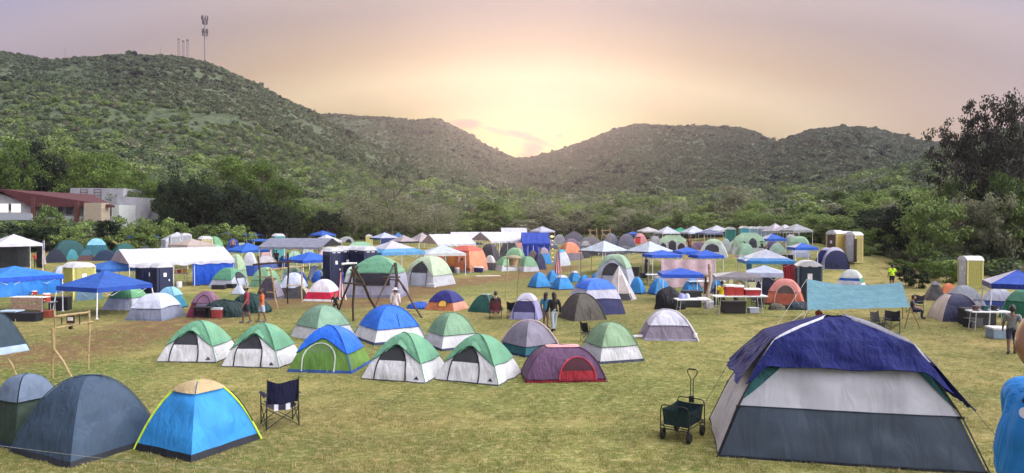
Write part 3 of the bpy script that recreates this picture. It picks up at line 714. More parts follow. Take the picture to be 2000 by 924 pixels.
for (px, py, rx, ry, tilt, st) in ((912, 243, 36, 11, .08, 1.), (1000, 261, 46, 9, .10, .9), (1050, 276, 40, 9, .30, .9), (1042, 290, 26, 20, 0, .9), (1092, 266, 7, 5, 0, .5), (960, 252, 22, 4, .1, .6), (1035, 302, 26, 7, 0, .8)):
    cx, ce = (px - 1000) / F, (430 - py) / F
    dx = fm('SUBTRACT', az, cx); de = fm('ADD', fm('SUBTRACT', el, ce), fm('MULTIPLY', dx, tilt))
    q = fm('ADD', fm('POWER', fm('ABSOLUTE', fm('DIVIDE', dx, rx / F)), 2.), fm('POWER', fm('ABSOLUTE', fm('DIVIDE', de, ry / F)), 2.))
    v = fm('MULTIPLY', fm('SUBTRACT', fm('ADD', fm('MULTIPLY', nz2.outputs['Fac'], 1.7), .25), q, clamp=True), st)
    tot = v if tot is None else fm('MAXIMUM', tot, v)
mxc = N.new('ShaderNodeMix'); mxc.data_type = 'RGBA'; L.new(fm('MULTIPLY', tot, 1.0, clamp=True), mxc.inputs[0])
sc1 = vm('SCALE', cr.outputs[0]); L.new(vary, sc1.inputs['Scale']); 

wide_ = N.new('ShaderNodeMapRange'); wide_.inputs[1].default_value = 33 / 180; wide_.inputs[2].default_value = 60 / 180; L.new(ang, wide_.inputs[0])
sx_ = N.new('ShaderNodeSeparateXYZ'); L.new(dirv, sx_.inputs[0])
asym = fm('MULTIPLY_ADD', fm('MULTIPLY', fm('MULTIPLY_ADD', sx_.outputs[0], .95, fm('MULTIPLY', sx_.outputs[1], .25)), wide_.outputs[0]), .85, 1.0)  # added modelling light: unseen sky brighter to the right, dimmer to the left
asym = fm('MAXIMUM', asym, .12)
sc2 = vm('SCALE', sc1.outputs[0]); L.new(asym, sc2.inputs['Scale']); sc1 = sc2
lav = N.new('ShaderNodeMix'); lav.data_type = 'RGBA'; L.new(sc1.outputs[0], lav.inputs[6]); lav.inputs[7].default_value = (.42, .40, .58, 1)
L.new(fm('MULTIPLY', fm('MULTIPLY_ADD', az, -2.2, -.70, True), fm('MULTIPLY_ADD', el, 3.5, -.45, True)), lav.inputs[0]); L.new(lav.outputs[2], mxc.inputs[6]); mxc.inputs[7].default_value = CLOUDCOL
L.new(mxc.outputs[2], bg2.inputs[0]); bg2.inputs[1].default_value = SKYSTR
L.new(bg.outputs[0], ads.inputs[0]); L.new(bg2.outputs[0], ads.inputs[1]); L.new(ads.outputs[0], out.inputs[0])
sl = bpy.data.lights.new('sun', 'SUN'); so = bpy.data.objects.new('sun', sl); C.objects.link(so)
sl.energy = SUNSTR; sl.angle = R(SUNANG); sl.color = (1, .76, .46)
so.rotation_euler = Vector((math.sin(R(SUNAZ)) * math.cos(R(SUNEL)), math.cos(R(SUNAZ)) * math.cos(R(SUNEL)), math.sin(R(SUNEL)))).to_track_quat('Z', 'Y').to_euler()

# ---------------------------------------------------------------- ground and hills
EDGE = [(-500,100),(0,98),(150,100),(300,110),(450,118),(600,128),(800,140),(1000,148),(1150,140),(1300,125),(1450,108),(1560,92),(1640,78),(1700,69),(1780,62),(1850,57),(1900,57),(2000,55),(2600,50)]
def edge_at(px): return interp(EDGE, px)
TRACK = [[(-60,705),(60,695),(150,680),(300,640),(420,612),(520,592),(640,584),(760,572),(860,556),(960,545),(1040,535),(1100,523)],
         [(640,600),(760,590),(850,560)]]
tp = [[ground_at(*p).xy for p in ln] for ln in TRACK]
def seg_d(p, ln):
    best = 9e9
    for a, b in zip(ln, ln[1:]):
        ab = b - a; k = max(0, min(1, (p - a).dot(ab) / ab.length_squared)); best = min(best, (p - a - ab * k).length)
    return best
def polar(name, azs, rs, zf, mat):
    mb = MB(); rows = []
    for r_ in rs:
        rows.append([(r_ * math.sin(R(a)), r_ * math.cos(R(a)), zf(r_ * math.sin(R(a)), r_ * math.cos(R(a)))) for a in azs])
    mb.grid(rows); return mb.build(name, mat, None, True)
azs = [-180 + 5 * i for i in range(23)] + [-62 + .33 * i for i in range(int(124 / .33))] + [65 + 5 * i for i in range(24)]
rs = [0.05 * 1.0]; 
while rs[-1] < 200: rs.append(rs[-1] + max(.35, min(1.6, rs[-1] * .018)))
m, nt, N, L = newmat('meadow')
out = N.new('ShaderNodeOutputMaterial'); p = N.new('ShaderNodeBsdfPrincipled'); p.inputs['Roughness'].default_value = .95; p.inputs['Specular IOR Level'].default_value = .1
tc = N.new('ShaderNodeTexCoord')
def noise_(scale, det=5, dist=0., sx=1., sy=1.):
    mp = N.new('ShaderNodeMapping'); mp.inputs['Scale'].default_value = (sx, sy, 1); L.new(tc.outputs['Object'], mp.inputs['Vector'])
    n = N.new('ShaderNodeTexNoise'); n.inputs['Scale'].default_value = scale; n.inputs['Detail'].default_value = det; n.inputs['Distortion'].default_value = dist; L.new(mp.outputs[0], n.inputs['Vector']); return n.outputs['Fac']
def rng(v, a, b, c=0., d=1.):
    n = N.new('ShaderNodeMapRange'); n.inputs[1].default_value = a; n.inputs[2].default_value = b; n.inputs[3].default_value = c; n.inputs[4].default_value = d; L.new(v, n.inputs[0]); return n.outputs[0]
def mixc(f, a, b):
    n = N.new('ShaderNodeMix'); n.data_type = 'RGBA'; L.new(f, n.inputs[0])
    for i, v in ((6, a), (7, b)):
        if isinstance(v, tuple): n.inputs[i].default_value = (*v, 1)
        else: L.new(v, n.inputs[i])
    return n.outputs[2]
g1 = mixc(rng(noise_(.10, 4, .6, .5, 1.4), .38, .60), GR_STRAW, GR_GREEN)
g1 = mixc(rng(noise_(.9, 6, .5), .42, .72), g1, GR_DARK)
g1 = mixc(rng(noise_(5., 6, .3, 1, 1.5), .47, .75), g1, GR_STRAW2)
g1 = mixc(rng(noise_(28., 5, 0), .45, .8), g1, (.045, .05, .016))
at_ = N.new('ShaderNodeAttribute'); at_.attribute_name = 'wear'
wear = N.new('ShaderNodeMath'); wear.operation = 'MULTIPLY'; L.new(at_.outputs['Fac'], wear.inputs[0]); L.new(rng(noise_(1.3, 6, .8), .25, .52), wear.inputs[1])
g1 = mixc(wear.outputs[0], g1, GR_EARTH)
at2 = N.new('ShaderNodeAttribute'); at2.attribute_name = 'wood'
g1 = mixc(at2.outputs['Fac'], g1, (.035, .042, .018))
L.new(g1, p.inputs['Base Color'])
b = N.new('ShaderNodeBump'); b.inputs['Strength'].default_value = .8; b.inputs['Distance'].default_value = .06
ad = N.new('ShaderNodeMath'); ad.operation = 'ADD'; L.new(noise_(3., 6, 0), ad.inputs[0]); L.new(noise_(22., 4, 0), ad.inputs[1]); L.new(ad.outputs[0], b.inputs['Height']); L.new(b.outputs[0], p.inputs['Normal'])
L.new(p.outputs[0], out.inputs[0]); meadow = m
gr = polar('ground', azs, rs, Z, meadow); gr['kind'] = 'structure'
me = gr.data; wa = me.attributes.new('wear', 'FLOAT', 'POINT'); wo = me.attributes.new('wood', 'FLOAT', 'POINT'); A1, A2 = [], []
for v in me.vertices:
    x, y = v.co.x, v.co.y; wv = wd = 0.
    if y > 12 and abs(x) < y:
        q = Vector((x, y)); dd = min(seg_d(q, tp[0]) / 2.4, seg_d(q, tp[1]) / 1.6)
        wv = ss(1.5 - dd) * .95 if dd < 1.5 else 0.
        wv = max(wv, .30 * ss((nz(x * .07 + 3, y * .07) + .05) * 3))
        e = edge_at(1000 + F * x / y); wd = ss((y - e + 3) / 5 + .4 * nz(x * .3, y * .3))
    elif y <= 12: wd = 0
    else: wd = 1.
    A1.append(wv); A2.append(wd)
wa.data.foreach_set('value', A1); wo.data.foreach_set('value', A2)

m, nt, N, L = newmat('scrub_slope')
out = N.new('ShaderNodeOutputMaterial'); p = N.new('ShaderNodeBsdfPrincipled'); p.inputs['Roughness'].default_value = .95; p.inputs['Specular IOR Level'].default_value = .05
tc = N.new('ShaderNodeTexCoord')
c = mixc(rng(noise_(.012, 6, .6), .35, .65), HL_A, HL_B)
c = mixc(rng(noise_(.09, 6, .4), .45, .7), c, HL_C)
c = mixc(rng(noise_(.35, 4, .4), .42, .66), c, HL_D)
L.new(c, p.inputs['Base Color'])
b = N.new('ShaderNodeBump'); b.inputs['Strength'].default_value = 1.; b.inputs['Distance'].default_value = 2.; L.new(noise_(.3, 6, 0), b.inputs['Height']); L.new(b.outputs[0], p.inputs['Normal'])
L.new(p.outputs[0], out.inputs[0])
rh = [199.5]
while rh[-1] < 900: rh.append(rh[-1] + 5 + rh[-1] * .008)
hi = polar('hills', [-62 + .25 * i for i in range(497)], rh, Z, m); hi['kind'] = 'structure'

# ---------------------------------------------------------------- foliage
def leaf_clump(mb, c, r, n, size, up=.35, rnd=random):
    for _ in range(n):
        d = Vector((rnd.gauss(0, 1), rnd.gauss(0, 1), rnd.gauss(0, 1))).normalized()
        pz = c + Vector((d.x * r, d.y * r, d.z * r * .62)) * (rnd.random() ** .35)
        nrm = (d * .8 + Vector((rnd.gauss(0, .5), rnd.gauss(0, .5), rnd.gauss(0, .5) + up))).normalized()
        a = nrm.cross(Vector((rnd.random() - .5, rnd.random() - .5, .3))).normalized(); b_ = nrm.cross(a)
        s = size * rnd.uniform(.6, 1.3)
        k = len(mb.v); mb.v += [tuple(pz - a * s), tuple(pz - b_ * s * .55), tuple(pz + a * s), tuple(pz + b_ * s * .55)]; mb.face((k, k + 1, k + 2, k + 3))
def make_tree(seed, h, spread, nb, nclump, leaves, size, crownbase=.3, dome=.75, clr=1.0, bare=False):
    """unit tree meshes: returns (wood, crown); h in metres"""
    rd = random.Random(seed); wood = MB(); cr_ = MB()
    top = h * .8; pts = [Vector((0, 0, -.3))]
    for i in range(1, 6): pts.append(Vector((rd.uniform(-1, 1) * .05 * h * i / 5, rd.uniform(-1, 1) * .05 * h * i / 5, top * i / 5)))
    wood.tube(pts, [h * .028, h * .022, h * .019, h * .015, h * .010, h * .004], 7)
    tips = []
    for i in range(nb):
        k = crownbase + (.92 - crownbase) * (i + .5) / nb; f = k * 5; j = min(4, int(f)); st = pts[j].lerp(pts[j + 1], f - j)
        a = i * 2.4 + rd.uniform(-.4, .4); rr = spread * (1 - ((k - .42) / .75) ** 2 * .8) * rd.uniform(.65, 1.05); rise = h * rd.uniform(.05, .24)
        end = st + Vector((math.cos(a) * rr, math.sin(a) * rr, rise)); mid = st.lerp(end, .5) + Vector((rd.uniform(-.3, .3), rd.uniform(-.3, .3), rise * .25))
        wood.tube([st, mid, end], [h * .009, h * .006, h * .003], 5); tips += [end, mid.lerp(end, .4)]
        for q in range(3 if not bare else 6):
            s0 = mid.lerp(end, rd.uniform(0, .8)); e2 = s0 + Vector((rd.gauss(0, 1), rd.gauss(0, 1), rd.uniform(.1, 1.2))).normalized() * rr * rd.uniform(.25, .5); wood.tube([s0, s0.lerp(e2, .5) + Vector((0, 0, .1)), e2], [h * .004, h * .003, h * .0015], 4); tips.append(e2)
            if bare:
                for _ in range(3): e3 = e2 + Vector((rd.gauss(0, 1), rd.gauss(0, 1), rd.uniform(0, 1))).normalized() * rr * .25; wood.tube([e2, e3], [h * .002, h * .001], 3); tips.append(e3)
    for i in range(nclump):
        if i < len(tips): c_ = tips[i]
        else:
            t_ = tips[rd.randrange(len(tips))]; c_ = t_ + Vector((rd.gauss(0, 1), rd.gauss(0, 1), rd.gauss(0, .6))) * spread * .22
        c_ = Vector((c_.x, c_.y, max(h * crownbase * .7, min(h * 1.0, c_.z))))
        leaf_clump(cr_, c_, spread * rd.uniform(.18, .34) * clr, leaves, size, rnd=rd)
    return wood, cr_
BARK = solid((.10, .085, .07), .9, 0, .3, 5)
LM = {'dark': leafmat('leaf_dark', LF_DARK[0], LF_DARK[1]), 'mid': leafmat('leaf_mid', LF_MID[0], LF_MID[1]), 'lit': leafmat('leaf_bright', LF_LIT[0], LF_LIT[1]), 'dry': leafmat('leaf_dry', LF_DRY[0], LF_DRY[1]), 'scrub': leafmat('leaf_scrub', (.07, .105, .05), (.13, .17, .085))}
protos = {}
def proto(kind, var):
    key = (kind, var)
    if key in protos: return protos[key]
    sd_ = hash_(kind) + var * 13
    if kind == 'bare': wd, cr_ = make_tree(sd_, 8, 4.6, 11, 150, 26, .12, .12, bare=True); lm = LM['dry']
    elif kind == 'tall': wd, cr_ = make_tree(sd_, 16, 5.5, 14, 120, 60, .24, .22); lm = LM['dark']
    elif kind == 'gnarled': wd, cr_ = make_tree(sd_, 14, 5.5, 14, 130, 46, .16, .40, clr=.56, bare=False); lm = LM['dark']
    elif kind == 'bush': wd, cr_ = make_tree(sd_, 3, 1.9, 8, 45, 50, .13, .05); lm = LM['mid']
    elif kind == 'dry': wd, cr_ = make_tree(sd_, 8, 3.7, 11, 80, 50, .19, .12); lm = LM['dry']
    elif kind == 'lit': wd, cr_ = make_tree(sd_, 9, 3.9, 11, 90, 55, .21, .12); lm = LM['lit']
    else: wd, cr_ = make_tree(sd_, 8, 3.8, 11, 85, 55, .2, .12); lm = LM['mid']
    a = wd.build('trunk', BARK); b_ = cr_.build('crown', lm)
    C.objects.unlink(a); C.objects.unlink(b_); protos[key] = (a.data, b_.data, {'bare': 8, 'tall': 16, 'gnarled': 14, 'bush': 3, 'dry': 8, 'lit': 9}.get(kind, 8), lm)
    return protos[key]
def hash_(s): return sum(ord(c) * (i + 3) for i, c in enumerate(s))
DARKB = {}
ntree = 0
def tree(x, y, h, kind, label, cat='tree', var=None, wide=1., group='trees and bushes along the edge of the field', mat=None, name='tree', z=None):
    global ntree; ntree += 1
    var = random.randrange(3) if var is None else var
    wd, cr_, h0, lm = proto(kind, var); s = h / h0
    t = thing(name, label, cat, (x, y, (Z(x, y) if z is None else z) - .15), random.random() * 6.28, group)
    t.scale = (s * wide, s * wide, s)
    a = bpy.data.objects.new('trunk', wd); b_ = bpy.data.objects.new('crown', cr_)
    for o in (a, b_): C.objects.link(o); o.parent = t
    if mat:
        b_.material_slots[0].link = 'OBJECT'; b_.material_slots[0].material = mat
    return t

# scrub on the slopes: one mass nobody could count, instanced by geometry nodes
def scatter(name, pts, scales, protos_, kindtag='stuff'):
    me = bpy.data.meshes.new(name); me.from_pydata(pts, [], [])
    a = me.attributes.new('sc', 'FLOAT', 'POINT'); a.data.foreach_set('value', scales)
    o = bpy.data.objects.new(name, me); C.objects.link(o); o['kind'] = kindtag
    col = bpy.data.collections.new(name + '_source')
    for q in protos_: col.objects.link(q)
    ng = bpy.data.node_groups.new(name, 'GeometryNodeTree'); ng.interface.new_socket('Geometry', in_out='INPUT', socket_type='NodeSocketGeometry'); ng.interface.new_socket('Geometry', in_out='OUTPUT', socket_type='NodeSocketGeometry')
    n, l = ng.nodes, ng.links; gi = n.new('NodeGroupInput'); go = n.new('NodeGroupOutput'); ip = n.new('GeometryNodeInstanceOnPoints')
    ci = n.new('GeometryNodeCollectionInfo'); ci.inputs[0].default_value = col; ci.inputs[1].default_value = True; ci.inputs[2].default_value = True
    l.new(gi.outputs[0], ip.inputs['Points']); l.new(ci.outputs[0], ip.inputs['Instance']); ip.inputs['Pick Instance'].default_value = True
    ri = n.new('FunctionNodeRandomValue'); ri.data_type = 'INT'; ri.inputs[4].default_value = 0; ri.inputs[5].default_value = len(protos_) - 1; l.new(ri.outputs[2], ip.inputs['Instance Index'])
    rr = n.new('FunctionNodeRandomValue'); rr.data_type = 'FLOAT_VECTOR'; rr.inputs[0].default_value = (0, 0, 0); rr.inputs[1].default_value = (.15, .15, 6.28); rr.inputs[8].default_value = 3; l.new(rr.outputs[0], ip.inputs['Rotation'])
    na = n.new('GeometryNodeInputNamedAttribute'); na.data_type = 'FLOAT'; na.inputs[0].default_value = 'sc'; l.new(na.outputs[0], ip.inputs['Scale'])
    l.new(ip.outputs[0], go.inputs[0]); md = o.modifiers.new('scatter', 'NODES'); md.node_group = ng
    return o
def shrub_proto(seed, lm, n=7, leaves=16, size=.36):
    rd = random.Random(seed); mb = MB()
    for i in range(n):
        a = rd.uniform(0, 6.28); r_ = rd.uniform(0, .75)
        leaf_clump(mb, Vector((math.cos(a) * r_, math.sin(a) * r_, rd.uniform(.35, 1.0))), rd.uniform(.35, .55), leaves, size, rnd=rd)
    o = mb.build('shrub', lm); C.objects.unlink(o); return o
rd = random.Random(3)
near_ = [shrub_proto(i, LM[k], 15, 24, .15) for i, k in enumerate(('mid', 'scrub', 'dry', 'mid', 'scrub', 'scrub'))]
far_ = [shrub_proto(i + 20, LM[k], 7, 16, .34) for i, k in enumerate(('scrub', 'scrub', 'dry', 'scrub', 'scrub', 'scrub'))]
gul_ = [shrub_proto(i + 40, LM[k], 8, 16, .34) for i, k in enumerate(('dark', 'scrub', 'scrub', 'scrub'))]
NP, NS, FP, FS, QP, QS = [], [], [], [], [], []
for i in range(NSHRUB):
    a = rd.uniform(-.80, .80)
    r_ = 60 + 700 * (rd.random() ** 1.05)
    x, y = a * r_, r_; px = 1000 + F * a
    e = edge_at(px)
    if y < e + 16: continue
    dens = .75 + .5 * nz(x * .02, y * .02)
    if px < 760 and y > 200: dens = .62 + .8 * nz(x * .022, y * .022) + .5 * nz(x * .09, y * .09)
    if rd.random() > dens + (.4 if y < 200 else 0): continue
    sc_ = rd.uniform(1.3, 3.0) * (.55 if px < 760 and y > 200 else .85) * (.75 if r_ > 450 else 1)
    if rd.random() < .035: sc_ *= 1.6
    q = (x, y, Z(x, y) - .3)
    if y < 270: NP.append(q); NS.append(sc_)
    else:
        k = nz(x * .012 + 4, y * .007, 2) + .5 * nz(x * .04, y * .03)
        if px < 1000 and k > .22 and rd.random() < .25: continue
        (QP if k < -.08 else FP).append(q); (QS if k < -.08 else FS).append(sc_ * (1.15 if k < -.08 else .8))
for i in range(9000):                                 # undergrowth at the foot of the wood
    a = rd.uniform(-.80, .80); e = edge_at(1000 + F * a); y = e + rd.uniform(-1, 30); x = a * y
    NP.append((x, y, Z(x, y) - .2)); NS.append(rd.uniform(.5, 1.2) + .04 * (y - e))
scatter('hillside_scrub', NP, NS, near_); scatter('far_scrub', FP, FS, far_); scatter('gully_scrub', QP, QS, gul_)
# ================================================================ THE CAMP
def gate(x=-.10, w=.47, top=.76, split=.44, **k): return dict(side=0, x=x, w=w, top=top, split=split, spring=.16, **k)
OZ = dict(p=1.95, body=WHITE, fly=(.15, .36, .22), t0=.40, rise={0: .36, 2: .12}, door=gate(), floor=((.05, .05, .06), .025), poles=None, logo=True, brow=True, guys=True, asp=.9, bulge=.02, wr=.035)
GRW = 'row of small tents in the middle of the field'
tent(305, 470, 627, 712, -27, 'pale green and white dome tent, leftmost of the two by the trampled track', **{**OZ, 'group': GRW})
tent(432, 592, 632, 722, -27, 'pale green and white dome tent touching the one draped with a blue tarp', **{**OZ, 'group': GRW})
tent(706, 878, 651, 749, -25, 'green and white dome tent with arched door between blue-draped tent and a lookalike', **{**OZ, 'group': GRW})
tent(850, 1022, 654, 754, -25, 'green and white dome tent with arched door beside the dark red tent', **{**OZ, 'group': GRW})
tent(562, 727, 637, 734, -22, 'lime green dome tent draped with a bright blue rainfly', p=2.2, body=(.16, .30, .06), fly=(.02, .15, .68), t0=.42, rise={0: .34, 2: .1}, asp=.9,
     door=dict(side=0, x=-.05, w=.5, top=.66, split=.45, spring=.3, col=(.12, .25, .05), mesh=(.10, .18, .06), tcol=(.5, .55, .5)), floor=((.03, .08, .25), .07), group=GRW, guys=True)
tent(972, 1096, 627, 699, 38, 'grey dome tent with a teal lower band behind the dark red tent', p=2.1, body=(.02, .13, .16), fly=(.24, .22, .28), t0=.30, poles=((.55, .42, .42), .03), group=GRW, floor=NAVY)
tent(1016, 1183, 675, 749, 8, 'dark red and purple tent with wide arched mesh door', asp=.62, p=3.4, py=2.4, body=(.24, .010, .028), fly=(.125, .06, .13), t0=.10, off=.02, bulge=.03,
     door=dict(side=0, x=.28, w=.44, top=.72, split=.34, spring=.12, base=.06, col=(.35, .015, .03), mesh=(.06, .015, .025), tcol=(.5, .03, .06), off=.03), sidecol=[(1, (.62, .12, .12), .05, .9)], vent=((.75, .35, .35), .965), group=GRW)
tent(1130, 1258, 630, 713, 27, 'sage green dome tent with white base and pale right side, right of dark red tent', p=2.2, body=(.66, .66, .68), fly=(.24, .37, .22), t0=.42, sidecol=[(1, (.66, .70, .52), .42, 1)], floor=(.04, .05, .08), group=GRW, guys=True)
tent(566, 694, 597, 668, 33, 'plain green dome tent with white base behind the blue-draped lime tent', p=2.1, body=WHITE, fly=(.22, .37, .26), t0=.38, group=GRW)
tent(688, 830, 597, 674, 24, 'bright blue dome tent with white base and closed zip', p=2.2, body=WHITE, fly=(.03, .18, .72), t0=.40, slit=(0, .05, .45, .78), floor=(.03, .04, .10), group=GRW)
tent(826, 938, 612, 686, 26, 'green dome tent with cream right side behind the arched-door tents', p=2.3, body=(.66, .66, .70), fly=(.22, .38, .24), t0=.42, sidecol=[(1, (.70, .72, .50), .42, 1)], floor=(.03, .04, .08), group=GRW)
tent(1250, 1362, 606, 668, 6, 'small light grey tent with a mauve lower band standing alone on the grass', p=2.3, body=(.26, .22, .29), fly=(.60, .60, .68), t0=.50, rise={0: .02}, asp=.9, poles=((.70, .68, .68), .03), floor=(.3, .28, .36))
# foreground, left
tent(-40, 132, 733, 885, 30, 'dark olive green dome tent with blue-grey cap cut by the left edge', p=2.6, body=(.035, .06, .045), t0=.6, vent=((.14, .19, .27), .66), floor=(.015, .04, .11), cat='tent')
tent(18, 318, 733, 916, 32, 'large dark blue-grey dome tent in the left foreground', p=2.25, body=(.05, .085, .135), fly=None, floor=(.02, .022, .03), bulge=.01, wr=.045)
tn, S_ = tent(262, 508, 744, 906, 38, 'bright blue dome tent with yellow pole sleeves in the left foreground', p=2.1, body=(.04, .30, .72), vent=((.50, .38, .20), .865), floor=((.012, .014, .022), .10), poles=((.62, .85, .06), .02), bulge=.02, wr=.035, slit=(0, .98, .3, .8))
# ---- the big cabin tent in the right foreground
def big_tent():
    y1 = ground_at(1650, 916).y; w = 492 * y1 / F; dep = 2.7; yc = y1 + dep / 2; x = (1652 - 1000) / F * y1 + .40; h = 2.66
    rz = -.21
    t = thing('cabin_tent', 'large grey cabin tent covered by a navy blue tarp in the right foreground', 'tent', (x, yc, 0), rz)
    PX = [(0, 1.0), (.37, .83), (.67, .64), (.84, .50), (.93, .26), (1, .03)]
    PY = [(0, 1.0), (.37, .84), (.67, .60), (.84, .44), (.93, .25), (1, .03)]
    S = Shell(w, dep, h, PX, PY, .012, .02, 3)
    mb = MB(); S.sheet(mb, 0, .40, 0, nu=24, nv=12); mb.build('lower_wall', fabric((.05, .07, .105), rough=.6, trans=.06, bump=.25, scale=.6), t, True)
    mb = MB(); S.sheet(mb, .375, .90, .016, nu=24, nv=20); mb.build('upper_wall', fabric((.50, .51, .56), trans=.25, bump=.3, scale=.6), t, True)
    mb = MB(); S.sheet(mb, .02, .62, .035, sides=(3,), nu=10, nv=8); mb.build('door_flap', fabric((.62, .60, .60)), t, True)
    for sg in (-1, 1):
        mb = MB(); rows = []
        for i in range(9):
            tt = .42 + .28 * i / 8; rows.append([S.pt(0, sg * (1 - (.30 if sg < 0 else .16) * (i / 8) * k / 4), tt, .032) for k in range(5)])
        mb.grid(rows); mb.build('corner_panel', fabric((.015, .10, .11)), t, True)
    for k in range(4):
        mb = MB(); mb.tube([S.pt(k, 1, q / 12 * .84, .05) for q in range(13)], .016, 6); mb.build('pole', BLKMETAL, t)
        mb = MB(); e = Vector(S.pt(k, 1, .37, .03)); mb.box(e, (.09, .06, .04)); mb.build('clip', solid((.01, .01, .012), .4), t)
    mb = MB(); S.sheet(mb, 0, .018, .02, nu=12, nv=2); mb.build('floor_skirt', fabric((.01, .012, .02), trans=0), t, True)
    mb = MB(); mb.tube([S.pt(0, -1 + q / 12, .377, .022) for q in range(25)], .008, 4); mb.build('seam', fabric((.03, .04, .06), trans=0), t)
    # tarp thrown over the top, straight hem in front, hanging lower over both ends
    tw = fabric((.004, .010, .11), rough=.8, trans=.04, bump=.45, scale=1.5)
    T = Shell(w, dep, h, PX, PY, .012, 0, 9)
    def hem_t(sd, u):
        if sd in (0, 2): return .655 - .13 * ss((abs(u) - .86) / .14)
        return (.40 if sd == 1 else .53) + .015 * math.sin(u * 5)
    def tp_pt(sd, u, v):
        t0 = hem_t(sd, u); tt = t0 + (1 - t0) * v; flare = (1 - v) ** 2 * (.16 if sd in (1, 3) else .05)
        q = Vector(T.pt(sd, u, tt, .12 + flare))
        k = .05 * nz(q.x * 2.4, q.y * 2.4, q.z * 2.0) + .028 * nz(q.x * 7, q.y * 7, q.z * 6) + .02 * math.sin(q.x * 5 + q.z * 9) * (1 - v)
        k = max(k, -.035) * (1 - u ** 8)
        return q + Vector(((0, -1, 0), (1, 0, 0), (0, 1, 0), (-1, 0, 0))[sd]) * k + Vector((0, 0, k * .6))
    mb = MB()
    for sd in range(4): mb.grid([[tp_pt(sd, -1 + 2 * i / 40, j / 26) for i in range(41)] for j in range(27)])
    tp_ = mb.build('tarp', tw, t, True)
    edge_ = fabric((.62, .62, .68), trans=.05)
    for sd, u in ((0, -1), (1, -1), (1, 1), (2, -1)):
        mb = MB(); rows = []
        for i in range(13):
            tt = .70 + .29 * i / 12; a = Vector(T.pt(sd, u, tt, .125)); sg = Vector((a.x, a.y, 0)).normalized(); wd = .085 + .02 * math.sin(i)
            rows.append([a + sg * wd * .5 + Vector((0, 0, -wd * .4)), a + Vector((0, 0, .03)), a - sg * wd + Vector((0, 0, wd * .9))])
        mb.grid(rows); mb.build('tarp_seam', edge_, tp_, True)
    for sd in range(4):
        mb = MB(); mb.tube([tp_pt(sd, -1 + 2 * i / 40, 0) for i in range(41)], .014, 5); mb.build('hem', tw, tp_)
    for sx, sd in ((-1, 3), (1, 1)):
        e = tp_pt(sd, .8 * sx * (1 if sd == 3 else -1), 0); mb = MB(); mb.tube([e, Vector((e.x + sx * .9, e.y - .35, -.02))], .006, 4); mb.build('guy_line', fabric((.1, .1, .1), trans=0), t)
big_tent()
# ---- middle distance
tent(828, 916, 567, 608, -30, 'orange tent with navy rainfly and yellow window beyond the two tripod towers', asp=.9, p=2.1, body=(.62, .22, .10), fly=(.03, .035, .20), t0=.42, sidecol=[(1, (.72, .36, .26), .0, 1)], door=dict(side=0, x=.2, w=.26, top=.52, split=.3, spring=.35, base=.22, col=YELLOW, mesh=(.78, .45, .10), off=.05, lower=False))
tent(913, 984, 574, 612, -28, 'small dark green dome tent behind a seated person', p=2.3, body=(.015, .09, .07), poles=((.10, .14, .10), .03), vent=((.25, .30, .24), .93))
tent(995, 1063, 573, 626, -12, 'violet and white dome tent with an orange chair at its open door', p=2.4, body=(.34, .33, .55), fly=(.58, .56, .66), t0=.72, door=dict(side=0, x=0, w=.72, top=.80, split=.30, spring=.30, col=(.30, .30, .50), mesh=(.035, .03, .10)))
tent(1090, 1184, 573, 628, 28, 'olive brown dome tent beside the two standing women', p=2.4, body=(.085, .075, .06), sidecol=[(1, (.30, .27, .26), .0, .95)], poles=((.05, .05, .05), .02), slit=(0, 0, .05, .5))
tent(1103, 1222, 545, 618, 24, 'grey and navy family tent topped with a bright blue rainfly', p=2.9, body=(.03, .035, .12), fly=(.50, .50, .60), t0=.42, rise={0: .05}, vent=((.05, .18, .72), .72), sidecol=[(1, (.42, .36, .40), .25, .75)])
def tipi():
    loc, w_, h_, rz = place(1168, 1250, 519, 588, 20, 1.)
    t = thing('tipi_tent', 'tall cream tipi tent with a dark mesh foot among the small blue tents', 'tent', loc, rz)
    n = 8; r_ = w_ * .56; mb = MB(); rows = []
    for j in range(9):
        v = j / 8; rows.append([(r_ * (1 - v * .985) * math.cos(2 * math.pi * (k + .5) / n), r_ * (1 - v * .985) * math.sin(2 * math.pi * (k + .5) / n), h_ * v) for k in range(n)])
    mb.grid(rows, True); mb.build('tent_body', fabric((.62, .58, .56)), t)
    mb = MB(); c0 = -math.pi / 2
    P = lambda k, v, o=.02: Vector(((r_ + o) * (1 - v * .985) * math.cos(c0 + k), (r_ + o) * (1 - v * .985) * math.sin(c0 + k), h_ * v))
    mb.grid([[P(-.55, .02), P(-.2, .02), P(.2, .02), P(.5, .02)], [P(-.55, .2), P(-.2, .2), P(.2, .2), P(.5, .2)]]); mb.build('foot_mesh', meshcloth(), t)
    mb = MB(); mb.grid([[P(-.38, .22), P(.38, .22)], [P(-.36, .72), P(.36, .72)]]); mb.build('door', fabric((.50, .44, .42)), t)
    for a in (-.39, .39): mb = MB(); mb.tube([P(a, 0, .03), P(a, .99, .03)], .02, 5); mb.build('pole_sleeve', fabric((.7, .68, .66), trans=0), t)
    mb = MB(); mb.tube([(0, 0, h_ * .9), (0, 0, h_ * 1.03)], .02, 5); mb.build('pole', BLKMETAL, t)
tipi()
AR = dict(p=3.0, py=3.2, body=(.45, .48, .55), fly=(.33, .47, .33), t0=.60, rise={0: .28, 2: .2}, door=dict(side=0, x=0, w=.50, top=.76, split=.40, spring=.4, col=(.42, .45, .52)))
tent(1158, 1245, 497, 566, -14, 'sage green arched tent with big dark window behind the cream tipi', **{**AR, 'asp': .8})
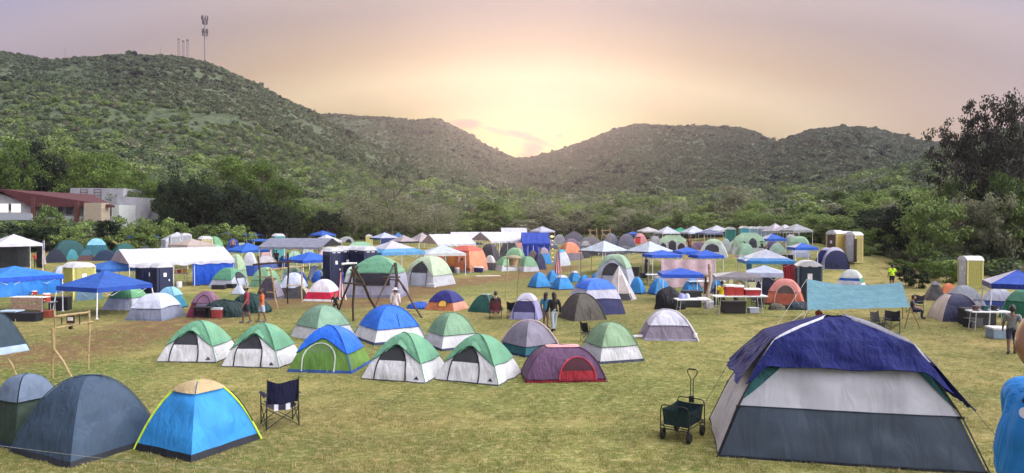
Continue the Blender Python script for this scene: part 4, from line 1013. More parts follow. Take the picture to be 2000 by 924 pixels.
tent(785, 891, 501, 561, -33, 'tall pale sage arched tent with grey door beside the dirt track', asp=1.1, p=2.7, py=3.4, body=(.52, .53, .56), fly=(.47, .57, .40), t0=.36, rise={0: .50}, door=dict(side=0, x=0, w=.48, top=.78, split=.46, spring=.5, col=(.44, .47, .54)), guys=False)
BL = 'small bright blue dome tents pitched close together'
for (a, b, c_, d_, yw, lb) in (
  (1030, 1077, 532, 563, 30, 'bright blue little dome tent, leftmost of the blue cluster by the flag'),
  (1063, 1096, 528, 555, 25, 'bright blue little dome tent directly below the hanging flag'),
  (1074, 1122, 538, 567, 30, 'bright blue little dome tent with a grey cloth over its peak'),
  (1108, 1137, 530, 551, 28, 'bright blue little dome tent behind the one with cloth on its peak'),
  (1127, 1157, 537, 558, 15, 'bright blue little dome tent just above the grey family tent roof'),
  (1150, 1182, 532, 556, 22, 'bright blue little dome tent at the left foot of the sage arched tent'),
  (1227, 1263, 541, 575, -22, 'bright blue little dome tent right of the cream tipi'),
  (1264, 1314, 543, 577, 25, 'bright blue little dome tent at the left post of the blue canopy'),
  (1331, 1374, 544, 572, 22, 'bright blue little dome tent seen beneath the blue kitchen canopy'),
  (1386, 1414, 543, 573, 10, 'bright blue little dome tent between the blue and the grey canopies')):
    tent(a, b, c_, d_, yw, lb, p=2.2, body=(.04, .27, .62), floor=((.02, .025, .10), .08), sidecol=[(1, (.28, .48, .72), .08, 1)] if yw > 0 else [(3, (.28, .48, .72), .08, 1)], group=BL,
         vent=((.6, .6, .66), .84) if 'cloth' in lb and 'with' in lb else None)
# screened tent behind the tripods
t_, S2 = tent(676, 800, 499, 583, -14, 'long screened tent with green roof and black mesh wall behind the tripod towers', asp=.8, p=[(0,1),(.45,.93),(.62,.84),(.8,.62),(.92,.35),(1,.05)], body=(.33, .33, .42), fly=(.13, .33, .20), t0=.58, rise={0: .02}, floor=(.2, .2, .3), h=None)
mb = MB(); S2.arch(mb, 0, 0, S2.w * .62, S2.h * .30, S2.h * .58, S2.h * .7, S2.h * .69, .05); mb.build('mesh_wall', meshcloth((.02, .02, .028)), t_, True)
tent(668, 712, 521, 572, -10, 'pale white and mint cabin tent partly behind the red and white flag', p=3, body=(.58, .62, .60), fly=(.50, .62, .52), t0=.7)
tent(592, 672, 545, 590, -25, 'white dome tent with a red band near its base beside the flag', p=2.2, body=(.74, .70, .74), sidecol=[(0, (.55, .02, .06), .10, .42), (1, (.55, .02, .06), .10, .42)], floor=((.72, .72, .74), .09))
tent(197, 300, 560, 608, -35, 'green dome tent with white base under the front blue canopy', p=2.4, body=(.58, .60, .68), fly=(.14, .38, .18), t0=.52, sidecol=[(1, (.40, .58, .26), .52, 1)])
tent(243, 364, 573, 629, -33, 'light grey dome tent with slate lower band beside the canopy post', asp=1.1, p=2.6, body=(.22, .24, .32), fly=(.60, .64, .76), t0=.45, rise={1: .05}, floor=(.14, .18, .26))
tent(296, 366, 561, 606, -30, 'teal blue dome tent behind the light grey one', p=2.2, body=(.03, .24, .36), vent=((.22, .46, .60), .62), floor=(.02, .03, .06))
tent(362, 440, 569, 621, -18, 'maroon tent with orange right edge and greyish mesh door', p=2.3, body=(.16, .02, .05), fly=(.18, .09, .15), t0=.55, sidecol=[(1, (.72, .13, .06), .2, .9)], door=dict(side=0, x=.05, w=.45, top=.85, split=.25, spring=.4, col=(.05, .015, .03), mesh=(.13, .11, .15)))
tent(406, 488, 523, 563, -38, 'green and white dome tent in front of the blue tarp wall', p=2.3, body=(.52, .56, .64), fly=(.12, .33, .20), t0=.40, rise={1: .30}, door=dict(side=1, x=.1, w=.42, top=.75, split=.45, spring=.4, off=.05))
tent(436, 484, 497, 550, -35, 'tall sage tent rising behind the green and white dome by the tarp wall', p=2.6, body=(.35, .50, .34), fly=(.42, .56, .36), t0=.4)
tent(484, 552, 522, 562, -35, 'round green dome tent behind the bamboo frame', p=2.2, body=(.18, .36, .22), fly=(.24, .44, .26), t0=.35, sidecol=[(1, (.55, .62, .38), .3, 1)])
tent(497, 556, 539, 586, -20, 'dark charcoal tent with pale stripes, its fly sagging open', p=1.9, body=(.05, .04, .055), sidecol=[(1, (.28, .25, .30), .1, .8)], floor=(.10, .10, .14))
tent(540, 606, 533, 578, -20, 'low tent under a crumpled pale blue sheet behind the bamboo ladder', p=2.2, body=(.07, .07, .08), fly=(.56, .62, .74), t0=.34, wr=.06)
tent(552, 618, 558, 584, -18, 'tan and black flattened tent lying between the bamboo posts', p=1.5, body=(.05, .05, .055), sidecol=[(1, (.45, .38, .28), 0, .9)])
tent(450, 482, 558, 576, -20, 'tiny pale blue pop-up tent beside the charcoal tent', p=2.1, body=(.55, .60, .72), floor=NAVY)
tent(496, 545, 500, 528, -20, 'white tent with rounded roof behind the green dome and bamboo frame', p=2.8, body=(.10, .15, .40), fly=(.66, .62, .64), t0=.5)
tent(470, 505, 493, 540, -15, 'narrow white and blue tent at the right of the tall sage one', p=2.6, body=(.03, .08, .35), fly=(.62, .64, .68), t0=.45)
tent(548, 592, 519, 545, -15, 'mint green dome tent under the left side of the blue canopy', p=2.6, body=(.52, .56, .56), fly=(.36, .52, .36), t0=.4)
tent(625, 660, 517, 550, -10, 'grey dome tent with a dark arched door beneath the royal blue canopy', p=2.4, body=(.40, .42, .48), door=dict(side=0, x=0, w=.6, top=.85, split=.2, spring=.4))
tent(1494, 1574, 545, 598, -4, 'coral orange dome tent with a dark open top half of its door', asp=.9, p=2.7, body=(.50, .14, .08), fly=(.62, .24, .20), t0=.52, rise={0: .0}, floor=(.05, .02, .02),
     door=dict(side=0, x=.08, w=.52, top=.78, split=.46, spring=.2, col=(.46, .12, .07), mesh=(.08, .06, .05), tcol=(.62, .40, .34), off=.04))
tent(1460, 1520, 520, 578, 6, 'dark navy cabin tent standing right behind the coral dome', p=4, body=(.03, .035, .075), fly=(.09, .09, .12), t0=.6)
tent(1633, 1694, 527, 564, -10, 'white and green dome tent with a blue stripe above the teal tarp shelter', p=2.5, body=(.62, .62, .68), fly=(.62, .66, .62), t0=.55, sidecol=[(1, (.10, .30, .16), .3, .95), (0, (.03, .14, .58), .42, .66)])
NVW = 'pair of navy blue domes with white arches near the yellow toilets'
tent(1590, 1640, 484, 522, -15, 'navy and white dome tent half behind the blue canopy', p=2.6, body=(.03, .035, .16), fly=(.50, .48, .62), t0=.86, group=NVW)
tent(1600, 1662, 483, 528, 8, 'navy dome tent with a white arch over its dark round front', p=2.8, body=(.50, .50, .62), door=dict(side=0, x=.05, w=.86, top=.86, split=.3, spring=.25, col=(.02, .025, .08), mesh=(.02, .025, .08)), group=NVW)
tent(1804, 1852, 550, 588, 10, 'small dark grey pyramid tent on the grass left of the right-hand toilet', p=1.5, body=(.085, .08, .085), vent=((.2, .2, .22), .8))
tent(1836, 1874, 553, 578, 10, 'orange dome tent peeking out behind the dark grey pyramid tent', p=2.2, body=(.72, .24, .10))
tent(1812, 1925, 573, 632, 18, 'navy dome tent with cream left side in front of the yellow toilet', asp=1.2, p=2.6, body=(.045, .05, .11), sidecol=[(3, (.58, .50, .46), 0, .95)], poles=((.55, .50, .48), .02), dc=None)
tent(1835, 1935, 558, 612, 12, 'grey mesh-topped dome tent behind the navy and cream one', p=2.2, body=(.36, .37, .42), fly=(.28, .30, .34), t0=.5)
tent(1952, 2050, 566, 626, -20, 'green dome tent with a cream stripe at the right edge under the blue canopy', p=2.4, body=(.03, .20, .10), sidecol=[(3, (.70, .72, .45), 0, 1)], fly=(.10, .30, .18), t0=.6)
tent(1915, 1990, 566, 610, 5, 'light grey cabin tent with blue base beneath the right-hand canopy', p=3.5, body=(.04, .08, .30), fly=(.45, .46, .55), t0=.5)
tent(0, 52, 618, 697, 20, 'dark slate pyramid tent with a pale blue hem at the left edge', asp=1., p=1.15, body=(.035, .07, .12), floor=((.30, .42, .62), .22)) if False else None
tent(-60, 55, 612, 698, 30, 'dark slate tent with a pale blue hem cut by the left edge', p=1.5, body=(.035, .065, .09), floor=((.34, .44, .62), .18))
tent(126, 200, 540, 588, 20, 'yellow and slate blue tent under the two overlapping blue canopies', p=4, body=(.08, .16, .22), sidecol=[(3, YELLOW, 0, .8), (0, (.10, .18, .25), 0, .8)])
tent(96, 142, 519, 545, 10, 'pale grey low dome behind the blue tarp shelter', p=2.4, body=(.42, .45, .52))
# ---- far left cluster
FL = 'tents in the far left corner of the field'
for a, b, c_, d_, yw, lb, kw in (
  (97, 172, 469, 502, 10, 'long dark teal tunnel tent below the house', dict(p=3, body=(.015, .085, .09), asp=.6)),
  (160, 216, 466, 500, -10, 'dark teal tent under a light blue sheet', dict(p=2.4, body=(.03, .14, .18), fly=(.22, .50, .72), t0=.62)),
  (212, 272, 475, 503, 10, 'deep green dome tent left of the white marquee ridge', dict(p=2.4, body=(.015, .10, .085))),
  (126, 154, 487, 508, 5, 'small turquoise dome tent in front of the long teal one', dict(p=2.4, body=(.05, .24, .28))),
  (84, 132, 486, 514, -5, 'low black-blue dome tent with a white lamp hung before it', dict(p=2.2, body=(.012, .018, .035))),
  (178, 236, 488, 510, -12, 'low navy dome tent behind the tan canopy peak', dict(p=2.4, body=(.012, .03, .07))),
  (392, 440, 462, 494, -35, 'green arched tent behind the white marquee end', dict(p=2.8, body=(.15, .34, .18), fly=(.18, .40, .22), t0=.4)),
  (455, 487, 474, 486, -20, 'pale green dome peeking over a blue canopy', dict(p=2.4, body=(.42, .52, .32))),
  (512, 545, 466, 480, 10, 'pale grey dome tent left of the long grey pavilion', dict(p=2.6, body=(.50, .52, .52))),
  (658, 695, 462, 478, -10, 'silver white round dome tent with dark doorway at the tree line', dict(p=3, body=(.58, .60, .60), door=dict(side=0, x=.4, w=.4, top=.7, split=.1))),
  (676, 732, 472, 486, 0, 'wide mint green dome tent behind the white-roofed toilets', dict(p=2.6, body=(.26, .48, .30))),
  (560, 590, 490, 506, 0, 'mint dome tent behind the royal blue canopy peak', dict(p=2.6, body=(.34, .52, .38))),
  (440, 470, 466, 492, 0, 'royal blue dark-doored tent below the grey parasol canopy', dict(p=2.6, body=(.02, .05, .30)))):
    tent(a, b, c_, d_, yw, lb, group=FL, **kw)
# ---- centre back cluster
CB = 'crowded tents in the middle of the far field'
for a, b, c_, d_, yw, lb, kw in (
  (974, 1016, 470, 500, 0, 'dark grey round dome in front of the long white marquee', dict(p=2.8, body=(.22, .23, .24))),
  (995, 1026, 467, 492, 0, 'salmon pink dome left of the blue tarp shelter', dict(p=2.6, body=(.62, .32, .26))),
  (984, 1028, 484, 508, -15, 'green arched tent behind the wooden lookout frame', dict(p=2.8, body=(.20, .34, .20), fly=(.24, .42, .24), t0=.4)),
  (962, 1018, 501, 527, 25, 'low green and white tent at the left pole of the wooden frame', dict(p=2.4, body=(.60, .62, .66), fly=(.22, .42, .24), t0=.4)),
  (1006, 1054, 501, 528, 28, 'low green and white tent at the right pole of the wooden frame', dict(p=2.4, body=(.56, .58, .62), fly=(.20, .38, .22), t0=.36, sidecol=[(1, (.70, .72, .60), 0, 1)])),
  (1022, 1045, 482, 496, -10, 'small white and green dome under the blue tarp shelter', dict(p=2.4, body=(.10, .26, .18), fly=(.62, .66, .62), t0=.5)),
  (1038, 1068, 494, 524, 20, 'navy low tent right of the green and white pair', dict(p=2.4, body=(.03, .035, .09), sidecol=[(1, (.45, .42, .55), 0, .9)])),
  (1030, 1052, 489, 508, 0, 'brown dome tent squeezed beside the bright blue one', dict(p=2.4, body=(.13, .10, .10))),
  (1046, 1078, 484, 513, 15, 'bright azure tent with a striped grey arch at the string of lights', dict(p=2.5, body=(.05, .30, .68), fly=(.34, .28, .34), t0=.62)),
  (1078, 1116, 488, 517, 25, 'white dome tent with teal cap behind the flag', dict(p=2.3, body=(.62, .66, .72), vent=((.06, .40, .62), .88))),
  (1084, 1142, 473, 507, 22, 'orange and mauve dome tent lit by the lights beside it', dict(p=2.4, body=(.22, .19, .24), fly=(.68, .26, .14), t0=.42, sidecol=[(1, (.50, .42, .46), 0, .4)])),
  (1126, 1154, 484, 502, 15, 'black and white small dome under the edge of the pale canopy', dict(p=2.4, body=(.05, .05, .06), fly=(.3, .3, .32), t0=.7)),
  (1080, 1106, 458, 476, 0, 'grey dome with smooth sides right of the blue shelter', dict(p=2.8, body=(.26, .26, .30))),
  (1096, 1136, 466, 484, 10, 'plum coloured dome above the orange and mauve one', dict(p=2.6, body=(.16, .12, .18))),
  (1132, 1156, 471, 487, 0, 'black and grey striped dome left of the pale canopies', dict(p=2.6, body=(.10, .10, .11), fly=(.36, .36, .38), t0=.55)),
  (1092, 1150, 452, 470, 0, 'wide dark grey tent with a pointed vent by the far trees', dict(p=1.5, body=(.085, .085, .11), asp=.7)),
  (1128, 1180, 460, 480, 0, 'mottled grey tent below the far wooden frames', dict(p=1.9, body=(.14, .14, .16))),
  (1174, 1212, 456, 484, 5, 'steel grey dome just behind the peak of the left pale canopy', dict(p=2.6, body=(.16, .18, .25))),
  (1204, 1244, 457, 482, 0, 'slate grey tent with a person at its left corner', dict(p=2.4, body=(.14, .14, .19))),
  (1236, 1265, 456, 474, 0, 'rose pink dome tent with a red door panel', dict(p=2.6, body=(.66, .30, .33), door=dict(side=0, x=-.3, w=.35, top=.7, split=.6, col=(.60, .05, .04), spring=.8))),
  (1270, 1290, 462, 476, 0, 'narrow grey shower tent under the cream canopy', dict(p=5, body=(.42, .42, .46)))):
    tent(a, b, c_, d_ + 3, yw, lb, group=CB, **kw)
# ---- right back cluster
RB = 'sage and blue tents on the rise at the back right'
ARC = lambda n: [(0, -.62, .26, .12, .62), (0, .62, .26, .12, .62)]
for a, b, c_, d_, yw, lb, kw in (
  (1284, 1344, 460, 496, 4, 'sage cabin tent with three arched windows behind the pale canopies', dict(asp=.5, p=[(0,1),(.55,.95),(.8,.85),(1,.45)], py=[(0,1),(.6,.8),(1,.1)], body=(.52, .54, .54), fly=(.36, .50, .33), t0=.62, rise={0: .05}, door=dict(side=0, x=-.05, w=.24, top=.74, split=.15, spring=.6, base=.14, off=.05), windows=[(0, -.66, .22, .12, .62), (0, .55, .24, .12, .62)])),
  (1363, 1424, 467, 504, -3, 'sage tent with one tall arch door right of the grey canopy', dict(asp=.8, p=2.5, body=(.50, .54, .52), fly=(.38, .50, .34), t0=.78, door=dict(side=0, x=-.05, w=.45, top=.74, split=.30, spring=.45, off=.03))),
  (1424, 1502, 455, 497, 8, 'biggest sage cabin tent with dark arched windows before the teal toilets', dict(asp=.55, p=[(0,1),(.5,.86),(.8,.68),(1,.35)], py=[(0,1),(.6,.7),(1,.1)], body=(.48, .52, .52), fly=(.30, .46, .31), t0=.36, door=dict(side=0, x=.15, w=.2, top=.76, split=.30, spring=.5, off=.05), windows=[(0, -.45, .2, .3, .65), (0, .7, .2, .3, .65)])),
  (1435, 1476, 476, 504, 15, 'small mint dome tent pitched before the biggest sage cabin tent', dict(p=3, body=(.56, .58, .58), fly=(.28, .46, .33), t0=.25)),
  (1406, 1430, 466, 492, 0, 'pale grey-green tent squeezed between the two sage arches', dict(p=2.4, body=(.42, .48, .46))),
  (1489, 1530, 470, 492, -6, 'dark purple tent beneath the small blue canopy on the rise', dict(p=2.2, body=(.10, .07, .16))),
  (1534, 1586, 462, 492, -6, 'light green arched tunnel tent on the rise below the grey canopy', dict(p=3.4, body=(.30, .46, .30), fly=(.34, .54, .36), t0=.6)),
  (1528, 1562, 458, 486, 0, 'silver dome top behind the light green tunnel tent', dict(p=2.8, body=(.46, .48, .50))),
  (1540, 1585, 486, 503, 3, 'low pale blue tent shaded by the right-hand blue canopy on the rise', dict(p=4, body=(.42, .46, .58))),
  (1345, 1385, 472, 488, 0, 'dark wine coloured tent behind the blue canopy peaks', dict(p=2.2, body=(.12, .07, .12)))):
    tent(a, b, c_, d_, yw, lb, group=RB, **kw)
# ---- canopies
PALE = (.55, .62, .70)
CN = 'pop-up canopies in the camp'
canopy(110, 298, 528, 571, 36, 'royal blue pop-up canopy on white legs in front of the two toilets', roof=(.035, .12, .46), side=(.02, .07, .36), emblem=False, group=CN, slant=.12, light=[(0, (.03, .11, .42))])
canopy(148, 282, 509, 532, 30, 'blue pop-up canopy half hidden behind a nearer one', roof=(.04, .16, .50), side=(.02, .11, .40), group=CN)
canopy(-30, 84, 457, 482, 15, 'white pop-up canopy at the far left below the house', roof=(.66, .64, .70), group=CN, s=3.6, walls=[(2, (.03, .035, .04), 0, 1, .9), (1, (.03, .035, .04), 0, .5, .9)])
canopy(440, 527, 474, 494, 30, 'bright blue canopy beside the end of the white marquee', roof=(.03, .15, .60), group=CN)
canopy(482, 534, 472, 484, 20, 'flatter blue canopy just behind the bright blue one left of the pavilion', roof=(.04, .14, .52), group=CN)
canopy(551, 658, 492, 514, 32, 'royal blue canopy with white legs above the white and red tent', roof=(.025, .13, .58), side=(.02, .08, .42), group=CN, slant=.06)
canopy(246, 294, 456, 467, 20, 'bright blue canopy at the left end of the tree line', roof=(.03, .14, .60), group=CN)
canopy(280, 318, 457, 468, 20, 'dull blue canopy touching the bright blue one under the trees', roof=(.05, .12, .32), group=CN)
canopy(314, 378, 453, 472, 10, 'silver white canopy with a closed white side wall', roof=(.56, .58, .66), group=CN, walls=[(0, (.60, .62, .70), 0, 1, 1), (3, (.6, .62, .7), 0, 1, 1)])
canopy(328, 420, 466, 483, 35, 'tan beige canopy peeping over the white marquee ridge', roof=(.46, .38, .34), group=CN)
canopy(427, 482, 449, 460, 40, 'blue-grey wide canopy on a thin frame at the tree line', roof=(.12, .16, .28), group=CN)
canopy(476, 514, 452, 461, 40, 'clear blue canopy next to the blue-grey wide one', roof=(.04, .12, .48), group=CN)
canopy(604, 656, 450, 461, 40, 'vented blue canopy above the roof of the grey pavilion', roof=(.035, .12, .50), group=CN)
canopy(607, 668, 458, 474, 35, 'pale silver canopy behind the dark gable of the pavilion', roof=(.58, .60, .66), group=CN)
canopy(702, 830, 470, 499, 28, 'large pale canopy with a blue border above the screened tent', roof=(.55, .53, .62), side=(.10, .30, .55), group=CN, rim=((.10, .30, .52), .3), yb=560)
canopy(722, 780, 454, 468, 30, 'pale blue canopy with dark wall beneath, behind the large pale one', roof=(.45, .50, .66), side=(.03, .06, .20), group=CN, walls=[(0, (.03, .05, .16), 0, 1, 1)])
canopy(764, 790, 454, 464, 20, 'tiny azure canopy peak beside the brown canopies', roof=(.08, .22, .55), group=CN)
canopy(758, 818, 459, 475, 35, 'dusty brown canopy with a black open gable', roof=(.42, .36, .38), side=(.02, .02, .03), group=CN)
canopy(796, 852, 454, 477, 35, 'mauve beige canopy with gold trim left of the marquee', roof=(.44, .38, .40), group=CN)
canopy(820, 909, 478, 500, 8, 'pale blue and cream canopy in front of the orange cabin tent', roof=(.52, .58, .66), side=(.62, .62, .60), group=CN, yb=540)
canopy(880, 942, 471, 483, 38, 'blue canopy peak directly above the orange cabin tent', roof=(.03, .10, .52), group=CN)
canopy(1034, 1084, 442, 454, 35, 'lavender canopy peak above the blue tarp shelter', roof=(.50, .50, .62), group=CN)
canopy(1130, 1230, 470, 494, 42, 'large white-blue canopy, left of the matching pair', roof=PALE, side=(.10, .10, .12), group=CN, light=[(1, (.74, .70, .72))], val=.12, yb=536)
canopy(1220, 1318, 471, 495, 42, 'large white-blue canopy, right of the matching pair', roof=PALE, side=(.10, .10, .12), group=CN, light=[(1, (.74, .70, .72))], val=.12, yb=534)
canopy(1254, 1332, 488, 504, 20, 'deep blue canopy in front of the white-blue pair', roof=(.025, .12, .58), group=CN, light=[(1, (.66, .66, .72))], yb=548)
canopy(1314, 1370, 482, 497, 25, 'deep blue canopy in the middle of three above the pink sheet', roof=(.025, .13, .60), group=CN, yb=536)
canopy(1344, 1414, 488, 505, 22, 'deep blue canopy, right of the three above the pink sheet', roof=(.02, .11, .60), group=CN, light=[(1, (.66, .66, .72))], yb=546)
canopy(1222, 1250, 452, 461, 20, 'small navy canopy beside the cream one by the far trees', roof=(.03, .10, .42), group=CN)
canopy(1243, 1289, 443, 454, 20, 'cream grey canopy by the far trees with a grey stall beneath', roof=(.54, .52, .54), group=CN)
canopy(1278, 1328, 442, 459, 25, 'white canopy left of the vivid green one', roof=(.62, .66, .74), group=CN)
canopy(1286, 1318, 451, 461, 20, 'blue canopy below the white one left of the vivid green', roof=(.04, .14, .50), group=CN)
canopy(1308, 1350, 444, 458, 30, 'vivid green canopy in the far row', roof=(.03, .38, .20), group=CN)
canopy(1328, 1382, 441, 457, 25, 'white canopy right of the vivid green one', roof=(.60, .66, .76), group=CN)
canopy(1358, 1414, 448, 463, 25, 'blue-grey canopy above the single-arch sage tent', roof=(.17, .20, .32), group=CN)
canopy(1374, 1426, 440, 453, 20, 'white canopy beside the first teal toilet', roof=(.62, .64, .70), group=CN)
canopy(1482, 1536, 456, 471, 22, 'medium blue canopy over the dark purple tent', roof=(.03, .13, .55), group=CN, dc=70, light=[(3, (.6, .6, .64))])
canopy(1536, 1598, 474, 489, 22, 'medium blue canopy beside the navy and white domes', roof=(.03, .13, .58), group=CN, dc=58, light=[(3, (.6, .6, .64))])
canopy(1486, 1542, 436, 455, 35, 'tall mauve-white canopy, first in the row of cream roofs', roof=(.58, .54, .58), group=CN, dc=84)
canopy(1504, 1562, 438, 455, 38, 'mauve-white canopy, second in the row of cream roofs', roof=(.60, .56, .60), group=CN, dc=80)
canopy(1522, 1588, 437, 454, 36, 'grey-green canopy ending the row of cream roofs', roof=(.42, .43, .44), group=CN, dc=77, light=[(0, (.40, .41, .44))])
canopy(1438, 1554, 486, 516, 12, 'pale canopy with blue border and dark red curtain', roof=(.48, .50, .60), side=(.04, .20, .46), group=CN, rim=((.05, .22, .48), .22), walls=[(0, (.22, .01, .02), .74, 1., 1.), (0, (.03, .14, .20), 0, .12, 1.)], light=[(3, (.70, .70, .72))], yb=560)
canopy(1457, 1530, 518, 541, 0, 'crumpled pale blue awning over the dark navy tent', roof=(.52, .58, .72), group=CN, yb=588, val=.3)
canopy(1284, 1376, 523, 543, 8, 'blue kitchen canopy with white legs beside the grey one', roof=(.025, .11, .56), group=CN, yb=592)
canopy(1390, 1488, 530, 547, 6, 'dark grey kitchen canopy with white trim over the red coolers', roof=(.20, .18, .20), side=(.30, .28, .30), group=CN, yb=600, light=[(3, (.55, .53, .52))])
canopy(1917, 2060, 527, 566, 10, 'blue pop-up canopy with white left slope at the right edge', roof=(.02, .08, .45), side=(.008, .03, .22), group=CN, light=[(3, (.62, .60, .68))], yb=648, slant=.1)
canopy(1880, 1950, 556, 584, 35, 'white mesh awning next to the blue canopy at the right', roof=(.62, .60, .64), group=CN, yb=632) if False else None
# blue tarp shelter at the left
def tarp_shelter():
    t = canopy(-70, 124, 519, 551, 22, 'azure blue tarp shelter with hanging walls at the left edge', roof=(.035, .22, .66), side=(.02, .10, .55), cat='tarp shelter', name='tarp_shelter', group=None, yb=622,
               walls=[(0, (.04, .24, .68), 0, .96, .48), (1, (.04, .24, .68), 0, 1, .45), (3, (.04, .24, .66), 0, 1, .5)])
    return t
tarp_shelter()
def marquee(x0, x1, ytop, yeave, yb, label, wall=None, L_=None, deep=4.5, roof=(.66, .65, .72), yaw=8, dc=None, gable=(.48, .38, .36), hole=(.30, .62), segs=5, legs=6, zt=None, ze=None):
    xc = (x0 + x1) / 2; q = (xc - 1000) / F; d = dc or ground_at(xc, yb).y + deep / 2; g = G(q * d, d)
    Lx = (x1 - x0) * d / F / (math.cos(R(yaw)) + .15) if not L_ else L_
    zt_ = zt or CAMZ + ray(xc, ytop)[1] * d - g; ze_ = ze or CAMZ + ray(xc, yeave)[1] * (d - deep / 2) - g
    ze_ = max(1.8, min(ze_, zt_ - .5))
    t = thing('marquee', label, 'marquee', (q * d, d, g), R(yaw) - math.atan(q))
    mb = MB(); n = 24; rows = []
    for j in range(-6, 7):
        v = j / 6; rows.append([(-Lx / 2 + Lx * i / n, v * deep / 2, zt_ - (zt_ - ze_) * abs(v) ** 1.05 - .05 * math.sin(math.pi * ((i * segs / n) % 1)) * (abs(v) * .7 + .2) + .02 * nz(i * .6, j * .5)) for i in range(n + 1)])
    mb.grid(rows); mb.grid([[(p_[0], -deep / 2 - .02, p_[2] - .0) for p_ in rows[0]], [(p_[0], -deep / 2 - .04, p_[2] - .22 - .05 * math.sin(i * 1.7)) for i, p_ in enumerate(rows[0])]])
    mb.build('roof', fabric(roof, trans=.3), t, True, sharp=35)
    for s in (-1, 1):
        mb = MB(); mb.poly([(s * Lx / 2, -deep / 2, ze_), (s * Lx / 2, deep / 2, ze_), (s * Lx / 2, 0, zt_ - .02)]); mb.build('gable', fabric(gable), t)
    for i in range(legs):
        for s in (-1, 1):
            mb = MB(); xx = -Lx / 2 + .06 + (Lx - .12) * i / (legs - 1); mb.tube([(xx, s * (deep / 2 - .06), -.1), (xx, s * (deep / 2 - .06), ze_ - .02)], .025, 6); mb.build('leg', WHITEMETAL, t)
    if wall:
        for (a, b, col, dr) in wall:
            rows = []; n = 30
            for j in range(9):
                z = ze_ - .1 - (ze_ - .1) * dr * j / 8; rows.append([(-Lx / 2 + Lx * (a + (b - a) * i / n), -deep / 2 + .03 + (.10 * math.sin(i * 1.1 + .4) + .05 * math.sin(i * 2.7)) * (j / 8) , z) for i in range(n + 1)])
            mb = MB(); mb.grid(rows); mb.build('side_wall', fabric(col, rough=.32, bump=.9, scale=1.6), t, True)
            rows = []
            for j in range(9):
                z = ze_ - .1 - (ze_ - .1) * dr * j / 8; rows.append([(Lx / 2 - .02 + .04 * math.sin(i * 1.5) * j / 8, -deep / 2 + deep * i / 12, z) for i in range(13)])
            if b > .95: mb = MB(); mb.grid(rows); mb.build('side_wall', fabric(col, rough=.32, bump=.9, scale=1.6), t, True)
    return t
marquee(232, 446, 484, 512, 562, 'long white marquee with a blue tarp wall and kitchen inside', wall=[(.58, 1.0, (.02, .10, .58), .97)], yaw=22, deep=3.6)
marquee(520, 656, 465, 482, 505, 'long grey gabled pavilion in front of the tree line', roof=(.25, .26, .34), gable=(.03, .03, .04), dc=70, yaw=-26, deep=4.6)
marquee(832, 918, 457, 478, 500, 'white marquee behind the pale blue canopy', dc=84, deep=5, yaw=24)
marquee(872, 1006, 453, 466, 490, 'longest white marquee in the middle of the far field', dc=98, deep=6, yaw=2, gable=(.42, .36, .36))
marquee(932, 1026, 453, 470, 500, 'white marquee with tan gable left of the blue tarp shelter', dc=86, deep=5, yaw=30, gable=(.44, .36, .34))
marquee(975, 1032, 445, 454, 480, 'small white marquee top furthest back by the trees', dc=118, deep=5, yaw=2, roof=(.56, .57, .68))
marquee(1014, 1076, 454, 487, 492, 'tall deep blue tarp shelter beside the string of lights', dc=84, deep=3.6, yaw=4, roof=(.02, .07, .46), gable=(.02, .06, .36), wall=[(0, 1, (.015, .05, .38), .9)], ze=1.9)
# orange cabin tent
tent(868, 954, 480, 533, -32, 'large orange cabin tent with coral walls next to a pale canopy', name='cabin_tent', asp=1.2, p=[(0,1),(.6,.86),(.82,.74),(1,.30)], py=[(0,1),(.6,.86),(.82,.74),(1,.30)], body=(.66, .20, .09), fly=(.58, .13, .09), t0=.80, sidecol=[(1, (.72, .32, .18), .0, .8)], floor=((.28, .28, .36), .06),
     door=dict(side=0, x=-.4, w=.2, top=.66, split=.3, spring=.5, mesh=(.75, .30, .06), col=(.7, .22, .08)))
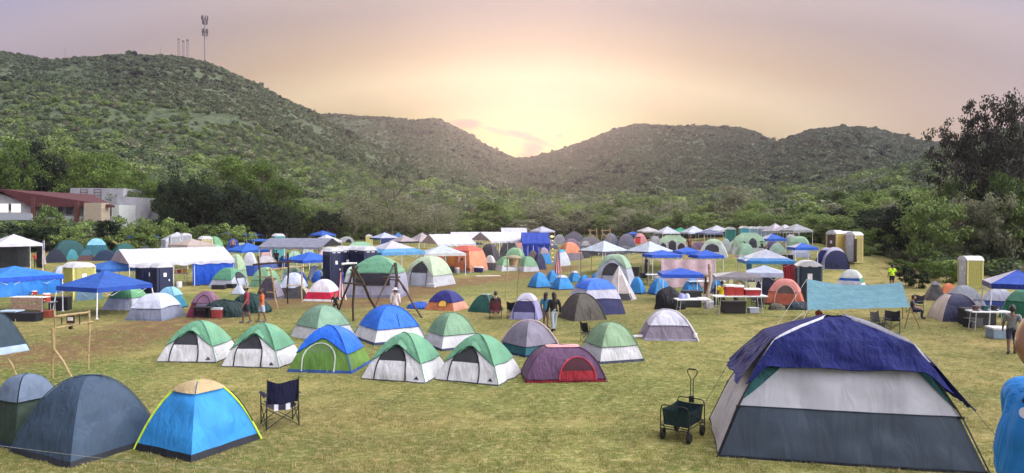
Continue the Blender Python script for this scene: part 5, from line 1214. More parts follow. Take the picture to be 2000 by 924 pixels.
# ---- toilets
for a, b, c_, dc_, yw, bd, lb in (
  (301, 327, 512, 46, 25, NAVY, 'navy portable toilet with a white notice on its door at the marquee'),
  (270, 301, 516, 47, 25, NAVY, 'navy portable toilet half hidden by the front blue canopy'),
  (637, 662, 482, 50, 30, NAVY, 'navy portable toilet with white roof, leftmost of the row of four'),
  (657, 686, 480, 51, 30, NAVY, 'navy portable toilet with white roof, second of the row of four'),
  (682, 707, 479, 51, 30, NAVY, 'navy portable toilet with white roof, third of the row of four'),
  (702, 731, 480, 50, 30, NAVY, 'navy portable toilet with white roof, rightmost of the row of four'),
  (1553, 1606, 508, None, 8, (.012, .03, .05), 'dark navy portable toilet beside the coral orange tent'),
  (122, 185, 511, 43, 24, (.40, .38, .10), 'yellow-sided portable toilet with a wide white roof behind blue canopies'),
  (330, 353, 452, None, 10, (.36, .38, .42), 'grey portable toilet behind the silver white canopy, left one'),
  (352, 374, 453, None, 10, (.36, .38, .42), 'grey portable toilet behind the silver white canopy, right one'),
  (387, 415, 454, None, 20, (.42, .36, .16), 'tan portable toilet alone at the left tree line'),
  (531, 556, 454, None, 20, (.04, .30, .32), 'turquoise portable toilet above the pavilion roof'),
  (714, 727, 458, 118, 5, (.50, .45, .14), 'small yellow portable toilet in front of the bare tree'),
  (1416, 1437, 443, 85, 5, (.02, .20, .17), 'dark teal portable toilet, first and apart from the row'),
  (1443, 1463, 441, 86, 15, (.04, .32, .40), 'turquoise portable toilet at the left end of the back row'),
  (1461, 1479, 442, 87, 15, (.22, .32, .40), 'pale grey-blue portable toilet, second in the back row'),
  (1477, 1493, 442, 88, 15, (.22, .30, .38), 'pale grey-blue portable toilet, third in the back row'),
  (1491, 1507, 442, 89, 15, (.24, .32, .38), 'pale grey-blue portable toilet, last in the back row'),
  (1618, 1644, 449, 60, -35, (.42, .32, .08), 'ochre portable toilet at the left of the group by the bushes'),
  (1638, 1662, 451, 60.5, -35, (.50, .52, .58), 'white portable toilet in the middle of the group by the bushes'),
  (1655, 1681, 452, 59.5, -38, (.46, .40, .15), 'tan portable toilet with its door open at the right of the group by the bushes'),
  (1872, 1921, 499, 50, -58, (.38, .36, .10), 'yellow and white portable toilet behind the right-hand blue canopy')):
    pt_ = porta(a, b, c_, lb, bd, dc=dc_, yaw=yw, yb=592 if dc_ is None and a == 1553 else None, door=(.62, .63, .68) if a in (1655, 1872, 1638) else ((.10, .06, .04) if a == 1618 else None))
    if 'door open' in lb:
        mb = MB(); mb.box((.75, -.75, 1.05), (.05, .75, 1.9), .9); mb.build('door', solid((.05, .06, .045), .5), pt_)
# ---- teal tarp shelter on the right
def teal():
    y0 = ground_at(1660, 640).y; y1 = y0 + 2.6
    ctr = Vector(((1675 - 1000) / F * y0, y0 + 1, 0)); t = thing('tarp_shelter', 'teal tarp shelter stretched between poles behind the big cabin tent', 'tarp shelter', ctr, 0)
    A, B = at(1577, 606, y0), at(1778, 600, y0 - .3); D_, E_ = at(1576, 545, y1 + .9), at(1762, 551, y1)
    rows = []
    for j in range(13):
        v = j / 12; a, b = A.lerp(D_, v), B.lerp(E_, v)
        rows.append([a.lerp(b, i / 20) - ctr + Vector((0, 0, -.22 * math.sin(math.pi * i / 20) * v ** 2 - .10 * math.sin(math.pi * v) + .02 * nz(i * .4, j * .4))) for i in range(21)])
    mb = MB(); mb.grid(rows); mb.build('tarp', fabric((.11, .27, .33), rough=.6, trans=.25), t, True)
    for (p_, f_) in ((A, (-.3, -.2)), (B, (-.3, -.1)), (D_, (0, .1)), (E_, (.1, .1)), (B, (.35, -.2))):
        mb = MB(); b_ = p_ - ctr; mb.tube([b_, (b_.x + f_[0], b_.y + f_[1], -.03)], .022, 6); mb.build('pole', WOOD, t)
    for (p_, f_) in ((D_, (-2.4, -2.6)), (A, (-1.6, -.9)), (A, (-.9, -1.2))):
        mb = MB(); b_ = p_ - ctr; mb.tube([b_, (b_.x + f_[0], b_.y + f_[1], -.02)], .009, 4); mb.build('guy_line', fabric((.5, .48, .4), trans=0), t)
teal()

FT = 'small tents filling the gaps of the camp'
for a, b, c_, d_, yw, col, fl, lb in (
  (504, 536, 485, 503, 10, (.55,.36,.36), None, 'dusty pink low dome under the left end of the grey pavilion'),
  (532, 562, 487, 505, -10, (.20,.05,.08), None, 'maroon low dome under the grey pavilion'),
  (586, 614, 480, 497, 10, (.40,.48,.44), (.5,.58,.5), 'mint and white dome behind the royal blue canopy peak'),
  (616, 648, 488, 506, 10, (.55,.2,.22), (.62,.45,.48), 'pink and red dome left of the white-roofed toilets'),
  (730, 768, 478, 500, 10, (.02,.03,.05), None, 'black low tent behind the row of navy toilets'),
  (846, 872, 499, 522, 10, (.35,.06,.05), None, 'dark red dome between the tall sage tent and the pale cream canopy'),
  (862, 892, 505, 530, -20, (.25,.25,.28), (.42,.44,.46), 'grey two-tone dome at the left of the orange cabin tent'),
  (934, 978, 476, 512, -25, (.07,.065,.075), None, 'charcoal sagging tent right of the orange cabin tent'),
  (942, 972, 499, 528, -20, (.10,.09,.10), (.6,.56,.55), 'white and charcoal striped dome at the corner of the orange cabin'),
  (1060, 1092, 470, 488, 0, (.10,.12,.16), (.20,.20,.25), 'blue-grey dome right of the tall deep blue shelter'),
  (1142, 1170, 484, 500, 0, (.05,.05,.07), (.25,.25,.28), 'black dome with grey cap under the left pale canopy'),
  (1170, 1206, 478, 498, 0, (.09,.08,.14), None, 'dark violet dome behind the left pale canopy'),
  (1208, 1236, 480, 497, 8, (.12,.14,.16), None, 'dark grey dome between the two pale canopies'),
  (1250, 1284, 472, 494, 0, (.20,.22,.26), (.3,.33,.36), 'blue-grey dome behind the right pale canopy'),
  (1340, 1366, 478, 498, 0, (.16,.10,.14), None, 'plum coloured dome left of the sage arch door tent'),
  (1500, 1536, 474, 496, 0, (.30,.42,.34), None, 'dull green dome between the two medium blue canopies'),
  (310, 350, 470, 488, 0, (.40,.42,.48), None, 'pale grey dome below the silver white canopy'),
  (360, 396, 474, 490, 0, (.30,.34,.3), (.42,.46,.4), 'grey-green dome below the tan canopy'),
  (408, 440, 478, 500, 10, (.20,.40,.26), (.3,.5,.34), 'green dome at the right end of the white marquee'),
  (540, 566, 500, 522, -8, (.04,.08,.30), (.08,.2,.5), 'blue dome behind the bamboo ladder'),
  (574, 602, 530, 560, -8, (.02,.10,.45), None, 'royal blue boxy tent beside the right bamboo post'),
  (600, 628, 520, 546, 6, (.5,.52,.56), None, 'pale dome at the left leg of the royal blue canopy'),
  (1420, 1450, 470, 490, 0, (.42,.46,.5), None, 'silver dome left of the biggest sage cabin tent'),
  (10, 60, 490, 512, 5, (.05,.05,.06), (.10,.10,.11), 'black low tent below the far left white canopy'),
  (150, 186, 488, 510, 0, (.10,.05,.05), (.03,.12,.16), 'dark teal and brown dome in front of the tent with a light blue sheet'),
  (268, 300, 480, 498, 0, (.03,.05,.05), None, 'black-green dome left of the marquee gable')):
    tent(a, b, c_, d_, yw, lb, p=random.choice([2.1, 2.4, 2.8]), body=col, fly=fl, t0=.5, group=FT)
# ================================================================ SMALLER THINGS
def P(px, py): return ground_at(px, py)
cp = P(547, 834); camp_chair(cp, R(-150) + .0, 'dark navy folding camp chair with its back to the camera, left foreground', (.004, .005, .032), 1.22, pouch=(.6, .6, .66))
# wagon
def wagon():
    c = P(1341, 866) + Vector((0, .35, 0)); t = thing('folding_wagon', 'dark green folding wagon with raised handle standing on the grass', 'wagon', c, R(-36))
    W_, D_, z0, z1 = .58, .86, .33, .68; cl = fabric((.008, .030, .032), rough=.7, trans=0, bump=.5, scale=2)
    mb = MB()
    for (a, b) in (((-1, -1), (1, -1)), ((1, -1), (1, 1)), ((1, 1), (-1, 1)), ((-1, 1), (-1, -1))):
        rows = []
        for j in range(6):
            v = j / 5; k = .92 + .08 * v
            rows.append([(W_ / 2 * k * (a[0] + (b[0] - a[0]) * i / 10), D_ / 2 * k * (a[1] + (b[1] - a[1]) * i / 10), z0 + (z1 - z0) * v - .02 * math.sin(math.pi * i / 10) * v) for i in range(11)])
        mb.grid(rows)
    mb.poly([(-W_ * .46, -D_ * .46, z0), (W_ * .46, -D_ * .46, z0), (W_ * .46, D_ * .46, z0), (-W_ * .46, D_ * .46, z0)]); mb.build('basket', cl, t, True, sharp=50)
    mb = MB(); mb.poly([(-W_ * .44, -D_ * .44, z0 + .01), (W_ * .44, -D_ * .44, z0 + .01), (W_ * .44, D_ * .44, z0 + .01), (-W_ * .44, D_ * .44, z0 + .01)]); mb.build('lining', fabric((.006, .008, .01), trans=0), t)
    for s in (-1, 1):
        y = s * (D_ / 2 + .02); mb = MB(); x = W_ / 2 + .03
        mb.tube([(-x, y, .18), (-x, y, z1 - .03), (-x + .03, y, z1 + .07), (-x + .08, y, z1 + .09), (x - .08, y, z1 + .09), (x - .03, y, z1 + .07), (x, y, z1 - .03), (x, y, .18)], .012, 7)
        mb.tube([(-x, y, .26), (x, y, .26)], .012, 6); mb.tube([(-x, y, .31), (x, y, .31)], .009, 6); mb.build('frame', BLKMETAL, t)
        mb = MB(); mb.tube([(s * (W_ / 2 + .02), -D_ / 2, z0 - .02), (s * (W_ / 2 + .02), D_ / 2, z0 - .02)], .011, 6); mb.tube([(s * (W_ / 2 + .02), -D_ / 2, z0), (s * (W_ / 2 + .02), D_ / 2, z1)], .008, 5); mb.tube([(s * (W_ / 2 + .02), D_ / 2, z0), (s * (W_ / 2 + .02), -D_ / 2, z1)], .008, 5); mb.build('side_rail', BLKMETAL, t)
        for q in (-1, 1):
            M = Matrix.Translation((s * (W_ / 2 + .01), q * D_ * .44, .115)) @ Matrix.Rotation(R(90), 4, 'Y')
            mb = MB(); prof = [(.05, -.028), (.095, -.034), (.115, -.02), (.118, 0), (.115, .02), (.095, .034), (.05, .028)]
            mb.grid([[M @ Vector((r_ * math.cos(2 * math.pi * k / 20), r_ * math.sin(2 * math.pi * k / 20), z)) for k in range(20)] for r_, z in prof], True); wh = mb.build('wheel', solid((.012, .012, .013), .7), t, True)
            mb = MB(); prof = [(.001, -.02), (.055, -.03), (.06, 0), (.055, .03), (.001, .02)]
            mb.grid([[M @ Vector((r_ * math.cos(2 * math.pi * k / 12), r_ * math.sin(2 * math.pi * k / 12), z)) for k in range(12)] for r_, z in prof], True); mb.build('hub', solid((.03, .03, .032), .4), wh)
            mb = MB(); mb.tube([(s * (W_ / 2 + .01), q * D_ * .44, .12), (s * (W_ / 2 - .04), q * D_ * .42, .2), (s * (W_ / 2), q * D_ * .44, z0)], .014, 6); mb.build('fork', BLKMETAL, t)
    y = D_ / 2 + .05; mb = MB()
    for s in (-1, 1): mb.tube([(s * .03, y, .30), (s * .03, y + .04, 1.18)], .009, 6)
    mb.tube([(-.03, y + .04, 1.18), (-.05, y + .045, 1.22), (-.105, y + .05, 1.30), (-.115, y + .05, 1.36), (-.09, y + .05, 1.40), (.09, y + .05, 1.40), (.115, y + .05, 1.36), (.105, y + .05, 1.30), (.05, y + .045, 1.22), (.03, y + .04, 1.18)], .011, 7)
    h_ = mb.build('handle', BLKMETAL, t); mb = MB(); mb.tube([(-.08, y + .05, 1.40), (.08, y + .05, 1.40)], .017, 8); mb.build('grip', solid((.01, .01, .01), .8), h_)
    mb = MB(); mb.box((0, y + .01, z1 + .06), (.10, .07, .14)); mb.build('handle_bracket', solid((.012, .012, .013), .5), t)
wagon()
# bamboo gateway with a little notice
def frame_thing(label, cat, parts, base, name='bamboo_gateway', mat=BAMBOO):
    t = thing(name, label, cat, base, 0)
    for nm, pts, r_, m_ in parts:
        mb = MB(); pp = [Vector(p_) - base for p_ in pts]; k = len(pp) - 1
        if k == 1:                                   # a pole is never quite straight
            a, b = pp; pp = [a, a.lerp(b, .35) + Vector((r_ * .8, 0, r_ * .3)), a.lerp(b, .7) + Vector((-r_ * .5, r_ * .4, 0)), b]
        mb.tube(pp, [r_ * (1.1 - .25 * i / (len(pp) - 1)) for i in range(len(pp))], 7); mb.build(nm, m_ or mat, t)
    return t
yA = P(103, 738).y; yB = P(173, 722).y
t = frame_thing('bamboo gateway with two rails and a little notice, left of the track', 'gateway', [
    ('post', (at(103, 641, yA), P(103, 738) - Vector((0, 0, .1))), .035, None), ('post', (at(174, 606, yB), P(173, 724) - Vector((0, 0, .1))), .03, None),
    ('rail', (at(106, 619, yA), at(174, 610, yB)), .04, None), ('rail', (at(98, 643, yA), at(182, 628, yB)), .03, None),
    ('brace', (at(107, 684, yA), P(148, 752)), .035, None), ('post', (at(106, 604, yA + .1), at(107, 690, yA + .1)), .025, None)], P(138, 730))
ym = (yA + yB) / 2
c_ = at(138, 624, ym) - t.location; mb = MB(); mb.box(c_, (.24, .03, .24)); nb_ = mb.build('notice_board', solid((.06, .02, .015), .6), t)
mb = MB(); mb.box(c_ + Vector((.0, -.02, .02)), (.16, .012, .11)); mb.build('notice', PLASTW, nb_)
for k in (-.28, .28): mb = MB(); mb.tube([c_ + Vector((k, 0, .16)), c_ + Vector((k, 0, -.14))], .02, 5); mb.build('hanging_post', DKWOOD, t)
mb = MB(); mb.box(c_ + Vector((.0, -.01, -.22)), (.09, .07, .16)); mb.build('lantern', BLKMETAL, t)
t = frame_thing('single leaning bamboo stake behind the olive green tent', 'stake', [('pole', (at(15, 700, P(36, 742).y), P(37, 744)), .03, None)], P(37, 744), name='bamboo_stake')
# bamboo ladder frame
y1_ = P(535, 603).y; y2_ = P(588, 590).y
frame_thing('tall crooked bamboo lookout frame with crosspieces near the walking pair', 'bamboo structure', [
    ('post', (at(527, 524, y1_), P(542, 604)), .045, None), ('post', (at(562, 494, y1_ + .6), P(562, 594)), .05, DKWOOD), ('post', (at(588, 522, y2_), P(590, 592)), .045, None), ('post', (at(504, 500, y1_ + 1), P(511, 600)), .05, DKWOOD),
    ('rail', (at(494, 517, y1_ + .8), at(574, 511, y1_ + .6)), .05, DKWOOD), ('rail', (at(521, 528, y1_), at(600, 519, y2_)), .045, None), ('rail', (at(504, 540, y1_ + .9), at(540, 544, y1_)), .035, None),
    ('rail', (at(520, 571, y1_), at(538, 571, y1_)), .03, None), ('rail', (at(560, 558, y1_ + .6), at(592, 556, y2_)), .03, None)], P(550, 598))
# tripod towers
yt1 = P(692, 632).y; yt2 = P(774, 592).y; DK = solid((.05, .032, .022), .85, 0, .3, 8)
frame_thing('dark pole tripod tower with a plank on its top, left of the two', 'tripod tower', [
    ('leg', (at(690, 519, yt1), P(690, 628)), .06, DK), ('leg', (at(690, 522, yt1), P(735, 606)), .075, DK), ('leg', (at(692, 522, yt1), P(662, 606)), .05, DK),
    ('rail', (at(672, 553, yt1), at(712, 556, yt1)), .04, DK), ('brace', (at(684, 526, yt1 - .1), at(702, 547, yt1 - .1)), .04, DK), ('brace', (at(699, 520, yt1 - .1), at(683, 547, yt1 - .1)), .04, DK),
    ('plank', (at(668, 516, yt1), at(697, 514, yt1)), .05, PLASTW)], P(695, 622), name='tripod_tower')
frame_thing('dark pole tripod tower with splayed legs, right of the two', 'tripod tower', [
    ('leg', (at(772, 514, yt2), P(775, 596)), .085, DK), ('leg', (at(768, 518, yt2), P(731, 604)), .045, DK), ('leg', (at(776, 543, yt2), P(824, 622)), .055, DK),
    ('rail', (at(748, 542, yt2), at(782, 541, yt2)), .045, DK), ('rail', (at(748, 546, yt2), at(780, 547, yt2)), .035, DK), ('brace', (at(776, 545, yt2 - .1), at(794, 572, yt2 - .1)), .04, DK)], P(778, 604), name='tripod_tower')
# lookout frame with basket
yq = P(988, 586).y
t = frame_thing('thin-legged wooden frame holding a basket above the grass', 'bamboo structure', [
    ('post', (at(991, 503, yq), P(987, 587)), .03, None), ('post', (at(1015, 503, yq + .5), P(1010, 582)), .03, None), ('rail', (at(985, 504, yq), at(1017, 505, yq + .5)), .03, None), ('rail', (at(985, 520, yq), at(1017, 522, yq + .5)), .03, None)], P(1000, 584))
c_ = at(1003, 519, yq + .2) - t.location; mb = MB(); mb.lathe([(.001, 0), (.24, 0), (.27, .28), (.30, .52), (.25, .52), (.22, .05)], tuple(c_), 12); mb.build('basket', solid((.36, .24, .13), .8, 0, .3, 12), t, True, sharp=40)
c_ = at(1003, 504, yq + .2) - t.location; mb = MB(); mb.lathe([(.48, 0), (.42, .08), (.2, .16), (.001, .18)], tuple(c_), 12); mb.build('cover', solid((.26, .22, .14), .8), t)
# slim poles on the open grass
for i, (px, py0, py1, lb) in enumerate(((1134, 497, 535, 'thin wooden pole under the left end of the white-blue canopy'), (1155, 497, 528, 'thin wooden pole right of the first one under the white-blue canopy'), (1115, 517, 533, 'short stake on the grass above the blue cluster'))):
    yy_ = P(px, py1).y; frame_thing(lb, 'pole', [('shaft', (at(px, py0, yy_), P(px, py1)), .025, WOOD)], P(px, py1), name='wooden_pole')
# far play of frames
for i, (a, b, lb) in enumerate(((1152, 1164, 'pale wooden frame tower, left one by the far grey tents'), (1176, 1190, 'pale wooden frame tower, right one by the far grey tents'))):
    yy_ = 92; frame_thing(lb, 'bamboo structure', [('post', (at(a, 447, yy_), at(a - 1, 478, yy_)), .07, None), ('post', (at(b, 446, yy_), at(b + 3, 478, yy_)), .07, None), ('rail', (at(a - 3, 451, yy_), at(b + 3, 450, yy_)), .06, None), ('brace', (at(a, 455, yy_), at(b, 468, yy_)), .05, None), ('rail', (at(a - 1, 460, yy_), at(b + 1, 460, yy_)), .05, None)], Vector(((a - 1000) / F * yy_, yy_, G((a - 1000) / F * yy_, yy_))))
# flags
obj_flag(668, 532, 584, P(668, 600).y, 'red and white striped flag hanging beside the red-banded tent', 18)
obj_flag(1090, 489, 533, P(1090, 560).y, 'crimson and white flag hanging on a pole over the blue cluster', 13)
obj_flag(86, 470, 515, 62, 'limp red and white flag near the dark tents at far left', 9)
# ---- kitchens
KT = 'things in the canopy kitchens'
tb = table(P(1352, 614), R(4), 'white folding table with blue bags in front of the blue kitchen canopy', 1.75, .7, .78)
yk = tb.location.y
for i, (px, py) in enumerate(((1332, 590), (1342, 590))):
    mb = MB(); c_ = at(px, py + 1, yk); z = tb.location.z + .78; r_ = .17 - i * .03
    rows = [[(r_ * k * (1 + .15 * nz(a * 2.1, j, i)) * math.cos(a), r_ * .8 * k * (1 + .15 * nz(a * 2.1, j, i)) * math.sin(a), zz) for a in [2 * math.pi * q / 12 for q in range(12)]] for j, (k, zz) in enumerate(((.01, 0), (.9, 0), (1.05, .08), (.9, .18), (.5, .25), (.1, .27)))]
    mb.grid(rows, True); o = mb.build('plastic_bag', fabric((.35, .38, .72) if i == 0 else (.6, .62, .75), rough=.3), None, True, loc=(c_.x, yk, z)); tag(o, 'crumpled violet-blue bag at the left on the white table' if i == 0 else 'paler crumpled bag next to the violet-blue one on the table', 'bag')
mb = MB(); 
for i in range(3): mb.box((0, 0, .012 + i * .02), (.55 - i * .05, .32 - i * .02, .018), .1 * i)
o = mb.build('tray', PLASTW, None, loc=(tb.location.x + .5, yk, tb.location.z + .78)); tag(o, 'stack of flat white trays at the right end of the table', 'tray')
# black kitchen box unit
def box_unit(px, py, wx, dy, hz, label, col, cat, rz=0., name='storage_box', lid=True, handle=True):
    b = P(px, py); t = thing(name, label, cat, b, rz)
    mb = MB(); rows = []
    for k, z in ((.94, 0), (1, hz * .06), (1, hz * .86)): rows.append([(sx * wx / 2 * k, sy * dy / 2 * k, z) for sx, sy in ((-1, -1), (0, -1.0), (1, -1), (1, 0), (1, 1), (0, 1), (-1, 1), (-1, 0))])
    mb.grid(rows, True); mb.poly(rows[0][::-1]); mb.build('box_body', solid(col, .55), t)
    if lid: mb = MB(); mb.box((0, 0, hz * .93), (wx * 1.04, dy * 1.05, hz * .14)); mb.build('lid', solid(tuple(min(.75, v * 1.3 + (.5 if lid == 'w' else 0)) for v in col), .45), t)
    if handle:
        for s in (-1, 1): mb = MB(); mb.tube([(s * wx * .2 - .1, -dy / 2 - .01, hz * .6), (s * wx * .2 - .08, -dy / 2 - .04, hz * .55), (s * wx * .2 + .08, -dy / 2 - .04, hz * .55), (s * wx * .2 + .1, -dy / 2 - .01, hz * .6)], .01, 5); mb.build('handle', solid(tuple(v * .5 for v in col), .5), t)
    return t

box_unit(1350, 600, 1.0, .6, .9, 'dark covered stove stand behind the white table', (.03, .033, .04), 'stove', -.1, 'stove_stand')
box_unit(1432, 612, 1.1, .6, .62, 'dark bin lying under the table of red coolers', (.02, .015, .02), 'bin', 0, 'storage_bin')
box_unit(1418, 608, .35, .35, .45, 'clear plastic water carton under the left of the cooler table', (.40, .42, .48), 'box', 0, 'water_carton', True, False)
box_unit(1471, 612, .5, .35, .28, 'white and blue packet of bottles under the right of the cooler table', (.45, .48, .62), 'pack', .1, 'bottle_pack', True, False)
box_unit(1385, 603, .4, .4, .4, 'white bucket-like tub on the grass at the centre kitchen post', (.55, .56, .62), 'tub', 0, 'tub', True, False)
tb2 = table(P(1447, 616) + Vector((0, .3, 0)), R(2), 'long white table carrying the red coolers under the dark grey canopy', 2.7, .75, .95)
for i, (px, w_, h_, lb) in enumerate(((1425, .52, .55, 'tall red cooler with white lid, left one on the long table'), (1441, .52, .52, 'tall red cooler with white lid, middle one on the long table'))):
    c_ = at(px, 588, tb2.location.y); cooler(Vector((c_.x, tb2.location.y, tb2.location.z + .95)), R(2), lb, (.36, .03, .025), w_, .38, h_)
c_ = at(1468, 588, tb2.location.y); cooler(Vector((c_.x, tb2.location.y, tb2.location.z + .95)), R(2), 'wide low red cooler with white lid at the right end of the long table', (.33, .02, .03), .82, .42, .36)
jug(Vector((at(1403, 540, 47).x, 47, G(at(1403, 540, 47).x, 47) + .74)), 'brick red drink jug with white lid on the back table beside the pink sheet', (.34, .05, .04))
table(Vector((at(1380, 540, 47.2).x, 47.2, G(at(1380, 540, 47).x, 47))), 0, 'long white table behind the blue kitchen canopy, carrying a red jug', 2.4, .7, .74)
# central pole with banners
yk2 = P(1383, 600).y
t = frame_thing('carved wooden pole with hanging cloths between the two kitchen canopies', 'totem pole', [('post', (at(1386, 517, yk2), P(1384, 604)), .10, solid((.34, .26, .20), .8, 0, .4, 5)), ('post', (at(1378, 537, yk2 + .3), P(1376, 600)), .06, DKWOOD), ('rail', (at(1374, 540, yk2), at(1392, 538, yk2)), .05, BAMBOO)], P(1383, 602), name='wooden_pole')
for k, (px, py, c) in enumerate(((1380, 560, (.12, .045, .03)), (1377, 583, (.62, .50, .44)))):
    a = at(px, py - 9, yk2 - .15) - t.location; b = at(px - 2 * k, py + 9, yk2 - .15) - t.location; mb = MB(); mb.grid([[a + Vector((-.14, 0, 0)), a + Vector((0, -.04, 0)), a + Vector((.14, 0, 0))], [b + Vector((-.16, -.02, 0)), b + Vector((0, .03, 0)), b + Vector((.12, 0, 0))]]); mb.build('cloth', fabric(c), t, True)
# papers hung from the grey canopy
for (px, py, w_, h_, lb) in ((1469, 560, .42, .50, 'large pale yellow shirt hung from the dark grey canopy'), (1428, 550, .2, .22, 'small pale yellow note hung from the dark grey canopy')):
    y_ = P(1440, 600).y - .6; c_ = at(px, py, y_); mb = MB()
    out_ = [(-.5, .5), (.5, .5), (.62, .30), (.42, .22), (.36, -.5), (-.36, -.5), (-.42, .2), (-.6, .3)] if w_ > .3 else [(-.5, .5), (.5, .5), (.5, -.5), (-.5, -.5)]
    f = [(x_ * w_, -.012, z_ * h_) for x_, z_ in out_]; g_ = [(x_, .012, z_) for x_, _, z_ in f]; mb.poly(f); mb.poly(g_[::-1]); mb.grid([f + f[:1], g_ + g_[:1]])
    mb.tube([(0, 0, h_ * .48), (0, 0, h_ * .5 + .25)], .006, 4)
    o = mb.build('hanging_shirt' if w_ > .3 else 'paper_note', fabric((.72, .70, .42), trans=.3), None, loc=c_); tag(o, lb, 'shirt' if w_ > .3 else 'note')
# pink sheet wall behind
b_ = P(1345, 562); t = thing('cloth_screen', 'pale pink sheet hung as a wall below the three deep blue canopies', 'screen', b_, 0, None)
rows = [[((-1.9 + 3.8 * i / 24), .10 * math.sin(i * .9), 1.95 * (1 - j / 6)) for i in range(25)] for j in range(7)]
mb = MB(); mb.grid(rows); mb.build('sheet', fabric((.62, .45, .50), trans=.3), t, True)
for k in (-1.9, 0, 1.9): mb = MB(); mb.tube([(k, .05, -.05), (k, .05, 2.0)], .02, 5); mb.build('pole', WHITEMETAL, t)
# chairs and seats about
CH = 'folding camp chairs about the camp'
camp_chair(P(1030, 613), R(-10), 'orange folding chair at the door of the violet tent', (.60, .09, .03), .95, group=CH)
camp_chair(P(1003, 622), R(160), 'black folding chair left of the violet tent door', BLACK, .9, group=CH)
camp_chair(P(968, 623), R(180), 'wine red folding chair with someone sitting in it', (.10, .02, .03), .95, group=CH)
camp_chair(P(1150, 668), R(120), 'small black chair peeping out behind the sage green dome', BLACK, .85, group=CH)
camp_chair(P(1720, 652), R(30), 'black folding chair under the teal tarp shelter, nearer the pole', BLACK, 1., group=CH)
camp_chair(P(1742, 650), R(-30), 'black folding chair under the teal tarp shelter, at its right pole', BLACK, 1., group=CH)
camp_chair(P(1787, 612), R(-70), 'grey folding chair on the grass right of the teal tarp', (.05, .055, .07), 1., group=CH)
camp_chair(P(1481, 606), R(40), 'dark folding chair between the cooler table and the coral tent', BLACK, 1., group=CH)
camp_chair(P(1257, 556), R(0), 'black backed chair on the grass beside the white table', BLACK, .9, group=CH)
table(P(1278, 556), 0, 'white folding table right of the black backed chair', 1.2, .7, .74)
table(P(1222, 534), 0, 'small black-topped stand under the white-blue canopy', .9, .6, .8, top=solid((.02, .02, .02), .5))
# left kitchen in front of the azure shelter
yb_ = P(60, 622).y
t = thing('wooden_bench', 'planked wooden counter in front of the azure tarp shelter', 'counter', P(52, 622), R(-4))
for j, z in enumerate((.55, .86)): mb = MB(); mb.box((0, 0, z), (1.6, .05, .27)); mb.build('plank', solid((.30, .20, .14), .8, 0, .3, 6), t)
for k in (-.75, .75): mb = MB(); mb.box((k, .04, .5), (.06, .06, 1.0)); mb.build('leg', STEEL, t)
mb = MB(); mb.box((0, .25, 1.0), (1.7, .5, .04)); mb.build('top', PLASTW, t)
cooler(P(92, 622) + Vector((0, .1, .5)), 0, 'red cooler raised beside the wooden counter', (.50, .04, .02), .4, .35, .4) if False else None
tb3 = table(P(92, 618), 0, 'metal shelf table holding an orange-red jug by the azure shelter', .75, .5, .72, top=STEEL)
jug(tb3.location + Vector((0, 0, .72)), 'orange-red drink jug on the metal shelf table', (.50, .07, .03), .42, .17)
box_unit(90, 620, .55, .4, .34, 'dull red crate under the metal shelf table', (.25, .05, .03), 'crate', 0, 'crate')
jug(tb3.location + Vector((-.95, .5, 1.0)), 'small red pot on the planked counter', (.45, .03, .03), .2, .13, name='cooking_pot')
table(P(22, 628), 0, 'low blue-white table at the left edge before the shelter', .9, .6, .5, top=solid((.40, .50, .62), .4))
# table by the maroon tent
tb4 = table(P(398, 622), R(-3), 'black camp table standing before the maroon tent', .95, .6, .55, top=solid((.02, .02, .022), .5), leg=BLKMETAL)
cooler(P(420, 622) + Vector((.1, 0, 0)), 0, 'silver and red cooler beside the black camp table', (.30, .05, .05), .5, .36, .5, lid=(.4, .42, .46))
def heap(px, py, w_, d_, h_, label, col, name='tarp_heap', cat='tarp', rough=.5):
    b = P(px, py) + Vector((0, d_ / 2, 0)); rows = []
    for j in range(9):
        v = j / 8; rows.append([(w_ / 2 * math.cos(a) * (1 - v ** 2.2) ** .5 * (1 + .22 * nz(a * 1.3, v * 2, px)), d_ / 2 * math.sin(a) * (1 - v ** 2.2) ** .5 * (1 + .2 * nz(a * 1.3 + 5, v * 2, px)), max(0., h_ * v * (1 + .3 * nz(math.cos(a) * 1.5, math.sin(a) * 1.5, v)))) for a in [2 * math.pi * k / 22 for k in range(22)]])
    mb = MB(); mb.grid(rows, True); mb.poly(rows[-1]); o = mb.build(name, fabric(col, rough=rough, bump=1., scale=1.6), None, True, loc=b); tag(o, label, cat); return o
heap(1312, 606, 1.7, .9, 1.15, 'black cloth draped over a camp kitchen at the left leg of the blue kitchen canopy', (.010, .012, .018), 'covered_kitchen', 'camp kitchen')
heap(430, 622, 2.6, 1.2, .8, 'dark green tarp collapsed beside the maroon tent', (.012, .035, .035))
heap(483, 613, 2.0, 1.2, .95, 'dark green slumped tarp behind the walking pair', (.012, .05, .045))
heap(820, 605, 1.5, .9, .35, 'bright blue tarp bundle at the left of the orange tent', (.03, .12, .55))
heap(1740, 545, 1, 1, 1, 'x', BLACK) if False else None
heap(1570, 606, 1.7, .6, .42, 'dark rolled mattress on the grass before the coral tent', (.03, .05, .07), 'rolled_mat', 'mattress')
heap(1520, 607, .9, .5, .35, 'black and cream bag at the end of the rolled mattress', (.12, .11, .08), 'duffel_bag', 'bag')
heap(1665, 652, 2.8, .9, .55, 'dark navy tarp covered gear beneath the teal shelter', (.012, .016, .06))
heap(632, 553, 2.2, 1.2, .9, 'bright blue tarp bundle beneath the royal blue canopy', (.03, .15, .60))
heap(1080, 608, .8, .5, .5, 'x', BLACK) if False else None
heap(1237, 520, 1.5, .8, 1., 'x', BLACK) if False else None
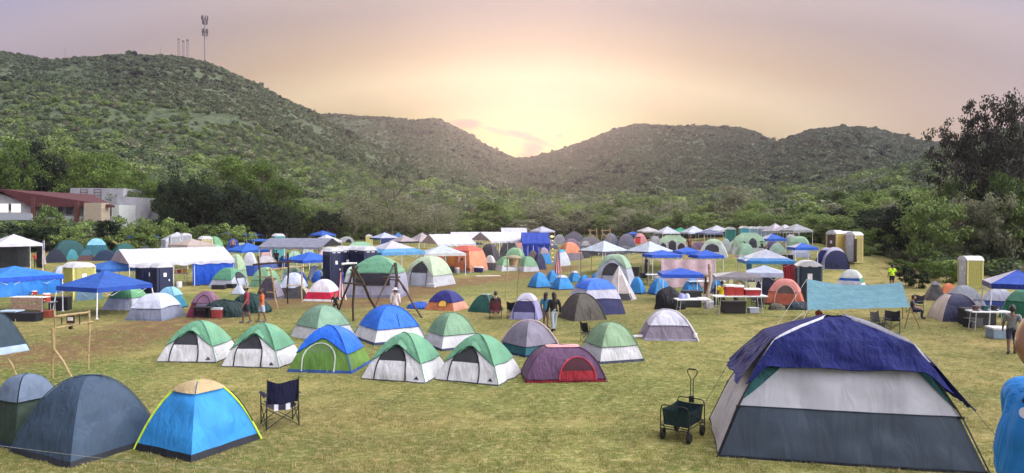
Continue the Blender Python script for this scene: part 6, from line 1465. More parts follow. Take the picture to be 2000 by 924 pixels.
# white tube frame lying by the small grey tent
t = thing('folded_poles', 'bundle of white tent poles lying left of the small grey and mauve tent', 'pole bundle', P(1243, 660), R(12))
for k in range(3): mb = MB(); mb.tube([(-.35, .04 * k, .03 + .03 * k), (.4, .06 * k, .04 + .02 * k)], .02, 6); mb.build('pole', PLASTW, t)
t = thing('rolled_mat', 'white rolled mat standing at the right foot of the small grey and mauve tent', 'mat', P(1358, 668), 0)
mb = MB(); mb.lathe([(.001, 0), (.07, 0), (.075, .3), (.07, .31), (.001, .31)], n=12); mb.build('roll', PLASTW, t, True, sharp=40); mb = MB(); mb.lathe([(.08, .1), (.08, .13)], n=12); mb.build('strap', BLKMETAL, t)
# plank on the grass
mb = MB(); mb.box((0, 0, .04), (2.1, .28, .06), .25); o = mb.build('plank', solid((.66, .62, .50), .7), None, loc=P(953, 540)); tag(o, 'pale plank lying on the grass below the orange cabin tent', 'plank')
cooler(P(935, 532), R(-20), 'navy cooler with white lid at the corner of the orange cabin tent', (.02, .02, .10), .75, .42, .5, lid=(.7, .7, .72))
jug(P(893, 534), 'grey bucket in front of the orange cabin tent', (.30, .32, .36), .5, .2, name='bucket')
camp_chair(P(915, 533), R(30), 'black folding chair before the orange cabin tent', BLACK, .95, group=CH)
# bucket and bench in the marquee kitchen
tb5 = table(P(340, 556) + Vector((0, .5, 0)), 0, 'steel kitchen bench inside the white marquee opening', 1.6, .6, .8, top=STEEL)
for k, (dx, col, lb) in enumerate(((-.6, (.45, .03, .02), 'red pot at the left of the marquee kitchen bench'), (-.25, (.60, .48, .12), 'yellow tub on the marquee kitchen bench'), (.15, (.42, .03, .02), 'deep red box on the marquee kitchen bench'), (.55, (.75, .36, .10), 'orange jug at the right of the marquee kitchen bench'))):
    jug(tb5.location + Vector((dx, 0, .8)), lb, col, .3 + .12 * (k == 3), .15, name='cooking_pot')
jug(P(350, 562), 'white plastic bucket on the grass under the marquee kitchen bench', (.62, .64, .66), .42, .19, name='bucket')
# string of lights
yl = 78
t = thing('light_string', 'vertical string of warm lights beside the blue tarp shelter', 'lights', Vector((at(1078, 490, yl).x, yl, G(at(1078, 490, yl).x, yl))), 0)
mb = MB(); a, b = at(1078, 462, yl) - t.location, at(1079, 512, yl) - t.location; mb.tube([a, b, (b.x, 0, -.05)], .03, 5); mb.build('pole', WOOD, t)
m, nt, N, L = newmat('warm_bulb'); out = N.new('ShaderNodeOutputMaterial'); e_ = N.new('ShaderNodeEmission'); e_.inputs[0].default_value = (1, .72, .34, 1); e_.inputs[1].default_value = 2.2; L.new(e_.outputs[0], out.inputs[0]); BULB = m
for i in range(7):
    c_ = a.lerp(b, i / 6.2); mb = MB(); mb.lathe([(.001, -.04), (.06, -.03), (.08, 0), (.06, .03), (.001, .04)] if i else [(.001, -.12), (.16, -.07), (.2, 0), (.16, .07), (.001, .12)], tuple(c_ + Vector((.05 * (i % 2), -.08, 0))), 10); mb.build('bulb', BULB, t, True)
# storage tub at right
b_ = box_unit(1957, 662, .95, .6, .46, 'grey-blue plastic storage tub with white lid under the right canopy', (.20, .28, .36), 'storage tub', R(-6), 'storage_tub', 'w')
box_unit(1908, 634, 1.35, .6, .75, 'black camp kitchen box at the right canopy post', (.015, .016, .02), 'camp kitchen', 0, 'kitchen_cabinet')
tb6 = table(P(1946, 650) + Vector((0, .5, 0)), R(-8), 'white slatted table loaded with kitchenware under the right canopy', 1.6, .7, .85)
for k, (dx, c, lb) in enumerate(((-.5, (.10, .05, .05), 'dark brown pot on the slatted table'), (-.1, (.02, .08, .09), 'dark green pan on the slatted table'), (.3, (.03, .03, .035), 'black pot on the slatted table'))): jug(tb6.location + Vector((dx, .05, .85)), lb, c, .22, .16, name='cooking_pot', lid=c)
# guy rope across the bottom left, low stones
for i, (px, py, lb) in enumerate(((1019, 0, ''),)): pass
# ================================================================ PEOPLE
def who(px, py, top_, label, **k):
    b = P(px, py); H = (CAMZ + ray(px, top_)[1] * b.y) - b.z; H = max(1.15, min(1.9, H)); return person(b, H, label, **k)
who(1066, 642, 571, 'person in a light blue T-shirt and long dark hair beside the olive tent', face=150, top=(.05, .25, .45), bottom=(.20, .16, .15), shorts=True, long_hair=True, hair=(.012, .009, .01), skin='brown')
who(1082, 648, 571, 'person in black top and pale jeans with very long hair', face=200, pose='walk', top=(.012, .012, .014), bottom=(.34, .38, .42), long_hair=True, sleeve='long')
person(P(968, 622) + Vector((0, .02, .14)), 1.55, 'person sitting in the wine red chair, back to camera', face=180, pose='sit', top=(.05, .03, .035), bottom=(.02, .02, .025), hair=(.01, .008, .008))
who(482, 632, 558, 'person walking in a dark red top and hat by the bamboo frame', face=-60, pose='walk', top=(.30, .03, .06), bottom=(.02, .025, .04), shorts=True, hat=(.30, .25, .2), skin='brown')
who(512, 630, 563, 'person walking in an orange T-shirt and pale blue shorts', face=-60, pose='walk', top=(.72, .14, .03), bottom=(.40, .45, .62), shorts=True, skin='brown')
who(656, 604, 577, 'dark clothed person half hidden by the leg of the tripod tower', face=30, pose='stand', top=(.012, .014, .02), bottom=(.012, .014, .02)) if False else person(P(655, 606), 1.25, 'person in black seated low beside the tripod tower', face=20, pose='sit', top=(.012, .014, .02), bottom=(.012, .014, .02))
b_ = P(772, 622); person(b_ , 1.45, 'person wrapped in white behind the bright blue dome tent', face=180, top=(.70, .62, .64), bottom=(.66, .60, .62), hat=(.72, .66, .68), sleeve='long')
who(1410, 606, 548, 'person in a bright yellow T-shirt with back turned at the cooler table', face=170, top=(.80, .58, .01), bottom=(.035, .04, .025), shorts=True, pose='stand', skin='brown')
who(1437, 604, 552, 'person in white shirt and cap bending at the cooler table', face=110, top=(.60, .62, .62), bottom=(.06, .06, .06), hat=(.35, .28, .2), pose='reach', lean=18)
who(1742, 562, 516, 'person in a fluorescent yellow shirt walking away on the open grass', face=180, pose='stand', top=(.62, 1.0, .02), bottom=(.02, .02, .025), shorts=True, skin='brown')
who(1976, 694, 596, 'person in a grey shirt with dark hair beside the storage tub', face=150, pose='walk', top=(.22, .22, .22), bottom=(.03, .035, .06), shorts=True, skin='brown')
who(1300, 546, 509, 'person in a straw hat and dark red shirt under the deep blue canopy', face=40, top=(.22, .05, .05), bottom=(.03, .03, .05), hat=(.5, .42, .3))
who(1322, 515, 470, 'x', top=BLACK) if False else None
who(1346, 500, 460, 'person in brown with a cap standing left of the sage arch door tent', face=30, top=(.14, .05, .035), bottom=(.03, .03, .04), hat=(.05, .04, .04))
person(P(1785, 622), 1.5, 'person in dark jeans sitting on the grass chair right of the teal tarp', face=60, pose='sit', top=(.06, .065, .09), bottom=(.02, .03, .07))
who(18, 520, 492, 'person in a grey shirt far away under the white canopy at left', face=20, top=(.30, .27, .27), bottom=(.10, .08, .07), pose='stand')
who(455, 492, 458, 'person in navy under the blue-grey canopy at the tree line', face=20, top=(.30, .2, .18), bottom=(.03, .04, .15))
person(P(1585, 636) + Vector((.35, 0, -.1)), 1.3, 'person in a dull red shirt sitting beside the teal shelter pole', face=30, pose='sit', top=(.40, .06, .04), bottom=(.03, .03, .04))
for a in (
  (630, 556, 524, 'person in a pale blue shirt standing under the royal blue canopy', dict(face=20, top=(.35,.45,.62), bottom=(.03,.04,.08))),
  (742, 596, 560, 'x', None),
  (840, 520, 488, 'person in dark clothes behind the tall pale sage tent', dict(face=60, top=(.03,.03,.04), bottom=(.03,.03,.04))),
  (906, 532, 497, 'person in a black shirt before the orange cabin tent', dict(face=30, top=(.015,.015,.02), bottom=(.05,.05,.08), shorts=True)),
  (965, 500, 472, 'person in white between the long marquee and the dark grey dome', dict(face=10, top=(.6,.6,.62), bottom=(.05,.05,.08))),
  (1145, 498, 472, 'x', None),
  (1228, 478, 455, 'person in a pinkish shirt at the corner of the slate grey tent', dict(face=10, top=(.55,.35,.33), bottom=(.05,.04,.05))),
  (1200, 482, 458, 'person in pale clothes by the far steel grey dome', dict(face=-30, top=(.5,.45,.42), bottom=(.35,.3,.3), pose='walk')),
  (1262, 534, 500, 'person in dark blue under the left white-blue canopy edge', dict(face=-80, top=(.03,.05,.15), bottom=(.02,.02,.03))),
  (1398, 598, 556, 'person in dark clothes left of the bright yellow T-shirt', dict(face=150, top=(.06,.03,.02), bottom=(.02,.02,.02), skin='brown', long_hair=True)),
  (1497, 512, 478, 'person in black beneath the small blue canopy on the rise', dict(face=-40, top=(.03,.02,.03), bottom=(.02,.02,.03))),
  (1350, 548, 512, 'person in a brown cap right of the one in a straw hat', dict(face=-30, top=(.30,.25,.2), bottom=(.05,.05,.06), hat=(.1,.06,.04))),
  (70, 522, 492, 'person in a red shirt beneath the far left white canopy', dict(face=40, top=(.5,.05,.03), bottom=(.05,.04,.04))),
  (262, 480, 461, 'person in a yellow shirt under the bright blue tree line canopy', dict(face=0, top=(.6,.5,.1), bottom=(.05,.05,.05))),
  (540, 520, 488, 'person in maroon behind the bamboo lookout frame', dict(face=20, top=(.2,.04,.06), bottom=(.03,.03,.04)))):
    if a[4]: who(a[0], a[1], a[2], a[3], **a[4])
CLT = 'gear lying about the camp'
for (px, py, w_, d_, h_, col, cat, nm, lb) in (
  (452, 563, .6, .4, .3, BLACK, 'box', 'storage_box', 'black box at the foot of the green and white dome by the tarp wall'),
  (428, 565, .9, .4, .3, (.02,.02,.025), 'box', 'storage_box', 'long black crate left of the tiny pale blue pop-up tent'),
  (1240, 540, .5, .4, .7, BLACK, 'bag', 'gear_bag', 'upright black gear bag right of the sage arched tent'),
  (1226, 548, .7, .5, .6, (.03,.03,.04), 'bag', 'gear_bag', 'black heaped bag behind the cream tipi'),
  (1290, 560, .8, .5, .7, (.45,.46,.5), 'box', 'storage_box', 'pale grey box under the deep blue canopy edge'),
  (1300, 552, .5, .4, .9, (.16,.05,.04), 'box', 'storage_box', 'brick brown crate left of the pink sheet'),
  (1322, 596, .5, .4, .5, (.02,.02,.02), 'box', 'storage_box', 'small black box beside the kitchen cabinet'),
  (1484, 600, .4, .4, .5, (.03,.02,.02), 'bag', 'gear_bag', 'dark bag left of the coral orange dome'),
  (1900, 640, .8, .4, .4, BLACK, 'box', 'storage_box', 'black box on the grass before the navy and cream dome'),
  (118, 606, .9, .6, .7, (.01,.012,.02), 'box', 'storage_box', 'black covered box at the right wall of the azure shelter'),
  (45, 628, 1.6, .5, .4, (.01,.012,.02), 'box', 'storage_box', 'low black trunk in the shade of the azure shelter'),
  (880, 533, .6, .4, .6, BLACK, 'bag', 'gear_bag', 'black bag left of the grey bucket by the orange cabin tent'),
  (843, 562, .6, .3, .25, (.5,.5,.52), 'box', 'storage_box', 'pale low box at the front of the tall pale sage tent'),
  (1535, 512, 1.1, .6, .6, BLACK, 'box', 'storage_box', 'black bench between the two medium blue canopies on the rise'),
  (1560, 500, .9, .6, .5, (.02,.02,.03), 'box', 'storage_box', 'dark crate under the right medium blue canopy on the rise'),
  (1278, 470, 1.2, .8, .8, (.35,.36,.4), 'box', 'storage_box', 'grey stall counter beneath the cream canopy')):
    bb = box_unit(px, py, w_, d_, h_, lb, col, cat, random.uniform(-.5, .5), nm, True, False); bb['group'] = CLT
# the man at the right edge, close to the camera on the bank
mz = G(2.05, 2.9)
man = person(Vector((2.30, 2.95, mz)), 1.78, 'bald person in a bright azure T-shirt, close up at the right edge', face=-86, pose='stand', top=(.02, .22, .60), bottom=(.05, .05, .07), bald=True, belly=1.9, lean=6, detail=2, skin='tan')
bpy.context.view_layer.update()
sh = [c for c in man.children if c.name.startswith('shirt')][0]; best = None
Mi = sh.matrix_world.inverted()
for v in sh.data.vertices:
    q = sh.matrix_world @ v.co
    e = ((1000 + F * q.x / q.y) - 1984) ** 2 + ((430 - (q.z - CAMZ) / q.y * F) - 792) ** 2 + (q.y * 60) ** 2
    if best is None or e < best[0]: best = (e, q)
if best:
    d_ = (Vector((0, 0, CAMZ)) - best[1]).normalized(); q = Mi @ (best[1] + d_ * .02); nn = (Mi.to_3x3() @ (d_ + Vector((-.35, 0, .1)))).normalized()
    c_ = q; a_ = nn.cross(Vector((0, 0, 1))).normalized(); b_ = nn.cross(a_)
    mb = MB(); mb.poly([c_ + (a_ * math.cos(k) + b_ * math.sin(k)) * .024 for k in [6.283 * i / 18 for i in range(18)]]); mb.build('round_patch', fabric((.68, .68, .74), trans=0), man)


t = thing('guy_rope', 'thin pale rope strung low across the grass in the bottom left corner', 'rope', P(200, 900), 0)
a, b = at(-20, 868, 12.9) - t.location, at(520, 922, 12.9) - t.location
mb = MB(); mb.tube([a.lerp(b, i / 12) + Vector((0, 0, -.05 * math.sin(math.pi * i / 12))) for i in range(13)], .0028, 4); mb.build('cord', fabric((.28, .28, .22), trans=0), t)
for k, q in enumerate((a, b)): mb = MB(); mb.tube([(q.x, q.y, -.1), (q.x, q.y, q.z + .02)], .010, 5); mb.build('stake', STEEL, t)
# ================================================================ HOUSE
def house():
    Y = 110; M1 = solid((.42, .41, .43), .8, 0, .12, 1.5); RF = solid((.075, .016, .018), .7, 0, .25, 3); CON = solid((.30, .30, .32), .85, 0, .12, .8)
    STN = None
    m, nt, N, L = newmat('stone_facing'); out = N.new('ShaderNodeOutputMaterial'); p = N.new('ShaderNodeBsdfPrincipled'); p.inputs['Roughness'].default_value = .9
    tc = N.new('ShaderNodeTexCoord'); mp = N.new('ShaderNodeMapping'); mp.inputs['Rotation'].default_value = (math.pi / 2, 0, 0); L.new(tc.outputs['Object'], mp.inputs[0]); br = N.new('ShaderNodeTexBrick'); L.new(mp.outputs[0], br.inputs['Vector'])
    br.inputs['Color1'].default_value = (.42, .35, .25, 1); br.inputs['Color2'].default_value = (.34, .28, .2, 1); br.inputs['Mortar'].default_value = (.25, .2, .15, 1); br.inputs['Scale'].default_value = 3.5; L.new(br.outputs[0], p.inputs['Base Color']); L.new(p.outputs[0], out.inputs[0]); STN = m
    m, nt, N, L = newmat('lit_window'); out = N.new('ShaderNodeOutputMaterial'); e = N.new('ShaderNodeEmission'); e.inputs[0].default_value = (1, .93, .86, 1); e.inputs[1].default_value = 1.3; L.new(e.outputs[0], out.inputs[0]); LIT = m
    GLS = solid((.03, .045, .05), .1); BRN = solid((.10, .035, .025), .7)
    o0 = at(110, 440, Y); base = Vector((o0.x, Y, G(o0.x, Y)))
    t = thing('house', 'long low house with a dark red roof among the trees at the left', 'house', base, 0)
    def q(px, py, y=Y): return at(px, py, y) - base
    def quad(nm, pts, th, mat, par=t, thin=True):
        mb = MB(); a = [q(*p_) for p_ in pts]; n = Vector((0, th, 0)); mb.poly(a[::-1]); mb.poly([v + n for v in a]); mb.grid([a + a[:1], [v + n for v in a + a[:1]]]); return mb.build(nm, mat, par)
    quad('wall', [(-90, 455), (64, 455), (64, 401), (0, 378), (-90, 400)], 7, M1)
    quad('wall', [(66, 452, Y + 1.5), (232, 452, Y + 1.5), (232, 400, Y + 1.5), (66, 400, Y + 1.5)], 6, solid((.42, .44, .42), .8))
    quad('roof', [(-95, 396, Y - .8), (-95, 392, Y - .8), (0, 369, Y - .8), (62, 397, Y - .8), (62, 401, Y - .8), (0, 374, Y - .8)], 8.5, RF)
    mb = MB(); a, b, c_, d_ = q(0, 369, Y - .9), q(180, 380, Y + 6), q(224, 402, Y - .4), q(60, 401, Y - .9); mb.grid([[a, b], [d_, c_]])
    up = Vector((0, 0, -.25)); mb.grid([[d_, c_], [d_ + up, c_ + up]]); mb.grid([[b, c_], [b + up, c_ + up]]); mb.grid([[a + up, b + up], [d_ + up, c_ + up]]); mb.build('roof', RF, t)
    w_ = quad('window', [(0, 415, Y - .06), (16, 415, Y - .06), (16, 398, Y - .06), (0, 398, Y - .06)], .04, LIT); w_ = quad('window', [(22, 415, Y - .06), (40, 415, Y - .06), (40, 398, Y - .06), (22, 398, Y - .06)], .04, LIT)
    quad('window', [(17, 411, Y - .06), (21, 411, Y - .06), (21, 399, Y - .06), (17, 399, Y - .06)], .04, GLS)
    quad('balcony', [(-90, 430, Y - 1.2), (62, 430, Y - 1.2), (62, 417, Y - 1.2), (-90, 415, Y - 1.2)], .2, solid((.36, .38, .42), .8))
    quad('balcony', [(66, 434, Y - .6), (162, 434, Y - .6), (162, 422, Y - .6), (66, 422, Y - .6)], .2, solid((.30, .32, .28), .8))
    for (x0, x1, y0, y1) in ((112, 124, 402, 420), (127, 141, 402, 420), (146, 152, 404, 420), (197, 209, 404, 423), (207, 219, 404, 423)):
        w_ = quad('window', [(x0, y1, Y + 1.4), (x1, y1, Y + 1.4), (x1, y0, Y + 1.4), (x0, y0, Y + 1.4)], .06, solid((.62, .62, .6), .6)); quad('pane', [(x0 + 1, y1 - 1, Y + 1.36), (x1 - 1, y1 - 1, Y + 1.36), (x1 - 1, y0 + 1, Y + 1.36), (x0 + 1, y0 + 1, Y + 1.36)], .02, GLS, w_)
    for px in (64, 149): quad('post', [(px - 4, 452, Y - 1), (px + 3, 452, Y - 1), (px + 3, 387 if px < 100 else 394, Y - 1), (px - 4, 387 if px < 100 else 394, Y - 1)], .5, BRN)
    quad('stone_pier', [(162, 464, Y - 1.5), (197, 464, Y - 1.5), (198, 396, Y - 1.5), (164, 396, Y - 1.5)], 2.4, STN)
    quad('extension', [(137, 450, Y + 8), (240, 450, Y + 8), (241, 368, Y + 8), (137, 367, Y + 8)], 6, CON)
    e2 = quad('extension', [(228, 450, Y + 6.5), (273, 450, Y + 6.5), (274, 386, Y + 6.5), (240, 384, Y + 6.5), (228, 384, Y + 6.5)], 6, CON)
    quad('door', [(243, 430, Y + 6.4), (250, 430, Y + 6.4), (250, 407, Y + 6.4), (243, 407, Y + 6.4)], .08, solid((.5, .5, .52), .6), e2)
    for x0 in (157, 184):
        mb = MB()
        for dx in (0, 13): mb.tube([q(x0 + dx, 390, Y + 7.7), q(x0 + dx, 369, Y + 7.7)], .05, 5)
        for yy in (370, 376, 382, 388): mb.tube([q(x0, yy, Y + 7.7), q(x0 + 13, yy, Y + 7.7)], .05, 5)
        mb.build('ladder', BRN, t)
house()
# ================================================================ MASTS on the ridge
MET = solid((.03, .025, .03), .5, .4); PALE_ = solid((.22, .19, .20), .6)
def mast(px, py0, py1, y, label, kind='pole', r=.25, name='mast', cat='mast'):
    x = (px - 1000) / F * y; zb = min(Z(x, y), at(px, py1, y).z) - 1; zt = at(px, py0, y).z; t = thing(name, label, cat, (x, y, zb), 0); H = zt - zb
    if kind == 'cell':
        mb = MB(); mb.tube([(0, 0, 0), (0, 0, H * .6), (0, 0, H)], [.65, .5, .35], 8); mb.build('mast_tube', PALE_, t)
        for zz, rr, n in ((H * .98, 1.7, 7), (H * .89, 1.3, 5), (H * .72, 1.5, 6), (H * .66, 1.4, 6)):
            mb = MB(); mb.lathe([(rr, 0), (rr, .25), (rr - .2, .25), (rr - .2, 0)], (0, 0, zz - 1.2), 10); mb.build('platform', MET, t)
            for k in range(n):
                a = 6.28 * k / n + zz; mb = MB(); mb.box((rr * math.cos(a), rr * math.sin(a), zz), (.5, .35, 2.2), a); mb.build('antenna', MET, t)
    elif kind == 'lattice':
        mb = MB()
        for k in range(3):
            a = 2.09 * k; mb.tube([(.9 * math.cos(a), .9 * math.sin(a), 0), (.6 * math.cos(a), .6 * math.sin(a), H)], .11, 4)
            b = a + 2.09
            for i in range(int(H / 2.4)):
                z0 = i * 2.4; mb.tube([(.85 * math.cos(a), .85 * math.sin(a), z0), (.85 * math.cos(b), .85 * math.sin(b), z0 + 2.4)], .07, 3)
        mb.build('lattice', PALE_, t)
        mb = MB(); mb.lathe([(.001, 0), (.9, .5), (.9, .8), (.001, .8)], (0, 0, H - 1), 8); mb.build('antenna', PALE_, t)
    else:
        mb = MB(); mb.tube([(0, 0, 0), (0, 0, H)], [r, r * .7], 6); mb.build('shaft', PALE_, t)
        if kind == 'cross': mb = MB(); mb.tube([(-1.3, 0, H - .8), (1.3, 0, H - .8)], .14, 4); mb.build('crossarm', PALE_, t)
    return t
mast(404, 33, 118, 415, 'tall antenna mast with two dark rings of aerials on the left hilltop', 'cell', cat='antenna mast', name='antenna_mast')
mast(353, 75, 112, 425, 'lattice tower on the hilltop, left of the thin trio', 'lattice', cat='lattice tower', name='lattice_tower')
mast(362, 79, 112, 430, 'lattice tower on the hilltop, middle of the thin trio', 'lattice', cat='lattice tower', name='lattice_tower')
mast(370, 77, 112, 425, 'lattice tower on the hilltop, right of the thin trio', 'lattice', cat='lattice tower', name='lattice_tower')
mast(132, 92, 126, 420, 'faint pole standing on the ridge at far left', 'pole', .2); mast(317, 90, 108, 420, 'short pole on the highest point of the left hill', 'pole', .2)
mast(163, 108, 150, 380, 'utility pole with crossarm on the left slope below the ridge', 'cross', .22, 'utility_pole', 'utility pole'); mast(248, 138, 168, 330, 'utility pole with crossarm on the slope below the first one', 'cross', .2, 'utility_pole', 'utility pole')
mast(409, 232, 262, 290, 'small utility pole half way down the left hill', 'cross', .17, 'utility_pole', 'utility pole'); mast(665, 320, 352, 260, 'white post rising from the trees right of the bright green tree', 'pole', .22, 'mast', 'post'); mast(515, 288, 310, 270, 'thin pale post above the bright green tree', 'pole', .14, 'mast', 'post')
# ================================================================ TREES
DARKM = LM['dark']; MIDM = LM['mid']; LITM = LM['lit']; DRYM = LM['dry']
def ptree(px, ytop, y, kind, label, wpx=None, mat=None, var=None, name='tree', cat='tree', group='trees along the edge of the field'):
    x = (px - 1000) / F * y; zt = at(px, ytop, y).z; h = max(1.2, zt - Z(x, y)); h0, w0 = {'bare': (8, 5.2), 'tall': (16, 6.3), 'gnarled': (14, 6.2), 'bush': (3, 2.2), 'dry': (8, 4.3), 'lit': (9, 4.5)}.get(kind, (8, 4.4))
    wide = 1. if not wpx else max(.5, min(2.2, (wpx * y / F / 2) / (w0 * h / h0)))
    return tree(x, y, h, kind, label, cat, var, wide, group, mat, name)
SPEC = [
 (-30, 245, 124, 'tall', 150, MIDM, 'dark leafy tree at the far left behind the house, cut by the frame'),
 (20, 262, 118, 'tall', 90, LITM, 'bright green tree top at the left edge above the red roof'),
 (70, 268, 128, 'tall', 130, DARKM, 'tall dark tree behind the left half of the red roof'),
 (135, 258, 132, 'tall', 130, MIDM, 'tall feathery tree behind the middle of the red roof'),
 (190, 285, 126, 'tall', 110, LITM, 'yellow-green tree leaning over the grey concrete block'),
 (228, 305, 136, 'tall', 100, MIDM, 'dark olive tree right behind the grey concrete block'),
 (285, 325, 122, 'tall', 90, LITM, 'yellow-green tree right of the concrete block'),
 (310, 345, 130, 'mid', 70, MIDM, 'rounded olive tree between the concrete block and the dark grove'),
 (345, 335, 118, 'mid', 90, DARKM, 'very dark round tree at the left of the dark grove'),
 (395, 340, 116, 'mid', 110, DARKM, 'very dark broad tree in the middle of the dark grove'),
 (450, 360, 116, 'mid', 110, DARKM, 'very dark low tree at the right of the dark grove'),
 (455, 292, 128, 'tall', 120, LITM, 'bright green crown rising above the dark grove, left one'),
 (510, 300, 126, 'tall', 110, LITM, 'bright green crown rising above the dark grove, right one'),
 (552, 335, 124, 'tall', 80, LITM, 'bright green tree sloping down at the right end of the grove'),
 (520, 375, 116, 'mid', 90, DARKM, 'dark green tree before the bright crowns above the blue canopies'),
 (560, 405, 118, 'mid', 70, DARKM, 'low dark tree above the turquoise toilet'),
 (610, 380, 128, 'mid', 90, MIDM, 'olive tree left of the bare grey-brown tree'),
 (640, 408, 124, 'mid', 70, DARKM, 'low dark tree under the olive one left of the bare tree'),
 (765, 338, 126, 'bare', 220, None, 'broad leafless grey-brown tree behind the pale canopies'),
 (690, 372, 134, 'bare', 110, None, 'smaller leafless tree at the left side of the broad bare one'),
 (850, 372, 138, 'bare', 110, None, 'smaller leafless tree at the right side of the broad bare one'),
 (955, 385, 150, 'lit', 80, None, 'pale green rounded tree above the longest marquee'),
 (1000, 398, 152, 'mid', 70, None, 'grey-green tree above the small far marquee top'),
 (1070, 392, 150, 'dry', 100, None, 'flat-topped dusty tree above the lavender canopy'),
 (1140, 400, 146, 'dry', 90, None, 'flat-topped dusty tree above the wide dark grey tent'),
 (1432, 352, 130, 'dry', 95, None, 'pale grey-leaved tree standing out above the teal toilets'),
 (1480, 385, 122, 'mid', 70, None, 'green tree right of the pale grey-leaved one'),
 (1880, 345, 68, 'mid', 100, None, 'leafy green tree behind the right-hand toilet'),
 (1990, 330, 60, 'lit', 110, None, 'bright yellow-green tree at the right edge of the picture'),
 (1940, 395, 61, 'mid', 90, None, 'dense green tree above the blue canopy at the right'),
 (1700, 440, 69, 'lit', 90, None, 'bright ragged tree right of the yellow toilet group'),
 (1790, 425, 66, 'mid', 90, None, 'dense low tree behind the fluorescent shirt'),
]
for s in SPEC: ptree(s[0], s[1], s[2], s[3], s[6], s[4], s[5])
GNM = leafmat('leaf_brown', (.014, .016, .010), (.045, .05, .026), .2)
for (px, yt_, y, w_, lb) in ((1995, 138, 66, 120, 'tall dark gnarled tree against the sky at the right edge'), (1930, 182, 68, 130, 'dark gnarled tree with spreading top beside the tallest one'), (1868, 212, 72, 80, 'thin dark gnarled tree with a small top left of the others'), (1965, 235, 64, 130, 'dark gnarled tree low between the two tall ones')):
    ptree(px, yt_, y, 'gnarled', lb, w_, GNM)
for (px, yt_, y, w_, mt, lb) in ((40, 436, 99, 80, DARKM, 'dark bush hiding the foot of the house, leftmost'), (90, 400, 101, 70, MIDM, 'pale feathery bush in front of the house wall'), (95, 438, 97, 80, DARKM, 'dark bush below the pale feathery one'), (140, 440, 96, 70, MIDM, 'green bush left of the stone pier'), (215, 424, 99, 70, DARKM, 'dark bush right of the stone pier'),
    (258, 420, 99, 80, MIDM, 'rounded bush before the grey concrete extension'), (305, 424, 100, 80, MIDM, 'rounded bush right of the concrete extension'), (180, 460, 95, 60, MIDM, 'low bush at the foot of the stone pier'), (350, 432, 106, 70, MIDM, 'light bush under the dark grove, left one'), (400, 434, 108, 70, MIDM, 'light bush under the dark grove, right one'),
    (455, 436, 110, 70, MIDM, 'bush between the dark grove and the blue-grey canopy'), (1760, 508, 57, 60, LITM, 'bright low bush at the edge of the lawn'), (1810, 500, 55, 70, LITM, 'bright spreading bush left of the right-hand toilet'), (1850, 512, 53, 60, LITM, 'bright low bush touching the right-hand toilet'), (1700, 492, 64, 50, MIDM, 'low green bush right of the open toilet door'),
    (1770, 517, 51, 46, DARKM, 'dark brush heap on the lawn, left part'), (1797, 522, 50, 44, DARKM, 'dark brush heap on the lawn, right part'), (1585, 455, 84, 60, MIDM, 'low green bush right of the last cream roof')):
    ptree(px, yt_, y, 'bush', lb, w_, mt, name='bush', cat='bush', group='bushes at the edge of the field')
# rows of the wood itself
TOPS = [(-150,330),(250,340),(330,352),(600,372),(700,380),(900,388),(1000,392),(1200,388),(1400,385),(1500,385),(1600,372),(1700,368),(1800,352),(1900,330),(2150,310)]
MARK = [(-100,'the house at the left edge'),(60,'the red-roofed house'),(200,'the stone pier'),(300,'the white marquee'),(380,'the tan toilet'),(450,'the blue-grey canopy'),(520,'the turquoise toilet'),(580,'the grey pavilion'),(640,'the vented blue canopy'),(700,'the silver white dome'),(760,'the pale blue canopy'),(810,'the brown canopies'),(870,'the longest marquee'),(930,'the marquee middle'),(990,'the small far marquee'),(1050,'the lavender canopy'),(1110,'the wide dark tent'),(1170,'the far wooden frames'),(1220,'the slate grey tent'),(1265,'the cream canopy'),(1310,'the green canopy'),(1360,'the white far canopies'),(1420,'the dark teal toilet'),(1480,'the turquoise toilets'),(1540,'the cream roofs'),(1600,'the navy domes'),(1650,'the yellow toilet group'),(1710,'the open lawn'),(1760,'the fluorescent shirt'),(1810,'the brush heap'),(1860,'the dark pyramid tent'),(1900,'the right-hand toilet'),(1960,'the right-hand blue canopy'),(2100,'the right edge')]
rdw = random.Random(11); seen = {}
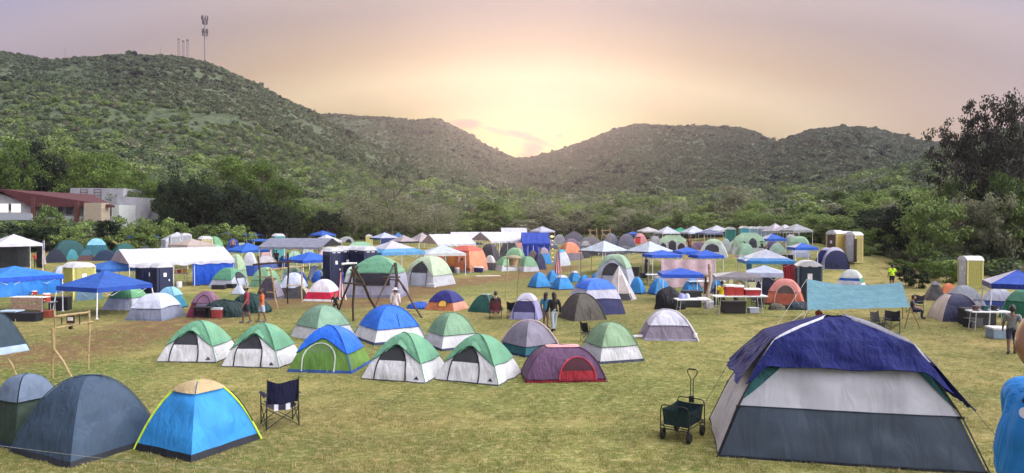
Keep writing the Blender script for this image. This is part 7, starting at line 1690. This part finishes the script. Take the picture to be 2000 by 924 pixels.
for row in range(5):
    px = -120 + row * 17
    while px < 2130:
        e = edge_at(px); y = e + 3 + row * 8 + rdw.uniform(-2, 2); px_ = px + rdw.uniform(-9, 9)
        step = (50 if row else 44) * (110 / max(60, e)) ** .5
        px += step
        if px_ < 330 and row < 3: continue
        yt_ = interp(TOPS, px_) + (4 - row) * 7.5 * (1.25 if px_ > 1550 else 1) + rdw.uniform(-10, 12)
        if px_ < 600: kd, mt = 'mid', rdw.choice([DARKM, DARKM, MIDM])
        elif px_ < 1450: kd, mt = rdw.choice([('mid', MIDM), ('dry', DRYM), ('mid', MIDM), ('mid', DRYM), ('lit', MIDM)])
        else: kd, mt = rdw.choice([('mid', MIDM), ('lit', LITM), ('mid', MIDM), ('mid', DARKM), ('dry', DRYM)])
        mk = min(MARK, key=lambda a: abs(a[0] - px_))[1]
        tone = {id(DARKM): 'dark green', id(MIDM): 'mid green', id(LITM): 'bright green', id(DRYM): 'dusty olive'}[id(mt)]
        lb = f"{tone} {'broad ' if kd == 'dry' else ''}tree in the {('front', 'second', 'third', 'fourth', 'last')[row]} row behind {mk}"
        ptree(px_, yt_, y, kd, lb, rdw.uniform(60, 95) * (110 / e) ** .6, mt, group='trees of the wood behind the camp')
# ---------------------------------------------------------------- grass tufts
rdg = random.Random(5); GP, GS = [], []
for i in range(90000):
    y = 12 + 26 * rdg.random() ** 1.5; x = rdg.uniform(-.78, .78) * y
    if nz(x * 1.3, y * 1.3, 2) < -.25 + .3 * rdg.random(): continue
    GP.append((x, y, G(x, y) - .005)); GS.append(rdg.uniform(.4, .95))
def tuft(seed, m_):
    r_ = random.Random(seed); mb = MB()
    for k in range(11):
        a = r_.uniform(0, 6.28); b = Vector((r_.gauss(0, .05), r_.gauss(0, .05), 0)); ln = r_.uniform(.03, .075); tip = b + Vector((math.cos(a), math.sin(a), 0)) * r_.uniform(.01, .05) + Vector((0, 0, ln)); sd = Vector((-math.sin(a), math.cos(a), 0)) * .006
        k_ = len(mb.v); mb.v += [tuple(b - sd), tuple(b + sd), tuple(tip)]; mb.face((k_, k_ + 1, k_ + 2))
    o = mb.build('tuft', m_); C.objects.unlink(o); return o
GM = [leafmat('grass_green', (.13, .15, .04), (.28, .30, .09), .35), leafmat('grass_straw', (.32, .27, .11), (.60, .50, .24), .3)]
scatter('grass', GP, GS, [tuft(i, GM[i % 2]) for i in range(6)])
# ---------------------------------------------------------------- haze
mb = MB(); mb.box((0, 425, 76), (1800, 980, 158))
m, nt, N, L = newmat('haze'); out = N.new('ShaderNodeOutputMaterial'); pv = N.new('ShaderNodeVolumePrincipled')
pv.inputs['Color'].default_value = (.82, .74, 1.0, 1); pv.inputs['Density'].default_value = HAZE; pv.inputs['Anisotropy'].default_value = .8
L.new(pv.outputs[0], out.inputs['Volume'])
if HAZE > 0: hz = mb.build('haze', m); hz['kind'] = 'stuff'
